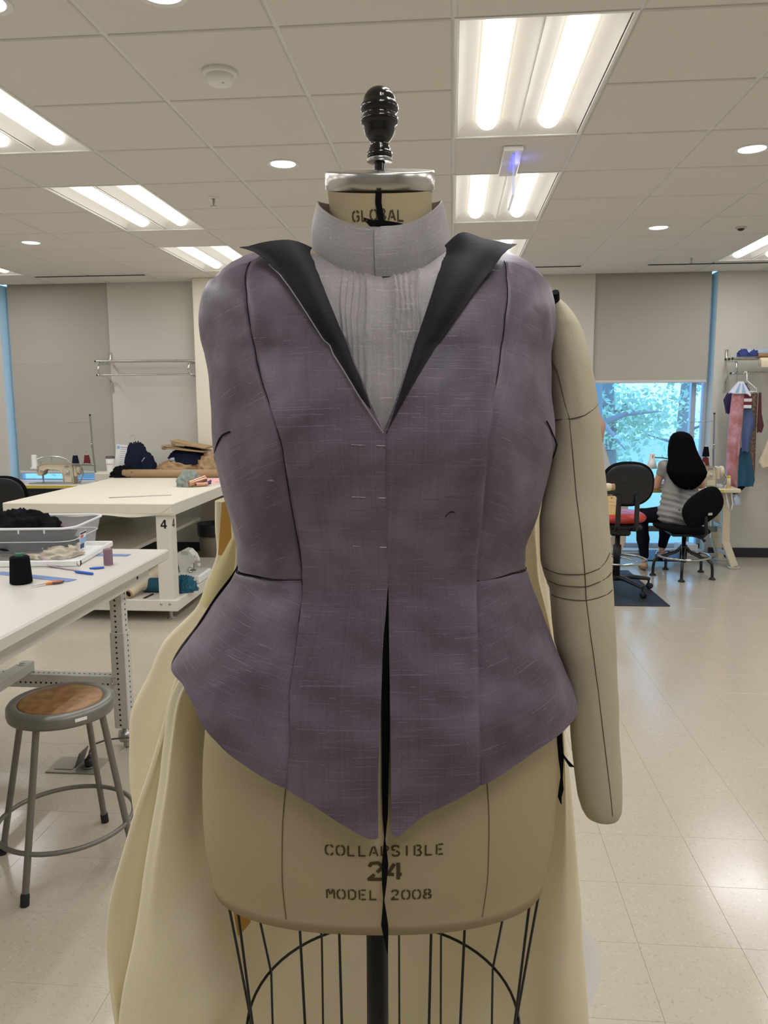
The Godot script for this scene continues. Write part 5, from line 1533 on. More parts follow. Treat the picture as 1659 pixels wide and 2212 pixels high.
	solo("pencil", Mb.new().tube([Vector3(-0.008, 0, 0.075), Vector3(0, 0, 0.06), Vector3(0, 0, -0.06)], [0.0008, 0.006, 0.006], 7), M.black_plastic, "black pencil lying on the cutting table's low shelf before the teal roll", "pencil", Vector3(-2.30, s + 0.006, -5.63), -0.15)
	overlocker(Vector3(-2.225, s, -6.25))
	var bin := thing("waste_bin", "grey brown waste bin lined with a black bag behind the cutting table", "waste bin", Vector3(-2.345, 0, -7.42))
	put(bin, "body", Mb.new().lathe([[0.0, 0.0], [0.115, 0.0], [0.12, 0.01], [0.145, 0.44], [0.140, 0.44]], 28), mt("bin_brown", rgb8(128, 118, 100), 0.6))
	put(bin, "bag", Mb.new().lathe([[0.150, 0.34], [0.152, 0.36], [0.153, 0.43], [0.158, 0.452], [0.15, 0.462], [0.135, 0.455], [0.125, 0.40], [0.0, 0.36]], 28), M.black_plastic)

func overlocker(at: Vector3) -> void:
	var o := thing("overlock_machine", "small white overlock sewing machine standing on the cutting table's low shelf", "sewing machine", at)
	put(o, "base", Mb.new().box(Vector3(0.02, 0.035, 0.03), Vector3(0.33, 0.07, 0.31), 0.012), M.white_plastic)
	put(o, "body", Mb.new().plate([Vector2(-0.02, 0.07), Vector2(-0.045, 0.20), Vector2(-0.035, 0.235), Vector2(0.02, 0.262), Vector2(0.06, 0.255), Vector2(0.10, 0.21), Vector2(0.115, 0.17), Vector2(0.085, 0.16), Vector2(0.06, 0.12), Vector2(0.055, 0.07)], 0.11, Vector3(0, 0.0, 0.02)), M.white_plastic)
	put(o, "body_panel", Mb.new().box(Vector3(0.03, 0.235, 0.078), Vector3(0.06, 0.03, 0.008), 0.003, Basis(Vector3.FORWARD, 0.2)), M.grey_paint)
	for q in [[0.115, 0.205, 0.06], [0.13, 0.175, 0.05], [0.14, 0.135, 0.07]]:
		put(o, "tension_dial", Mb.new().lathe([[0.0, -0.012], [0.013, -0.012], [0.015, 0.0], [0.013, 0.012], [0.0, 0.012]], 16, Vector3(q[0], q[1], q[2]), Basis(Vector3.FORWARD, PI / 2)), M.white_plastic)
	put(o, "presser_foot", Mb.new().box(Vector3(0.10, 0.095, 0.09), Vector3(0.05, 0.012, 0.025), 0.003).tube([Vector3(0.10, 0.095, 0.08), Vector3(0.10, 0.15, 0.07)], 0.006, 8).tube(ring_path(Vector3(0.075, 0.095, 0.09), 0.022, Vector3(0, 0, 1)), 0.003, 6, false, true), M.steel)
	put(o, "thread_rod", Mb.new().tube([Vector3(-0.10, 0.07, -0.06), Vector3(-0.10, 0.285, -0.06)], 0.003, 6).ball(Vector3(-0.10, 0.287, -0.06), Vector3(0.012, 0.010, 0.012), 10), M.white_plastic)
	put(o, "spool_tray", Mb.new().box(Vector3(-0.10, 0.078, -0.03), Vector3(0.13, 0.012, 0.14), 0.004), M.white_plastic)
	thread_cone("thread_cone", "black thread cone on the overlocker on the low shelf", M.black_cloth, M.grey_paint, at + Vector3(-0.085, 0.085, -0.02), 0.040, 0.024, 0.13)

func sewing_machine(called: String, label: String, at: Vector3) -> Node3D:
	# industrial lockstitch head: origin at the foot of its pillar, arm to the left
	var o := thing(called, label, "sewing machine", at)
	var side := [Vector2(0.10, 0.0), Vector2(0.10, 0.165), Vector2(0.09, 0.198), Vector2(0.05, 0.212), Vector2(-0.20, 0.215), Vector2(-0.265, 0.205), Vector2(-0.292, 0.18), Vector2(-0.297, 0.11), Vector2(-0.285, 0.088), Vector2(-0.262, 0.085), Vector2(-0.240, 0.098), Vector2(-0.225, 0.135), Vector2(-0.19, 0.158), Vector2(-0.10, 0.156), Vector2(-0.04, 0.146), Vector2(-0.018, 0.12), Vector2(-0.012, 0.06), Vector2(-0.012, 0.0)]
	var g := []
	for k in [[-0.042, 0.90], [-0.048, 0.97], [-0.05, 1.0], [0.05, 1.0], [0.055, 0.97], [0.05, 0.90]]:
		var row := []
		for i in side.size() + 1:
			var q: Vector2 = side[i % side.size()]
			var c := Vector2(-0.08, 0.13) if q.y > 0.06 else Vector2(0.04, 0.03)
			q = c + (q - c) * (1.0 - (1.0 - k[1]) * 0.5)
			row.append(Vector3(q.x, maxf(q.y, 0.0), k[0]))
		g.append(row)
	var mb := Mb.new().grid(g, [], false, false)
	mb.plate(side, 0.086)
	put(o, "casting", mb, M.machine_cream)
	put(o, "bed", Mb.new().box(Vector3(-0.13, 0.004, 0), Vector3(0.48, 0.010, 0.18), 0.002), M.steel)
	put(o, "face_plate", Mb.new().box(Vector3(-0.297, 0.145, 0), Vector3(0.006, 0.09, 0.07), 0.003), M.steel)
	put(o, "belt_cover", Mb.new().box(Vector3(0.115, 0.14, -0.005), Vector3(0.035, 0.13, 0.10), 0.012), M.machine_cream)
	put(o, "hand_wheel", Mb.new().lathe([[0.0, -0.022], [0.045, -0.022], [0.055, -0.012], [0.055, 0.010], [0.045, 0.018], [0.018, 0.020], [0.0, 0.020]], 28, Vector3(0.155, 0.155, 0), Basis(Vector3.FORWARD, PI / 2)), M.machine_cream)
	put(o, "stitch_dial", Mb.new().lathe([[0.0, 0.014], [0.017, 0.014], [0.020, 0.0]], 18, Vector3(0.045, 0.125, 0.052), Basis(Vector3.RIGHT, PI / 2)), M.grey_paint)
	put(o, "name_panel", Mb.new().box(Vector3(0.02, 0.130, 0.0552), Vector3(0.035, 0.055, 0.002), 0.001), M.machine_cream)
	put(o, "name_panel", Mb.new().box(Vector3(0.045, 0.045, 0.0555), Vector3(0.075, 0.05, 0.004), 0.002), M.machine_cream)
	put(o, "lettering", words("JUKI", 0.016), mt("logo_blue", rgb8(72, 76, 150), 0.5), Vector3(0.035, 0.183, 0.0556))
	put(o, "needle_bar", Mb.new().tube([Vector3(-0.262, 0.10, 0), Vector3(-0.262, 0.05, 0)], 0.005, 8).tube([Vector3(-0.262, 0.05, 0), Vector3(-0.262, 0.012, 0)], 0.0013, 6).tube([Vector3(-0.262, 0.10, -0.016), Vector3(-0.262, 0.016, -0.016)], 0.0055, 8).box(Vector3(-0.262, 0.013, 0), Vector3(0.022, 0.004, 0.034), 0.001), M.steel)
	put(o, "thread_guides", Mb.new().tube(ring_path(Vector3(-0.24, 0.13, 0.056), 0.012, Vector3.BACK), 0.003, 6, false, true).tube([Vector3(-0.285, 0.19, 0.052), Vector3(-0.27, 0.155, 0.062), Vector3(-0.285, 0.13, 0.056)], 0.003, 6).tube([Vector3(-0.255, 0.215, 0.03), Vector3(-0.255, 0.235, 0.03)], 0.004, 6), M.steel)
	put(o, "bobbin_winder", Mb.new().lathe([[0.0, 0.0], [0.018, 0.0], [0.02, 0.012], [0.0, 0.014]], 16, Vector3(0.17, 0.03, 0.05)).tube([Vector3(0.16, 0.005, 0.05), Vector3(0.18, 0.04, 0.05), Vector3(0.20, 0.10, 0.03)], 0.006, 8).tube([Vector3(0.20, 0.10, 0.03), Vector3(0.165, 0.17, 0.0)], 0.010, 8), M.steel)
	return o

func thread_stand(called: String, label: String, at: Vector3, reach: float) -> Node3D:
	var o := thing(called, label, "thread stand", at)
	put(o, "pole", Mb.new().tube([Vector3(0, 0.0, 0), Vector3(-0.02, 0.36, 0), Vector3(-0.03, 0.71, 0)], 0.0085, 10), M.steel)
	put(o, "pole_cap", Mb.new().lathe([[0.0, 0.0], [0.010, 0.0], [0.010, 0.016], [0.0, 0.018]], 12, Vector3(-0.03, 0.708, 0)), M.black_plastic)
	put(o, "thread_arm", Mb.new().bar(Vector3(-0.028, 0.645, 0), Vector3(-0.028 - reach, 0.635, 0), 0.014, 0.006).tube(ring_path(Vector3(-0.028 - reach, 0.635, 0), 0.008, Vector3.BACK, 12), 0.002, 6, false, true), M.steel)
	put(o, "spool_rack", Mb.new().bar(Vector3(0.0, 0.195, 0), Vector3(-0.24, 0.205, 0), 0.014, 0.016).lathe([[0.0, 0.0], [0.045, 0.0], [0.045, 0.004], [0.0, 0.005]], 20, Vector3(-0.09, 0.214, 0)).lathe([[0.0, 0.0], [0.045, 0.0], [0.045, 0.004], [0.0, 0.005]], 20, Vector3(-0.215, 0.214, 0)), M.steel)
	for x in [-0.09, -0.215]: put(o, "spool_pin", Mb.new().tube([Vector3(x, 0.215, 0), Vector3(x, 0.345, 0)], 0.003, 6), M.steel)
	put(o, "clamp", Mb.new().box(Vector3(-0.022, 0.40, 0.008), Vector3(0.024, 0.045, 0.02), 0.004), M.steel)
	return o

func left_sewing_corner() -> void:
	var t := thing("sewing_table", "white sewing table before the left window, yellow measuring tape along its edge", "table", Vector3(-4.305, 0, -7.95))
	put(t, "tabletop", Mb.new().box(Vector3(0, 0.778, -0.03), Vector3(1.3, 0.040, 0.52), 0.006), M.white_paint)
	put(t, "measuring_tape", Mb.new().box(Vector3(0.10, 0.778, 0.2312), Vector3(1.0, 0.026, 0.0014)), M.yellow_tape)
	var tk := Mb.new()
	for k in 60: tk.box(Vector3(-0.39 + k * 0.016, 0.778, 0.2321), Vector3(0.002, 0.010 if k % 3 else 0.018, 0.0006))
	stuff(put(t, "tape_marks", tk, M.black_ink))
	put(t, "motor_box", Mb.new().box(Vector3(0.0, 0.70, 0.02), Vector3(0.44, 0.10, 0.22), 0.008), M.black_plastic)
	for x in [-0.58, 0.58]:
		put(t, "leg", Mb.new().box(Vector3(x, 0.40, -0.04), Vector3(0.05, 0.72, 0.05), 0.004).box(Vector3(x, 0.03, -0.04), Vector3(0.05, 0.05, 0.5), 0.004), M.white_paint)
	put(t, "crossbar", Mb.new().box(Vector3(0, 0.33, -0.04), Vector3(1.16, 0.06, 0.03), 0.003), M.grey_paint)
	var m := sewing_machine("sewing_machine", "cream industrial sewing machine on the table before the left window", Vector3(-4.045, 0.798, -7.86))
	var lamp := thing("machine_lamp", "white tubular lamp on a curved neck over the left sewing machine", "lamp", Vector3(-4.045, 0.798, -7.86))
	put(lamp, "lamp_head", Mb.new().lathe([[0.0, 0.32], [0.026, 0.318], [0.028, 0.31], [0.030, 0.20], [0.050, 0.175], [0.048, 0.172], [0.0, 0.20]], 20, Vector3(-0.325, -0.015, 0.03)), M.white_plastic)
	put(lamp, "neck", Mb.new().tube([Vector3(-0.30, 0.255, 0.02), Vector3(-0.26, 0.275, 0), Vector3(-0.18, 0.285, -0.02), Vector3(-0.08, 0.28, -0.03), Vector3(0.0, 0.255, -0.03), Vector3(0.05, 0.21, -0.03)], 0.006, 8), M.chrome)
	put(lamp, "stay", Mb.new().tube([Vector3(-0.165, 0.215, -0.02), Vector3(-0.165, 0.284, -0.02)], 0.004, 6), M.chrome)
	var s := thread_stand("thread_stand", "tall thread stand behind the left sewing machine", Vector3(-3.69, 0.80, -7.80), 0.235)
	thread_cone("thread_cone", "black thread cone on the left thread stand", M.navy_cloth, M.grey_paint, Vector3(-3.905, 1.019, -7.80), 0.036, 0.024, 0.085)
	thread_cone("thread_cone", "dark red thread cone on the left thread stand", mt("red_thread", rgb8(110, 36, 34), 0.9), M.grey_paint, Vector3(-3.78, 1.019, -7.80), 0.034, 0.024, 0.088)
	# rack of chrome rails on the wall
	wall_rack("coat_rack", "empty chrome rack of two rails on the wall left of the pillar", Vector3(-3.715, 2.065, WALL_Z), 1.03)
	var st := office_chair("office_chair", "black office chair cut by the left edge of the picture", Vector3(-3.99, 0, -6.80), M.black_cloth, 0.0, 0.13)

func wall_rack(called: String, label: String, at: Vector3, ln: float) -> Node3D:
	var o := thing(called, label, "wall rack", at)
	for x in [0.02, ln - 0.04]:
		put(o, "bracket", Mb.new().tube([Vector3(x, 0.11, 0.012), Vector3(x, 0.05, 0.014), Vector3(x, 0.0, 0.03), Vector3(x, -0.012, 0.10), Vector3(x, -0.014, 0.24), Vector3(x, -0.03, 0.30), Vector3(x, -0.075, 0.325), Vector3(x, -0.125, 0.30), Vector3(x, -0.142, 0.24), Vector3(x, -0.146, 0.10), Vector3(x, -0.18, 0.035), Vector3(x, -0.23, 0.014), Vector3(x, -0.30, 0.012)], [0.016, 0.012, 0.011, 0.011, 0.011, 0.011, 0.011, 0.011, 0.011, 0.011, 0.011, 0.012, 0.016], 10), M.chrome)
	for q in [[0.008, 0.30], [0.008, 0.20], [0.008, 0.10], [-0.135, 0.27]]:
		put(o, "rail", Mb.new().tube([Vector3(-0.02, q[0], q[1]), Vector3(ln, q[0], q[1])], 0.0095, 12), M.chrome)
		put(o, "rail_cap", Mb.new().lathe([[0.0, -0.002], [0.011, -0.002], [0.011, 0.012], [0.0, 0.012]], 12, Vector3(-0.022, q[0], q[1]), Basis(Vector3.FORWARD, PI / 2)), M.black_plastic)
	return o

func stool() -> void:
	var o := thing("metal_stool", "grey metal stool with a round brown hardboard seat beside the white table", "stool", Vector3(-1.372, 0, -2.505), -0.07)
	var grey := mt("stool_grey", rgb8(118, 116, 108), 0.36, 0.35)
	var brown := mt("hardboard", rgb8(255, 255, 255), 0.5)
	brown.albedo_texture = noise_tex(0.02, rgb8(116, 82, 46), rgb8(146, 108, 62), 512, 5, 61)
	tri_map(brown, 2.0, false)
	var c := Vector3(0.012, 0, 0.0)
	put(o, "seat_pan", Mb.new().lathe([[0.0, 0.575], [0.160, 0.575], [0.168, 0.565], [0.176, 0.568], [0.179, 0.580], [0.178, 0.602], [0.172, 0.611], [0.155, 0.614], [0.143, 0.612], [0.141, 0.608], [0.0, 0.608]], 56, c), grey)
	put(o, "seat_board", Mb.new().lathe([[0.140, 0.606], [0.139, 0.6115], [0.134, 0.6128], [0.0, 0.6125]], 48, c), brown)
	put(o, "sticker", Mb.new().box(c + Vector3(0.140, 0.592, 0.1125), Vector3(0.040, 0.011, 0.0012), 0.0, Basis(Vector3.UP, 0.90)), M.paper)
	for k in 4:
		var d := Vector3(cos(k * PI / 2), 0, sin(k * PI / 2))
		put(o, "leg", Mb.new().tube([d * 0.258 + Vector3(0, 0.02, 0), d * 0.150 + c + Vector3(0, 0.575, 0)], 0.0115, 14), grey)
		var ft := put(o, "foot_tip", Mb.new().tube([d * 0.262 + Vector3(0, 0.0, 0), d * 0.2565 + Vector3(0, 0.034, 0), d * 0.2550 + Vector3(0, 0.040, 0)], [0.0145, 0.0145, 0.0125], 14), M.black_rubber)
	var ring := []
	for k in 56: ring.append(Vector3(cos(TAU * k / 56.0), 0, sin(TAU * k / 56.0)) * 0.231 + Vector3(0.003, 0.165, 0))
	put(o, "foot_ring", Mb.new().tube(ring, 0.0085, 10, false, true), grey)

func floor_outlet() -> void:
	var o := thing("floor_outlet", "steel floor outlet plate with an open flap and a plug, behind the stool", "floor outlet", Vector3(-1.688, 0.0, -3.218), 0.0)
	var plate := mt("outlet_steel", rgb8(150, 146, 136), 0.4, 0.6)
	put(o, "plate", Mb.new().box(Vector3(0, 0.003, 0), Vector3(0.232, 0.006, 0.155), 0.002), plate)
	put(o, "cover", Mb.new().box(Vector3(-0.045, 0.0072, 0.0), Vector3(0.085, 0.003, 0.10), 0.001), plate)
	put(o, "flap", Mb.new().box(Vector3(0.020, 0.045, 0.0), Vector3(0.006, 0.075, 0.085), 0.002, Basis(Vector3.FORWARD, 0.35)), mt("outlet_dark", rgb8(92, 94, 88), 0.4, 0.4))
	put(o, "socket", Mb.new().lathe([[0.0, 0.004], [0.026, 0.004], [0.028, 0.011], [0.020, 0.012], [0.018, 0.006], [0.0, 0.006]], 20, Vector3(0.06, 0.002, 0.02)), M.outlet_dark)
	var pl := thing("power_plug", "black power plug and cord running from the floor outlet to the table leg", "power cord", Vector3(-1.688, 0.0, -3.218))
	put(pl, "plug", Mb.new().box(Vector3(0.060, 0.030, 0.02), Vector3(0.030, 0.040, 0.026), 0.006).box(Vector3(0.066, 0.055, 0.018), Vector3(0.018, 0.02, 0.018), 0.005), M.black_plastic)
	put(pl, "cord", Mb.new().tube([Vector3(0.064, 0.06, 0.018), Vector3(0.068, 0.085, 0.01), Vector3(0.085, 0.105, -0.01), Vector3(0.12, 0.108, -0.05), Vector3(0.17, 0.095, -0.10), Vector3(0.20, 0.085, -0.13), Vector3(0.205, 0.05, -0.15), Vector3(0.215, 0.01, -0.17), Vector3(0.25, 0.006, -0.22), Vector3(0.26, 0.006, -0.5)], 0.0042, 8), mt("cord_brown", rgb8(70, 56, 50), 0.6))


func left_side() -> void:
	steel_table()
	steel_table_things()
	cutting_table()
	left_sewing_corner()
	stool()
	floor_outlet()


func office_chair(called: String, label: String, at: Vector3, seat_mat: Material, turn: float, low := 0.0) -> Node3D:
	# back towards the viewer
	var o := thing(called, label, "office chair", at, turn)
	put(o, "backrest", pad(Vector3(0.02, 0.945 - low, 0.205), 0.215, 0.190, 0.055, 2.5, Basis(Vector3.RIGHT, 0.12)), M.black_cloth)
	put(o, "back_shell", pad(Vector3(0.02, 0.945 - low, 0.232), 0.195, 0.17, 0.03, 2.5, Basis(Vector3.RIGHT, 0.12)), M.black_plastic)
	put(o, "seat", pad(Vector3(0.0, 0.645 - low, -0.02), 0.225, 0.215, 0.10, 2.8, Basis(Vector3.RIGHT, -PI / 2)), seat_mat)
	put(o, "seat_pan", Mb.new().box(Vector3(0, 0.575 - low, 0), Vector3(0.34, 0.04, 0.34), 0.015).box(Vector3(0, 0.53 - low, 0.02), Vector3(0.17, 0.07, 0.20), 0.015), M.black_plastic)
	for x in [-0.055, 0.095]:
		put(o, "back_strut", Mb.new().tube([Vector3(x * 0.8, 0.545 - low, 0.10), Vector3(x, 0.56 - low, 0.21), Vector3(x, 0.62 - low, 0.245), Vector3(x, 0.80 - low, 0.25), Vector3(x, 0.86 - low, 0.245)], 0.021, 10, true, false, 0.5), M.black_plastic)
	put(o, "gas_post", Mb.new().lathe([[0.0, 0.09], [0.030, 0.09], [0.030, 0.28], [0.035, 0.285], [0.035, 0.40], [0.022, 0.405], [0.022, 0.54 - low], [0.0, 0.54 - low]], 20), M.black_plastic)
	put(o, "foot_ring", Mb.new().tube(ring_path(Vector3(0, 0.275, 0), 0.245, Vector3.UP, 40), 0.0095, 8, false, true), M.chrome)
	for k in 3:
		var d := Vector3(cos(k * TAU / 3 + 0.7), 0, sin(k * TAU / 3 + 0.7))
		put(o, "ring_spoke", Mb.new().tube([d * 0.03 + Vector3(0, 0.30, 0), d * 0.245 + Vector3(0, 0.275, 0)], 0.006, 6), M.chrome)
	for k in 5:
		var a := k * TAU / 5 + 1.0
		var d := Vector3(cos(a), 0, sin(a))
		put(o, "base_arm", Mb.new().tube([d * 0.02 + Vector3(0, 0.115, 0), d * 0.10 + Vector3(0, 0.120, 0), d * 0.31 + Vector3(0, 0.088, 0)], [0.034, 0.031, 0.022], 8, true, false, 0.7), M.black_plastic)
		var c := put(o, "caster", Mb.new().tube([d * 0.305 + Vector3(0, 0.09, 0), d * 0.305 + Vector3(0, 0.045, 0)], 0.010, 8), M.black_plastic)
		var s := d.cross(Vector3.UP)
		for e in [-1.0, 1.0]:
			put(c, "wheel", Mb.new().lathe([[0.0, -0.008], [0.022, -0.008], [0.026, -0.003], [0.026, 0.003], [0.022, 0.008], [0.0, 0.008]], 16, d * 0.315 + s * 0.014 * e + Vector3(0, 0.0265, 0), Basis(Quaternion(Vector3.UP, s))), M.black_rubber)
	return o

func pad(c: Vector3, hx: float, hy: float, th: float, n: float, b: Basis) -> Mb:
	# a cushion: a rounded outline in x and y, swelling along z
	var g := []
	for i in 13:
		var t := PI * i / 12.0
		var k := pow(sin(t), 0.42)
		var row := []
		for j in 41:
			var a := TAU * (j % 40) / 40.0
			row.append(c + b * Vector3(hx * k * signf(cos(a)) * pow(absf(cos(a)), 2 / n), hy * k * signf(sin(a)) * pow(absf(sin(a)), 2 / n), -th / 2 * cos(t)))
		g.append(row)
	return Mb.new().grid(g, [], true, true)


# ---- right side of the room ----
# bones: [a, b, radius at a, radius at b]; joined by a smooth minimum and meshed as surface nets
func blob(bones: Array, cell: float, soft: float, ripple = null, into: Mb = null) -> Mb:
	var lo := Vector3.INF
	var hi := -Vector3.INF
	for q in bones:
		var r := maxf(q[2], q[3]) + cell * 4
		lo = lo.min(q[0] - Vector3.ONE * r).min(q[1] - Vector3.ONE * r)
		hi = hi.max(q[0] + Vector3.ONE * r).max(q[1] + Vector3.ONE * r)
	var n := Vector3i(((hi - lo) / cell).ceil()) + Vector3i.ONE
	var f := PackedFloat32Array()
	f.resize(n.x * n.y * n.z)
	f.fill(1.0)
	for q in bones:
		var a: Vector3 = q[0]
		var d: Vector3 = q[1] - q[0]
		var l2 := maxf(d.length_squared(), 1e-9)
		var r := maxf(q[2], q[3]) + soft + cell * 2
		var i0 := Vector3i((a.min(q[1]) - Vector3.ONE * r - lo) / cell).max(Vector3i.ZERO)
		var i1 := (Vector3i((a.max(q[1]) + Vector3.ONE * r - lo) / cell) + Vector3i.ONE).min(n - Vector3i.ONE)
		for z in range(i0.z, i1.z + 1):
			for y in range(i0.y, i1.y + 1):
				for x in range(i0.x, i1.x + 1):
					var p := lo + Vector3(x, y, z) * cell
					var t := clampf((p - a).dot(d) / l2, 0, 1)
					var e: float = (p - a - d * t).length() - lerpf(q[2], q[3], t)
					var k := (z * n.y + y) * n.x + x
					var h := maxf(soft - absf(f[k] - e), 0.0) / soft
					f[k] = minf(f[k], e) - h * h * soft * 0.25
	if ripple != null:
		for z in n.z:
			for y in n.y:
				for x in n.x:
					var k := (z * n.y + y) * n.x + x
					if f[k] < 0.05: f[k] += ripple.call(lo + Vector3(x, y, z) * cell)
	var at := {}
	var idx := func(x: int, y: int, z: int) -> int: return (z * n.y + y) * n.x + x
	for z in n.z - 1:
		for y in n.y - 1:
			for x in n.x - 1:
				var s := Vector3.ZERO
				var c := 0
				var k0 := (z * n.y + y) * n.x + x
				var v0 := f[k0]
				if v0 > cell * 2.5 or v0 < -cell * 2.5: continue
				for e in 12:
					var ax := e / 4
					var o := Vector3i.ZERO
					o[(ax + 1) % 3] = e & 1
					o[(ax + 2) % 3] = (e >> 1) & 1
					var w := o
					w[ax] = 1
					var fa := f[((z + o.z) * n.y + y + o.y) * n.x + x + o.x]
					var fb := f[((z + w.z) * n.y + y + w.y) * n.x + x + w.x]
					if (fa < 0) != (fb < 0):
						s += Vector3(o) + Vector3(w - o) * (fa / (fa - fb))
						c += 1
				if c: at[k0] = lo + (Vector3(x, y, z) + s / c) * cell
	var mb := into if into else Mb.new()
	mb.st.set_smooth_group(0)
	var step := [1, n.x, n.x * n.y]
	for k in at:
		for ax in 3:
			var u: int = step[(ax + 1) % 3]
			var w: int = step[(ax + 2) % 3]
			var fa: float = f[k]
			var fb: float = f[k + step[ax]]
			if (fa < 0) == (fb < 0): continue
			if not (at.has(k - u) and at.has(k - w) and at.has(k - u - w)): continue
			var q := [at[k], at[k - u], at[k - u - w], at[k - w]]
			if fa > 0: q.reverse()
			for j in [0, 2, 1, 0, 3, 2]: mb.v(q[j])
	return mb

func hand_bones(wrist: Vector3, fwd: Vector3, out: Vector3) -> Array:
	# palm, four fingers of unequal length bent at the knuckles, thumb leaving the side of the palm
	var up := out.cross(fwd).normalized()
	if up.y < 0: up = -up
	var b := [[wrist, wrist + fwd * 0.03, 0.022, 0.020]]
	var ln := [0.070, 0.080, 0.075, 0.058]
	for k in 4:
		var s := out * (0.027 - k * 0.018)
		var base := wrist + fwd * 0.085 + s
		b.append([wrist + fwd * 0.015 + s * 0.6, base, 0.012, 0.0105])
		var mid: Vector3 = base + fwd * ln[k] * 0.5 - up * 0.006
		b.append([base, mid, 0.0095, 0.0085])
		b.append([mid, mid + fwd * ln[k] * 0.38 - up * 0.020, 0.0085, 0.0070])
	var t0 := wrist + fwd * 0.030 + out * 0.024
	var t1 := t0 + fwd * 0.030 + out * 0.022 - up * 0.006
	b.append([wrist + fwd * 0.01, t0, 0.013, 0.012])
	b.append([t0, t1, 0.012, 0.010])
	b.append([t1, t1 + fwd * 0.030 + out * 0.004 - up * 0.008, 0.0095, 0.0075])
	return b

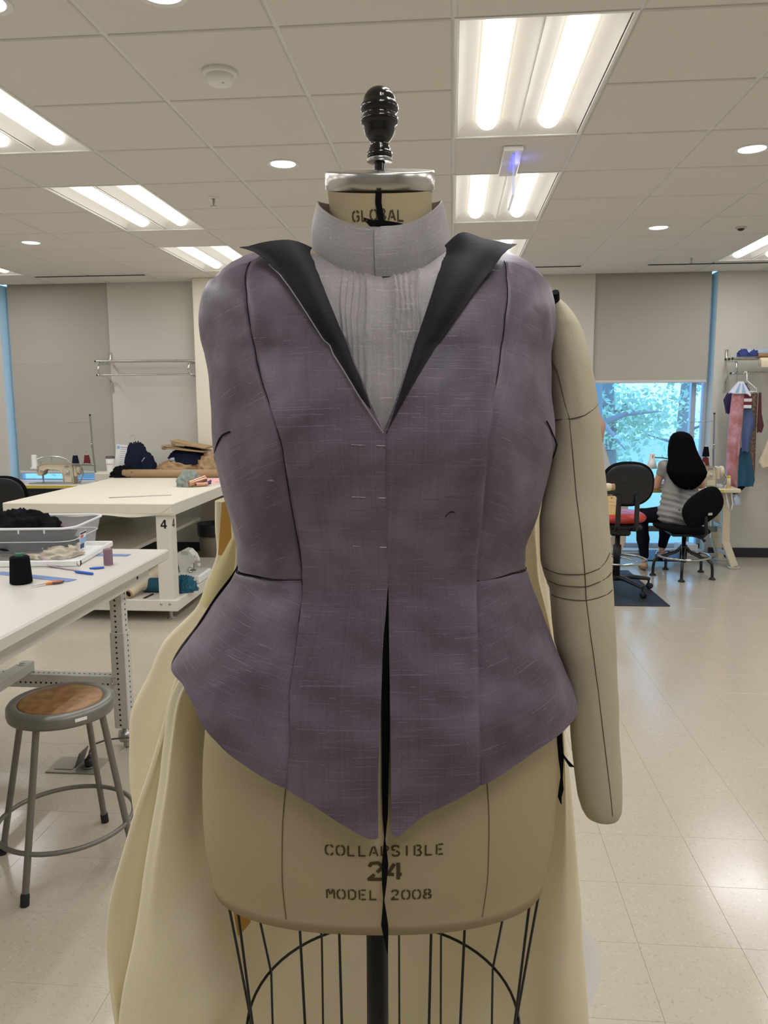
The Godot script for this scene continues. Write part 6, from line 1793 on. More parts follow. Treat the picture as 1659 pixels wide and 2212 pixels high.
func seated_person() -> void:
	var o := thing("person", "person with long black hair seated at the sewing table, grey shirt, seen from behind", "person", Vector3(2.13, 0, -7.42))
	var V := func(x: float, y: float, z: float) -> Vector3: return Vector3(x - 2.13, y, z + 7.42)
	var skin_m := mt("skin", rgb8(206, 158, 132), 0.55)
	skin_m.subsurf_scatter_enabled = true
	skin_m.subsurf_scatter_strength = 0.1
	var shL: Vector3 = V.call(1.985, 1.025, -7.44); var shR: Vector3 = V.call(2.285, 1.025, -7.44)
	var elL: Vector3 = V.call(1.922, 0.838, -7.50); var elR: Vector3 = V.call(2.35, 0.845, -7.54)
	var wrL: Vector3 = V.call(2.02, 0.822, -7.73); var wrR: Vector3 = V.call(2.25, 0.822, -7.74)
	var hpL: Vector3 = V.call(2.045, 0.575, -7.41); var hpR: Vector3 = V.call(2.215, 0.575, -7.41)
	var knL: Vector3 = V.call(1.83, 0.535, -7.62); var knR: Vector3 = V.call(2.15, 0.555, -7.80)
	var anL: Vector3 = V.call(1.875, 0.115, -7.60); var anR: Vector3 = V.call(2.085, 0.19, -7.79)
	var nk: Vector3 = V.call(2.135, 1.08, -7.455); var hd: Vector3 = V.call(2.135, 1.235, -7.495)
	var bones := [[hpL, hpR, 0.10, 0.10], [V.call(2.075, 0.62, -7.42), V.call(2.075, 0.92, -7.445), 0.072, 0.070], [V.call(2.19, 0.62, -7.42), V.call(2.195, 0.92, -7.445), 0.072, 0.070],
		[V.call(2.075, 0.96, -7.445), shL, 0.068, 0.046], [V.call(2.195, 0.96, -7.445), shR, 0.068, 0.046], [V.call(2.135, 1.0, -7.45), hd, 0.060, 0.050],
		[hd + Vector3(0, 0.02, 0.012), hd + Vector3(0, 0.025, -0.012), 0.088, 0.085], [hd + Vector3(0, -0.05, -0.05), hd + Vector3(0, -0.02, -0.04), 0.042, 0.055], [hd + Vector3(0, -0.005, -0.095), hd + Vector3(0, -0.022, -0.108), 0.008, 0.012],
		[hd + Vector3(-0.088, -0.01, 0.0), hd + Vector3(-0.088, 0.02, 0.005), 0.010, 0.013], [hd + Vector3(0.088, -0.01, 0.0), hd + Vector3(0.088, 0.02, 0.005), 0.010, 0.013],
		[shL, elL, 0.042, 0.034], [elL, wrL, 0.035, 0.023], [shR, elR, 0.042, 0.034], [elR, wrR, 0.035, 0.023],
		[hpL, knL, 0.082, 0.052], [knL, anL, 0.050, 0.032], [hpR, knR, 0.082, 0.052], [knR, anR, 0.050, 0.032],
		[anL + Vector3(0, -0.06, 0.02), anL + Vector3(0, -0.085, -0.14), 0.032, 0.022], [anR + Vector3(0, -0.055, 0.02), anR + Vector3(0, -0.075, -0.14), 0.032, 0.022]]
	var body := blob(bones, 0.012, 0.03)
	for h in [[wrL, Vector3(0.30, -0.06, -0.95).normalized(), Vector3(0.95, 0, 0.3).normalized()], [wrR, Vector3(-0.30, -0.06, -0.95).normalized(), Vector3(-0.95, 0, 0.3).normalized()]]:
		blob(hand_bones(h[0], h[1], h[2]), 0.004, 0.008, null, body)
	put(o, "body", body, skin_m)
	for s in [-1.0, 1.0]:
		put(o, "eye", Mb.new().ball(hd + Vector3(s * 0.032, 0.012, -0.083), Vector3(0.013, 0.009, 0.008), 10), M.paper)
		put(o, "pupil", Mb.new().ball(hd + Vector3(s * 0.032, 0.012, -0.090), Vector3(0.005, 0.005, 0.003), 8), M.black_plastic)
	put(o, "mouth", Mb.new().ball(hd + Vector3(0, -0.058, -0.092), Vector3(0.022, 0.006, 0.006), 10), mt("lips", rgb8(176, 100, 96), 0.5))
	var rip := func(p: Vector3) -> float:
		var g := smoothstep(0.86, 0.74, p.y) * 0.0075
		return -g * sin(p.y * 118.0 + p.x * 22.0 + 1.5 * sin(p.x * 14.0)) - 0.003 * sin(p.x * 60.0 + p.y * 30.0)
	put(o, "shirt", blob([[V.call(2.06, 0.575, -7.40), V.call(2.20, 0.575, -7.40), 0.128, 0.128], [V.call(2.055, 0.60, -7.41), V.call(2.06, 0.70, -7.42), 0.125, 0.092], [V.call(2.21, 0.60, -7.41), V.call(2.21, 0.70, -7.42), 0.122, 0.092],
		[V.call(2.05, 0.70, -7.42), V.call(2.075, 0.92, -7.445), 0.092, 0.086], [V.call(2.21, 0.70, -7.42), V.call(2.195, 0.92, -7.445), 0.092, 0.086],
		[V.call(2.075, 0.95, -7.445), shL, 0.080, 0.056], [V.call(2.195, 0.95, -7.445), shR, 0.080, 0.056], [shL, shL.lerp(elL, 0.30), 0.056, 0.053], [shR, shR.lerp(elR, 0.42), 0.058, 0.054]], 0.011, 0.03, rip), mt("grey_shirt", rgb8(150, 150, 146), 0.9, 0, 0.2))
	put(o, "trousers", blob([[hpL, hpR, 0.106, 0.106], [hpL, knL, 0.094, 0.064], [knL, anL.lerp(knL, 0.45), 0.063, 0.056], [anL.lerp(knL, 0.45), anL.lerp(knL, 0.07), 0.054, 0.042], [hpR, knR, 0.094, 0.064], [knR, anR.lerp(knR, 0.45), 0.063, 0.056], [anR.lerp(knR, 0.45), anR.lerp(knR, 0.07), 0.054, 0.042]], 0.012, 0.03), mt("dark_trousers", rgb8(20, 22, 32), 0.85, 0, 0.2))
	var hair := [[0.838, 2.175, 0.02, -7.320, 0.008], [0.855, 2.17, 0.070, -7.322, 0.016], [0.89, 2.165, 0.120, -7.322, 0.024], [0.93, 2.160, 0.155, -7.322, 0.030], [0.98, 2.155, 0.176, -7.33, 0.040], [1.03, 2.152, 0.168, -7.36, 0.055], [1.08, 2.150, 0.150, -7.385, 0.068], [1.14, 2.140, 0.135, -7.42, 0.084], [1.20, 2.135, 0.123, -7.448, 0.096], [1.26, 2.132, 0.111, -7.462, 0.100], [1.30, 2.130, 0.096, -7.47, 0.092], [1.33, 2.128, 0.070, -7.478, 0.070], [1.346, 2.127, 0.03, -7.485, 0.032], [1.349, 2.127, 0.0, -7.486, 0.0]]
	var g := []
	for i in hair.size() * 3 - 2:
		var k := mini(i / 3, hair.size() - 2)
		var t := (i - k * 3) / 3.0
		var q := []
		for c in 5: q.append(lerpf(hair[k][c], hair[k + 1][c], t))
		var row := []
		for j in 73:
			var a := TAU * (j % 72) / 72.0
			var d := 1.0 + 0.035 * sin(a * 23.0 + q[0] * 9.0) * smoothstep(1.3, 1.1, q[0]) + 0.02 * sin(a * 11.0 + 2.0)
			row.append(V.call(q[1] + q[2] * cos(a) * d, q[0] + 0.020 * sin(a * 17.0) * smoothstep(0.97, 0.86, q[0]), q[3] + q[4] * sin(a) * d))
		g.append(row)
	put(o, "hair", Mb.new().grid(g, [], true, false), mt("black_hair", rgb8(10, 9, 12), 0.75, 0, 0.15))
	for q in [anL, anR]:
		put(o, "shoe", Mb.new().tube([q + Vector3(0, -0.078, 0.045), q + Vector3(0, -0.082, 0.0), q + Vector3(0, -0.092, -0.10), q + Vector3(0, -0.095, -0.16)], [0.028, 0.036, 0.034, 0.020], 12, true, false, 0.7), mt("tan_shoe", rgb8(142, 118, 84), 0.6))

func drafting_stool() -> void:
	var o := thing("drafting_stool", "black drafting stool with five bent tube feet that the person sits on", "stool", Vector3(2.175, 0, -7.385))
	put(o, "seat", pad(Vector3(-0.03, 0.455, 0.0), 0.255, 0.215, 0.075, 2.4, Basis(Vector3.FORWARD, 0.10) * Basis(Vector3.RIGHT, -PI / 2)), M.black_cloth)
	put(o, "seat_pan", Mb.new().box(Vector3(0.0, 0.41, 0.0), Vector3(0.30, 0.035, 0.28), 0.012), M.black_plastic)
	var bb := Basis(Vector3.UP, 0.35) * Basis(Vector3.RIGHT, 0.10) * Basis(Vector3.BACK, 0.55)
	put(o, "backrest", pad(Vector3(0.085, 0.68, 0.225), 0.215, 0.158, 0.055, 2.6, bb), M.black_cloth)
	put(o, "back_label", Mb.new().box(Vector3(0.09, 0.675, 0.225) + bb * Vector3(0.02, -0.075, 0.030), Vector3(0.052, 0.022, 0.003), 0.001, Basis(Vector3.UP, 0.55)), M.grey_paint)
	put(o, "back_bar", Mb.new().tube([Vector3(0.03, 0.405, 0.10), Vector3(0.09, 0.41, 0.25), Vector3(0.11, 0.45, 0.285), Vector3(0.10, 0.60, 0.262)], 0.016, 8), M.black_plastic)
	put(o, "lever", Mb.new().tube([Vector3(0.05, 0.40, 0.12), Vector3(0.12, 0.375, 0.15), Vector3(0.14, 0.355, 0.16)], [0.006, 0.007, 0.018], 8), M.black_plastic)
	put(o, "post", Mb.new().lathe([[0.0, 0.13], [0.030, 0.13], [0.034, 0.16], [0.034, 0.29], [0.020, 0.30], [0.020, 0.40], [0.0, 0.40]], 20), M.black_gloss)
	put(o, "foot_ring", Mb.new().tube(ring_path(Vector3(0, 0.195, 0), 0.238, Vector3.UP, 44), 0.0100, 10, false, true), M.chrome)
	for k in 5:
		var a := k * TAU / 5 - 0.62
		var d := Vector3(cos(a), 0, -sin(a))
		put(o, "leg", Mb.new().tube([d * 0.03 + Vector3(0, 0.27, 0), d * 0.07 + Vector3(0, 0.225, 0), d * 0.16 + Vector3(0, 0.195, 0), d * 0.225 + Vector3(0, 0.180, 0), d * 0.262 + Vector3(0, 0.145, 0), d * 0.270 + Vector3(0, 0.09, 0), d * 0.272 + Vector3(0, 0.02, 0)], 0.0135, 10), M.black_gloss)
		put(o, "glide", Mb.new().lathe([[0.0, 0.0], [0.030, 0.0], [0.030, 0.008], [0.016, 0.022], [0.0, 0.024]], 16, d * 0.272), M.black_rubber)

func right_table() -> void:
	var t := thing("sewing_table", "cream sewing table on splayed legs before the right window, the person works at it", "table", Vector3(2.12, 0, -7.93))
	put(t, "tabletop", Mb.new().box(Vector3(0, 0.770, 0.0), Vector3(1.30, 0.040, 0.52), 0.008), M.machine_cream)
	put(t, "edge_tape", Mb.new().box(Vector3(-0.33, 0.772, 0.2612), Vector3(0.46, 0.024, 0.0014)), M.yellow_tape)
	put(t, "edge_tape", Mb.new().box(Vector3(0.44, 0.772, 0.2612), Vector3(0.10, 0.020, 0.0014)), M.yellow_tape)
	for x in [-0.42, 0.545]:
		var e := 0.10 if x > 0 else -0.10
		put(t, "leg", Mb.new().bar(Vector3(x, 0.76, 0.16), Vector3(x + e * 0.15, 0.24, 0.16), 0.075, 0.05, 0.004, Vector3.BACK).bar(Vector3(x + e * 0.15, 0.26, 0.16), Vector3(x + e, 0.02, 0.20), 0.070, 0.05, 0.004, Vector3.BACK), M.machine_cream)
		put(t, "leg", Mb.new().bar(Vector3(x, 0.76, -0.16), Vector3(x + e * 0.15, 0.24, -0.16), 0.075, 0.05, 0.004, Vector3.BACK).bar(Vector3(x + e * 0.15, 0.26, -0.16), Vector3(x + e, 0.02, -0.20), 0.070, 0.05, 0.004, Vector3.BACK), M.machine_cream)
		put(t, "foot_pad", Mb.new().box(Vector3(x + e, 0.009, 0.20), Vector3(0.11, 0.018, 0.06), 0.004).box(Vector3(x + e, 0.009, -0.20), Vector3(0.11, 0.018, 0.06), 0.004), M.grey_paint)
		put(t, "side_rail", Mb.new().box(Vector3(x, 0.40, 0.0), Vector3(0.03, 0.04, 0.30), 0.003).box(Vector3(x + e * 0.5, 0.13, 0.0), Vector3(0.03, 0.03, 0.34), 0.003), M.grey_paint)
	put(t, "crossbar", Mb.new().box(Vector3(0.06, 0.355, -0.02), Vector3(0.95, 0.055, 0.03), 0.004), mt("crossbar_green", rgb8(120, 132, 128), 0.5))
	put(t, "crossbar", Mb.new().box(Vector3(0.06, 0.075, -0.10), Vector3(1.05, 0.035, 0.03), 0.004), M.grey_paint)
	put(t, "pedal", Mb.new().box(Vector3(0.0, 0.085, 0.02), Vector3(0.42, 0.016, 0.26), 0.004, Basis(Vector3.RIGHT, 0.22)), M.black_plastic)
	put(t, "motor", Mb.new().lathe([[0.0, -0.10], [0.075, -0.10], [0.085, -0.08], [0.085, 0.08], [0.06, 0.10], [0.0, 0.10]], 22, Vector3(0.40, 0.65, -0.02), Basis(Vector3.FORWARD, PI / 2)), M.black_plastic)
	put(t, "switch_cable", Mb.new().tube([Vector3(0.52, 0.75, 0.22), Vector3(0.53, 0.68, 0.235), Vector3(0.55, 0.60, 0.24), Vector3(0.575, 0.585, 0.24), Vector3(0.585, 0.64, 0.235), Vector3(0.57, 0.75, 0.22)], 0.006, 7), M.paper)
	put(t, "rag", cloth_heap(Vector3(0.62, 0.63, 0.22), Vector3(0.04, 0.09, 0.03), 71, 0.3, 20, 8), M.window_metal)
	var m := copy(get_node("sewing_machine"), "cream industrial sewing machine half hidden behind the seated person", Vector3(2.472, 0.790, -7.83))
	var lamp := thing("machine_lamp", "pale cone shaped lamp left of the seated person before the window", "lamp", Vector3(1.945, 0.79, -7.76))
	put(lamp, "lamp_head", Mb.new().lathe([[0.0, 0.335], [0.024, 0.335], [0.026, 0.33], [0.026, 0.27], [0.034, 0.262], [0.052, 0.190], [0.048, 0.188], [0.0, 0.25]], 24), M.white_plastic)
	put(lamp, "lamp_slot", Mb.new().box(Vector3(0, 0.305, 0.0262), Vector3(0.006, 0.03, 0.002)), M.tool_grey)
	put(lamp, "neck", Mb.new().tube([Vector3(0.024, 0.295, 0), Vector3(0.10, 0.292, 0), Vector3(0.20, 0.275, 0), Vector3(0.29, 0.22, 0), Vector3(0.31, 0.01, 0)], 0.006, 8), M.tool_grey)
	thread_stand("thread_stand", "tall thread stand behind the seated person, right of the window", Vector3(2.552, 0.79, -7.80), 0.215)
	thread_cone("thread_cone", "dark red and blue thread cone low on the right thread stand", M.red_thread, M.grey_paint, Vector3(2.463, 1.009, -7.80), 0.036, 0.026, 0.078)
	thread_cone("thread_cone", "black thread cone highest on the right thread stand", M.black_cloth, M.grey_paint, Vector3(2.463, 1.092, -7.80), 0.034, 0.022, 0.10)
	var s := thing("thread_spool", "tall cream thread spool with yellow ends on the right sewing table", "thread spool", Vector3(2.672, 0.790, -7.74))
	put(s, "thread", Mb.new().lathe([[0.0, 0.012], [0.020, 0.012], [0.018, 0.10], [0.0, 0.10]], 18), M.cream_cloth)
	put(s, "spool_end", Mb.new().lathe([[0.0, 0.0], [0.022, 0.0], [0.021, 0.012], [0.0, 0.012]], 18), M.yellow_tape)
	put(s, "spool_end", Mb.new().lathe([[0.0, 0.10], [0.018, 0.10], [0.017, 0.122], [0.0, 0.122]], 18), M.yellow_tape)
	solo("sewing_cloth", cloth_heap(Vector3.ZERO, Vector3(0.10, 0.045, 0.08), 73, 0.4), mt("blue_white_cloth", rgb8(196, 206, 224), 0.9), "pale blue white cloth under the person's left hand on the table", "cloth", Vector3(2.0, 0.79, -7.80))
	solo("white_carton", Mb.new().box(Vector3.ZERO, Vector3(0.16, 0.17, 0.18), 0.003, Basis(Vector3.UP, 0.3)), M.paper, "small white carton on the floor under the right sewing table", "carton", Vector3(2.42, 0.086, -8.14))

func garment(rows: Array, z: float, depth: float, pleats: int, sd: int) -> Mb:
	# hanging cloth: flattened rings with upright folds; rows of [y, x0, x1] from the top down
	var g := []
	for i in rows.size() * 4 - 3:
		var k := mini(i / 4, rows.size() - 2)
		var t := smoothstep(0, 1, (i - k * 4) / 4.0) * 0.5 + (i - k * 4) / 8.0
		var y := lerpf(rows[k][0], rows[k + 1][0], t)
		var a := lerpf(rows[k][1], rows[k + 1][1], t)
		var b := lerpf(rows[k][2], rows[k + 1][2], t)
		var row := []
		for j in 65:
			var u := TAU * (j % 64) / 64.0
			var w := depth * (0.45 + 0.55 * float(i) / (rows.size() * 4.0))
			var f := 0.30 * sin(pleats * u + sd + 0.6 * sin(y * 9.0)) * (0.3 + float(i) / (rows.size() * 4.0))
			row.append(Vector3((a + b) / 2 + (b - a) / 2 * cos(u), y + 0.006 * sin(u * 5.0 + sd), z + w * (sin(u) + f) * (1.0 if sin(u) > -0.2 else 0.6)))
		g.append(row)
	return Mb.new().grid(g, [], true, true)

func clothes_rail() -> void:
	wall_rack("clothes_rack", "chrome wall rack at right with clothes hanging from it and rolls on top", Vector3(2.755, 2.03, WALL_Z), 1.75)
	var zr := -8.05
	var hook := func(o: Node3D, x: float, z: float, y0: float) -> void:
		put(o, "hook", Mb.new().tube([Vector3(x, y0, z), Vector3(x, 1.865, z), Vector3(x + 0.004, 1.885, z + 0.013), Vector3(x + 0.004, 1.908, z + 0.008), Vector3(x + 0.004, 1.912, z - 0.010), Vector3(x + 0.004, 1.900, z - 0.016)], 0.0024, 7), M.chrome)
	var mk := func(called: String, label: String, rows: Array, z: float, depth: float, pleats: int, sd: int, mat: Material, hx: float) -> Node3D:
		var o := thing(called, label, "garment")
		put(o, "cloth", garment(rows, z, depth, pleats, sd), mat)
		if hx > 0: hook.call(o, hx, zr, rows[0][0] - 0.01)
		return o
	var rose := mt("rose_satin", rgb8(255, 255, 255), 0.38)
	rose.albedo_texture = noise_tex(0.02, rgb8(168, 106, 104), rgb8(206, 160, 176), 256, 4, 81)
	tri_map(rose, 1.2)
	var brown := mt("brown_print", rgb8(255, 255, 255), 0.8)
	brown.albedo_texture = noise_tex(0.05, rgb8(86, 66, 56), rgb8(140, 120, 100), 256, 3, 82)
	tri_map(brown, 2.0)
	mk.call("purple_garment", "dark purple garment peeping out behind the left of the rose satin robe", [[1.70, 2.735, 2.80], [1.64, 2.705, 2.80], [1.605, 2.715, 2.80], [1.50, 2.74, 2.79]], -8.12, 0.02, 3, 1, mt("deep_purple", rgb8(58, 42, 82), 0.9), 2.80)
	var ro := mk.call("rose_robe", "long rose satin robe under a white and blue shoulder cover", [[1.70, 2.735, 2.855], [1.55, 2.725, 2.852], [1.30, 2.716, 2.842], [1.10, 2.714, 2.832], [0.92, 2.722, 2.832], [0.84, 2.742, 2.836], [0.775, 2.780, 2.838]], -7.97, 0.050, 4, 2, rose, 2.80) as Node3D
	put(ro, "shoulder_cover", Mb.new().plate([Vector2(2.708, 1.708), Vector2(2.740, 1.695), Vector2(2.865, 1.695), Vector2(2.895, 1.668), Vector2(2.900, 1.685), Vector2(2.820, 1.812), Vector2(2.788, 1.812)], 0.06, Vector3(0, 0, -7.955)), mt("cover_white", rgb8(226, 230, 240), 0.6))
	put(ro, "cover_panel", Mb.new().plate([Vector2(2.745, 1.702), Vector2(2.780, 1.702), Vector2(2.795, 1.795), Vector2(2.786, 1.795)], 0.064, Vector3(0, 0, -7.955)), M.label_pale_blue)
	put(ro, "cover_panel", Mb.new().plate([Vector2(2.812, 1.702), Vector2(2.850, 1.702), Vector2(2.822, 1.785), Vector2(2.812, 1.795)], 0.064, Vector3(0, 0, -7.955)), M.label_pale_blue)
	var denim := mt("denim_blue", rgb8(74, 92, 138), 0.55)
	var ve := mk.call("blue_vest", "blue satin vest with a red and white striped band beside the rose robe", [[1.80, 2.835, 2.870], [1.74, 2.840, 2.915], [1.56, 2.855, 2.940], [1.42, 2.862, 2.985], [1.25, 2.866, 2.955], [1.13, 2.872, 2.942]], -8.01, 0.035, 3, 4, denim, 2.855) as Node3D
	for k in 4:
		put(ve, "striped_band", Mb.new().box(Vector3(2.885, 1.665 - k * 0.032, -7.962), Vector3(0.074, 0.032, 0.012), 0.003), M.cover_white if k % 2 else mt("band_red", rgb8(112, 36, 44), 0.8))
	put(ve, "edging", Mb.new().tube([Vector3(2.850, 1.69, -7.965), Vector3(2.846, 1.4, -7.968), Vector3(2.838, 1.1, -7.98)], 0.006, 6), M.kraft_dark)
	var tl := mk.call("teal_skirt", "dark teal skirt hanging below the blue vest", [[1.16, 2.872, 2.960], [0.95, 2.852, 3.015], [0.84, 2.836, 3.037], [0.775, 2.832, 3.022]], -8.07, 0.045, 5, 5, mt("skirt_teal", rgb8(22, 82, 108), 0.6), -1.0) as Node3D
	put(tl, "lining", garment([[0.80, 2.834, 2.985], [0.74, 2.832, 2.93], [0.695, 2.832, 2.87]], -8.08, 0.025, 2, 7), M.navy_cloth)
	put(tl, "waist_strap", Mb.new().tube([Vector3(2.90, 1.15, -8.07), Vector3(2.895, 1.5, -8.06), Vector3(2.90, 1.80, zr)], 0.003, 6), M.navy_cloth)
	hook.call(tl, 2.90, zr, 1.80)
	mk.call("brown_garment", "brown patterned garment hanging right of the blue vest", [[1.70, 2.945, 3.035], [1.50, 2.952, 3.035], [1.20, 2.955, 3.042], [0.95, 2.985, 3.050], [0.80, 3.0, 3.045]], -8.12, 0.04, 4, 8, brown, 2.98)
	mk.call("maroon_garment", "short dark maroon garment at the right end of the hanging clothes", [[1.705, 3.02, 3.045], [1.50, 3.02, 3.060], [1.38, 3.022, 3.088], [1.315, 3.03, 3.070]], -8.06, 0.03, 3, 9, mt("maroon", rgb8(92, 46, 48), 0.85), 3.03)
	var hg := thing("white_hanger", "empty looking white plastic hanger hooked on the rail above the brown garment", "hanger")
	put(hg, "hanger", Mb.new().tube([Vector3(2.868, 1.895, zr + 0.02), Vector3(2.872, 1.912, zr + 0.01), Vector3(2.884, 1.910, zr + 0.015), Vector3(2.884, 1.835, zr + 0.04), Vector3(2.876, 1.828, zr + 0.045), Vector3(2.93, 1.775, zr + 0.06), Vector3(2.965, 1.742, zr + 0.07), Vector3(2.970, 1.715, zr + 0.07), Vector3(2.90, 1.715, zr + 0.05)], 0.0048, 8), M.white_plastic)
	var r1 := thing("cloth_roll", "white and blue cloth roll lying on top of the right wall rack", "cloth roll", Vector3(2.84, 2.092, -8.10))
	put(r1, "cloth", Mb.new().lathe([[0.0, 0.01], [0.034, 0.01], [0.040, 0.03], [0.042, 0.8], [0.0, 0.8]], 20, Vector3.ZERO, Basis(Vector3.FORWARD, PI / 2)), M.window_metal)
	put(r1, "blue_fold", cloth_heap(Vector3(0.02, -0.035, 0.02), Vector3(0.05, 0.055, 0.04), 91, 0.5, 24, 10), mt("royal_blue", rgb8(44, 58, 116), 0.8))
	put(r1, "blue_fold", cloth_heap(Vector3(0.11, -0.035, 0.03), Vector3(0.045, 0.05, 0.03), 93, 0.5, 24, 10), M.royal_blue)
	var r2 := thing("cloth_roll", "cream cloth roll hanging low at the front of the right wall rack", "cloth roll", Vector3(2.975, 1.998, -7.965))
	put(r2, "cloth", Mb.new().lathe([[0.0, 0.004], [0.036, 0.0], [0.042, 0.004], [0.042, 0.8], [0.0, 0.8]], 22, Vector3.ZERO, Basis(Vector3.FORWARD, PI / 2)), M.cream_cloth)
	put(r2, "tail", Mb.new().grid([[Vector3(0.0, 0.03, 0.03), Vector3(0.0, 0.0, 0.045), Vector3(0.004, -0.05, 0.045)], [Vector3(0.4, 0.03, 0.03), Vector3(0.4, 0.0, 0.045), Vector3(0.4, -0.05, 0.045)]]), M.cream_cloth)
	var r3 := thing("cloth_roll", "brown cloth roll between the blue white and cream rolls on the rack", "cloth roll", Vector3(2.965, 2.062, -7.985))
	put(r3, "cloth", Mb.new().lathe([[0.0, 0.0], [0.018, 0.0], [0.021, 0.006], [0.021, 0.8], [0.0, 0.8]], 18, Vector3.ZERO, Basis(Vector3.FORWARD, PI / 2)), M.kraft_dark)
	var cs := thing("cream_garment", "cream garment edge at the far right border of the picture", "garment")
	put(cs, "cloth", garment([[1.62, 3.25, 3.36], [1.15, 3.10, 3.42], [1.02, 3.055, 3.44], [0.97, 3.075, 3.42]], -8.05, 0.05, 4, 3, ), M.cream_cloth)
	hook.call(cs, 3.30, zr, 1.60)

func second_form() -> void:
	var o := thing("small_dress_form", "second dress form half hidden behind the stuffed arm near the right window", "dress form", Vector3(1.185, 0, -7.0))
	var rows := [[0.0, 1.605, 0.0], [0.05, 1.60, 0.05], [0.085, 1.58, 0.07], [0.098, 1.56, 0.075], [0.112, 1.52, 0.09], [0.135, 1.47, 0.105], [0.160, 1.435, 0.12], [0.160, 1.40, 0.125], [0.150, 1.33, 0.11], [0.142, 1.26, 0.095], [0.155, 1.18, 0.10], [0.19, 1.08, 0.12], [0.205, 1.0, 0.13], [0.205, 0.90, 0.125], [0.0, 0.89, 0.0]]
	var g := []
	for q in rows:
		var row := []
		for j in 41: row.append(Vector3(q[0] * cos(TAU * (j % 40) / 40.0), q[1], q[2] * sin(TAU * (j % 40) / 40.0)))
		g.append(row)
	put(o, "torso", Mb.new().grid(g, [], true, true), mt("rosy_linen", rgb8(196, 160, 140), 0.85))
	var sk := []
	for i in 9:
		var t := i / 8.0
		var row := []
		for j in 61:
			var a := TAU * (j % 60) / 60.0
			var r := lerpf(0.145, 0.24, t) * (1.0 + 0.05 * sin(a * 9.0) * t)
			row.append(Vector3(r * cos(a) * 1.02, lerpf(1.275, 0.95, t), r * 0.68 * sin(a)))
		sk.append(row)
	put(o, "white_wrap", Mb.new().grid(sk, [], true, true), muslin_cloth("sheer_white", rgb8(214, 212, 212), 0.5))
	put(o, "string", Mb.new().tube([Vector3(0.145, 1.205, 0.09), Vector3(0.175, 1.208, 0.10), Vector3(0.205, 1.212, 0.10), Vector3(0.222, 1.225, 0.10), Vector3(0.220, 1.206, 0.10), Vector3(0.205, 1.206, 0.10)], 0.0016, 5), M.black_plastic)
	put(o, "pole", Mb.new().lathe([[0.0, 0.0], [0.20, 0.0], [0.20, 0.012], [0.03, 0.03], [0.016, 0.05], [0.016, 0.90], [0.0, 0.90]], 24), M.black_plastic)

func peg_stand() -> void:
	var o := thing("spool_stand", "wooden spool stand behind the stuffed arm holding a cream spool and a tag", "stand", Vector3(1.075, 0, -6.0))
	put(o, "post", Mb.new().box(Vector3(0, 0.55, 0), Vector3(0.04, 1.06, 0.04), 0.003).box(Vector3(-0.05, 0.012, 0), Vector3(0.24, 0.024, 0.20), 0.004), M.kraft_dark)
	put(o, "peg", Mb.new().tube([Vector3(0.0, 0.986, 0.0), Vector3(0.15, 0.986, 0.0)], 0.005, 8).tube([Vector3(0.0, 0.925, 0.0), Vector3(0.15, 0.925, 0.0)], 0.003, 8), M.kraft)
	var s := thing("thread_spool", "cream thread spool lying sideways, poking out behind the stuffed arm", "thread spool", Vector3(1.085, 0.986, -6.0))
	put(s, "thread", Mb.new().lathe([[0.006, 0.0], [0.032, 0.0], [0.030, 0.11], [0.0265, 0.125]], 20, Vector3.ZERO, Basis(Vector3.FORWARD, PI / 2) * Basis(Vector3.RIGHT, 0)), M.cream_cloth)
	put(s, "tube_end", Mb.new().lathe([[0.0265, 0.120], [0.026, 0.150], [0.020, 0.153], [0.006, 0.153]], 20, Vector3.ZERO, Basis(Vector3.FORWARD, PI / 2)), M.kraft)
	var t := thing("paper_tag", "manila paper tag with a yellow corner hanging behind the stuffed arm", "tag", Vector3(1.214, 0.848, -5.985))
	put(t, "card", Mb.new().plate([Vector2(-0.037, -0.072), Vector2(0.031, -0.072), Vector2(0.037, 0.060), Vector2(0.026, 0.072), Vector2(-0.026, 0.072), Vector2(-0.037, 0.060)], 0.0016), mt("manila", rgb8(222, 190, 140), 0.8))
	put(t, "eyelet", Mb.new().lathe([[0.0, 0.0], [0.006, 0.0], [0.005, 0.002], [0.0, 0.002]], 14, Vector3(0.0, 0.058, 0.001), Basis(Vector3.RIGHT, PI / 2)), M.kraft_dark)
	put(t, "yellow_corner", Mb.new().plate([Vector2(0.014, -0.071), Vector2(0.0305, -0.071), Vector2(0.032, -0.048), Vector2(0.016, -0.052)], 0.001, Vector3(0, 0, 0.0012)), M.yellow_tape)
	for q in [[0.0, 0.026, 0.05, 0.0012], [0.0, 0.0, 0.06, 0.0012], [0.0, -0.03, 0.0012, 0.06], [0.022, -0.025, 0.0012, 0.05], [-0.022, -0.025, 0.0012, 0.05]]:
		put(t, "printed_line", Mb.new().box(Vector3(q[0], q[1], 0.0011), Vector3(q[2], q[3], 0.0006)), M.kraft_dark)
	put(t, "string", Mb.new().tube([Vector3(0, 0.06, 0.002), Vector3(-0.005, 0.078, -0.012), Vector3(-0.01, 0.082, -0.015)], 0.0008, 5), M.paper)

func right_side() -> void:
	second_form()
	peg_stand()
	var mat := solo("floor_mat", Mb.new().box(Vector3.ZERO, Vector3(0.86, 0.010, 1.32), 0.004), mt("mat_black", rgb8(30, 31, 36), 0.55), "black rubber mat on the floor under the red seated chair", "mat", Vector3(1.305, 0.005, -6.88), 0.03)
	office_chair("office_chair", "black office chair with a red seat standing on the floor mat", Vector3(1.425, 0.010, -6.72), mt("red_vinyl", rgb8(190, 62, 56), 0.4), 0.0)
	right_table()
	drafting_stool()
	seated_person()
	clothes_rail()


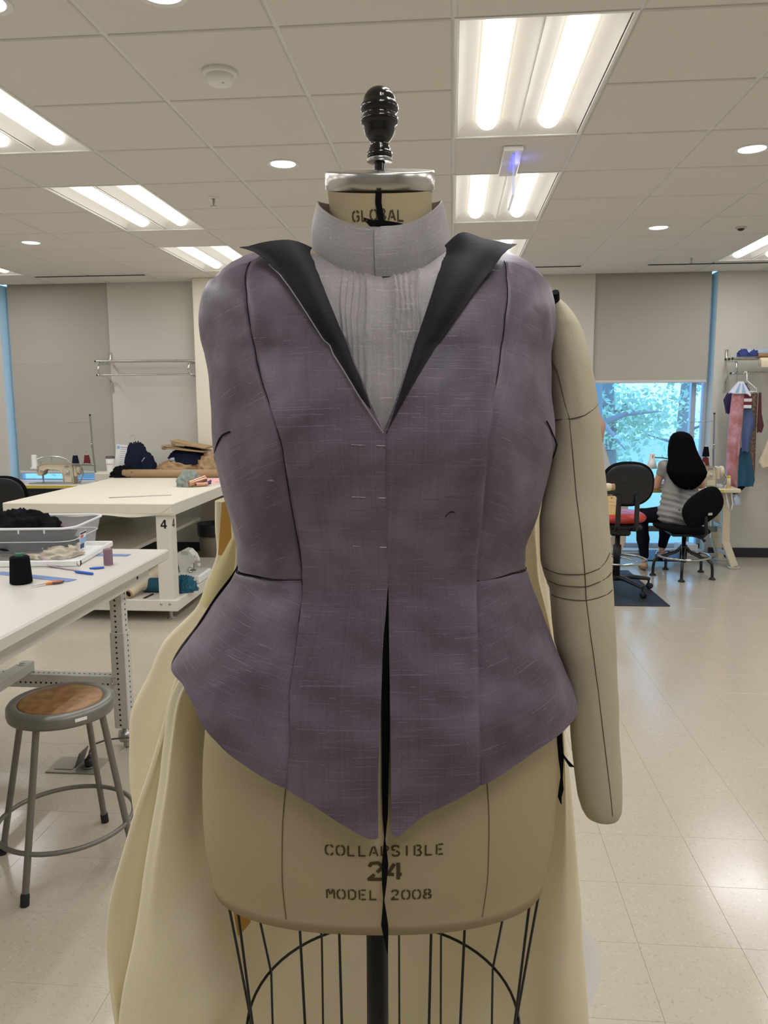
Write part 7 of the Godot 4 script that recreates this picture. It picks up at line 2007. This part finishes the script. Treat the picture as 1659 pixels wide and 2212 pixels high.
# ---- outside ----
func outdoors() -> void:
	struct("ground_outside", Mb.new().box(Vector3(0, -1.3, -34), Vector3(90, 0.2, 50)), mt("lawn", rgb8(176, 190, 160), 0.95), "grassy ground outside the windows")
	var bark := mt("bark", rgb8(138, 140, 142), 0.9)
	var leaf := mt("leaf", rgb8(255, 255, 255), 0.7)
	leaf.backlight_enabled = true
	leaf.backlight = Color(0.7, 0.8, 0.5)
	leaf.vertex_color_use_as_albedo = true
	var lm := Mb.new()
	lm.quad(Vector3(-0.5, 0, 0), Vector3(-0.15, 0.28, 0.05), Vector3(0.5, 0, 0), Vector3(-0.15, -0.28, 0.05))
	var leaf_mesh := lm.mesh()
	rng.seed = 77
	var list := [[2.05, -12.2, 0.26, 5.5, 0.0, "thick grey tree trunk just outside the right window", 0], [4.5, -13.6, 0.17, 5.5, 0.2, "slimmer tree outside at the right of the right window", 1300], [3.1, -15.5, 0.13, 6.0, -0.2, "leafy light green tree in the middle of the right window", 4200], [2.2, -18.5, 0.12, 6.0, 0.3, "leafy tree farther back outside the right window", 3600], [5.4, -19.0, 0.15, 7.0, 0.2, "distant leafy tree at the right outside the right window", 2000], [-6.6, -13.5, 0.16, 6, 0.1, "leafy tree outside the left window", 1800], [-4.4, -16.0, 0.14, 6, -0.1, "tree farther back outside the left window", 1500]]
	for q in list:
		var o := thing("garden_tree", q[5], "tree", Vector3(q[0], -1.2, q[1]))
		var h: float = q[3]
		put(o, "trunk", Mb.new().tube([Vector3(0, 0, 0), Vector3(q[4] * 0.2, h * 0.35, 0.05), Vector3(q[4], h * 0.75, 0), Vector3(q[4] * 1.4, h, 0)], [q[2] * 1.2, q[2], q[2] * 0.7, q[2] * 0.2], 12), bark)
		var mm := MultiMesh.new()
		mm.transform_format = MultiMesh.TRANSFORM_3D
		mm.use_colors = true
		mm.mesh = leaf_mesh
		mm.instance_count = maxi(q[6], 300)
		var tips := []
		for k in 16:
			var a := rng.randf() * TAU
			var y := rng.randf_range(0.22, 0.95) * h
			var ln := rng.randf_range(0.7, 1.7)
			var p0 := Vector3(q[4] * y / h, y, 0)
			var p1 := p0 + Vector3(cos(a) * ln * 0.5, 0.25, sin(a) * ln * 0.5)
			var p2 := p0 + Vector3(cos(a) * ln, rng.randf_range(-0.1, 0.5), sin(a) * ln)
			put(o, "branch", Mb.new().tube([p0, p1, p2], [q[2] * 0.28, q[2] * 0.16, 0.008], 6), bark)
			for e in 5: tips.append(p1.lerp(p2, 0.2 + 0.25 * e))
		for k in mm.instance_count:
			var c: Vector3 = tips[rng.randi() % tips.size()]
			var b := Basis.from_euler(Vector3(rng.randf() * TAU, rng.randf() * TAU, rng.randf() * TAU)).scaled(Vector3.ONE * rng.randf_range(0.07, 0.16))
			mm.set_instance_transform(k, Transform3D(b, c + Vector3(rng.randfn(), rng.randfn() * 0.6, rng.randfn()) * 0.28))
			var g := rng.randf_range(0.75, 1.15)
			mm.set_instance_color(k, Color(0.68 * g, 0.82 * g, 0.80 * g))
		var mi := MultiMeshInstance3D.new()
		mi.name = "foliage"
		mi.multimesh = mm
		mi.material_override = leaf
		stuff(mi)
		o.add_child(mi)


func _ready() -> void:
	camera_and_light()
	materials()
	room()
	dress_form()
	left_side()
	right_side()
	outdoors()
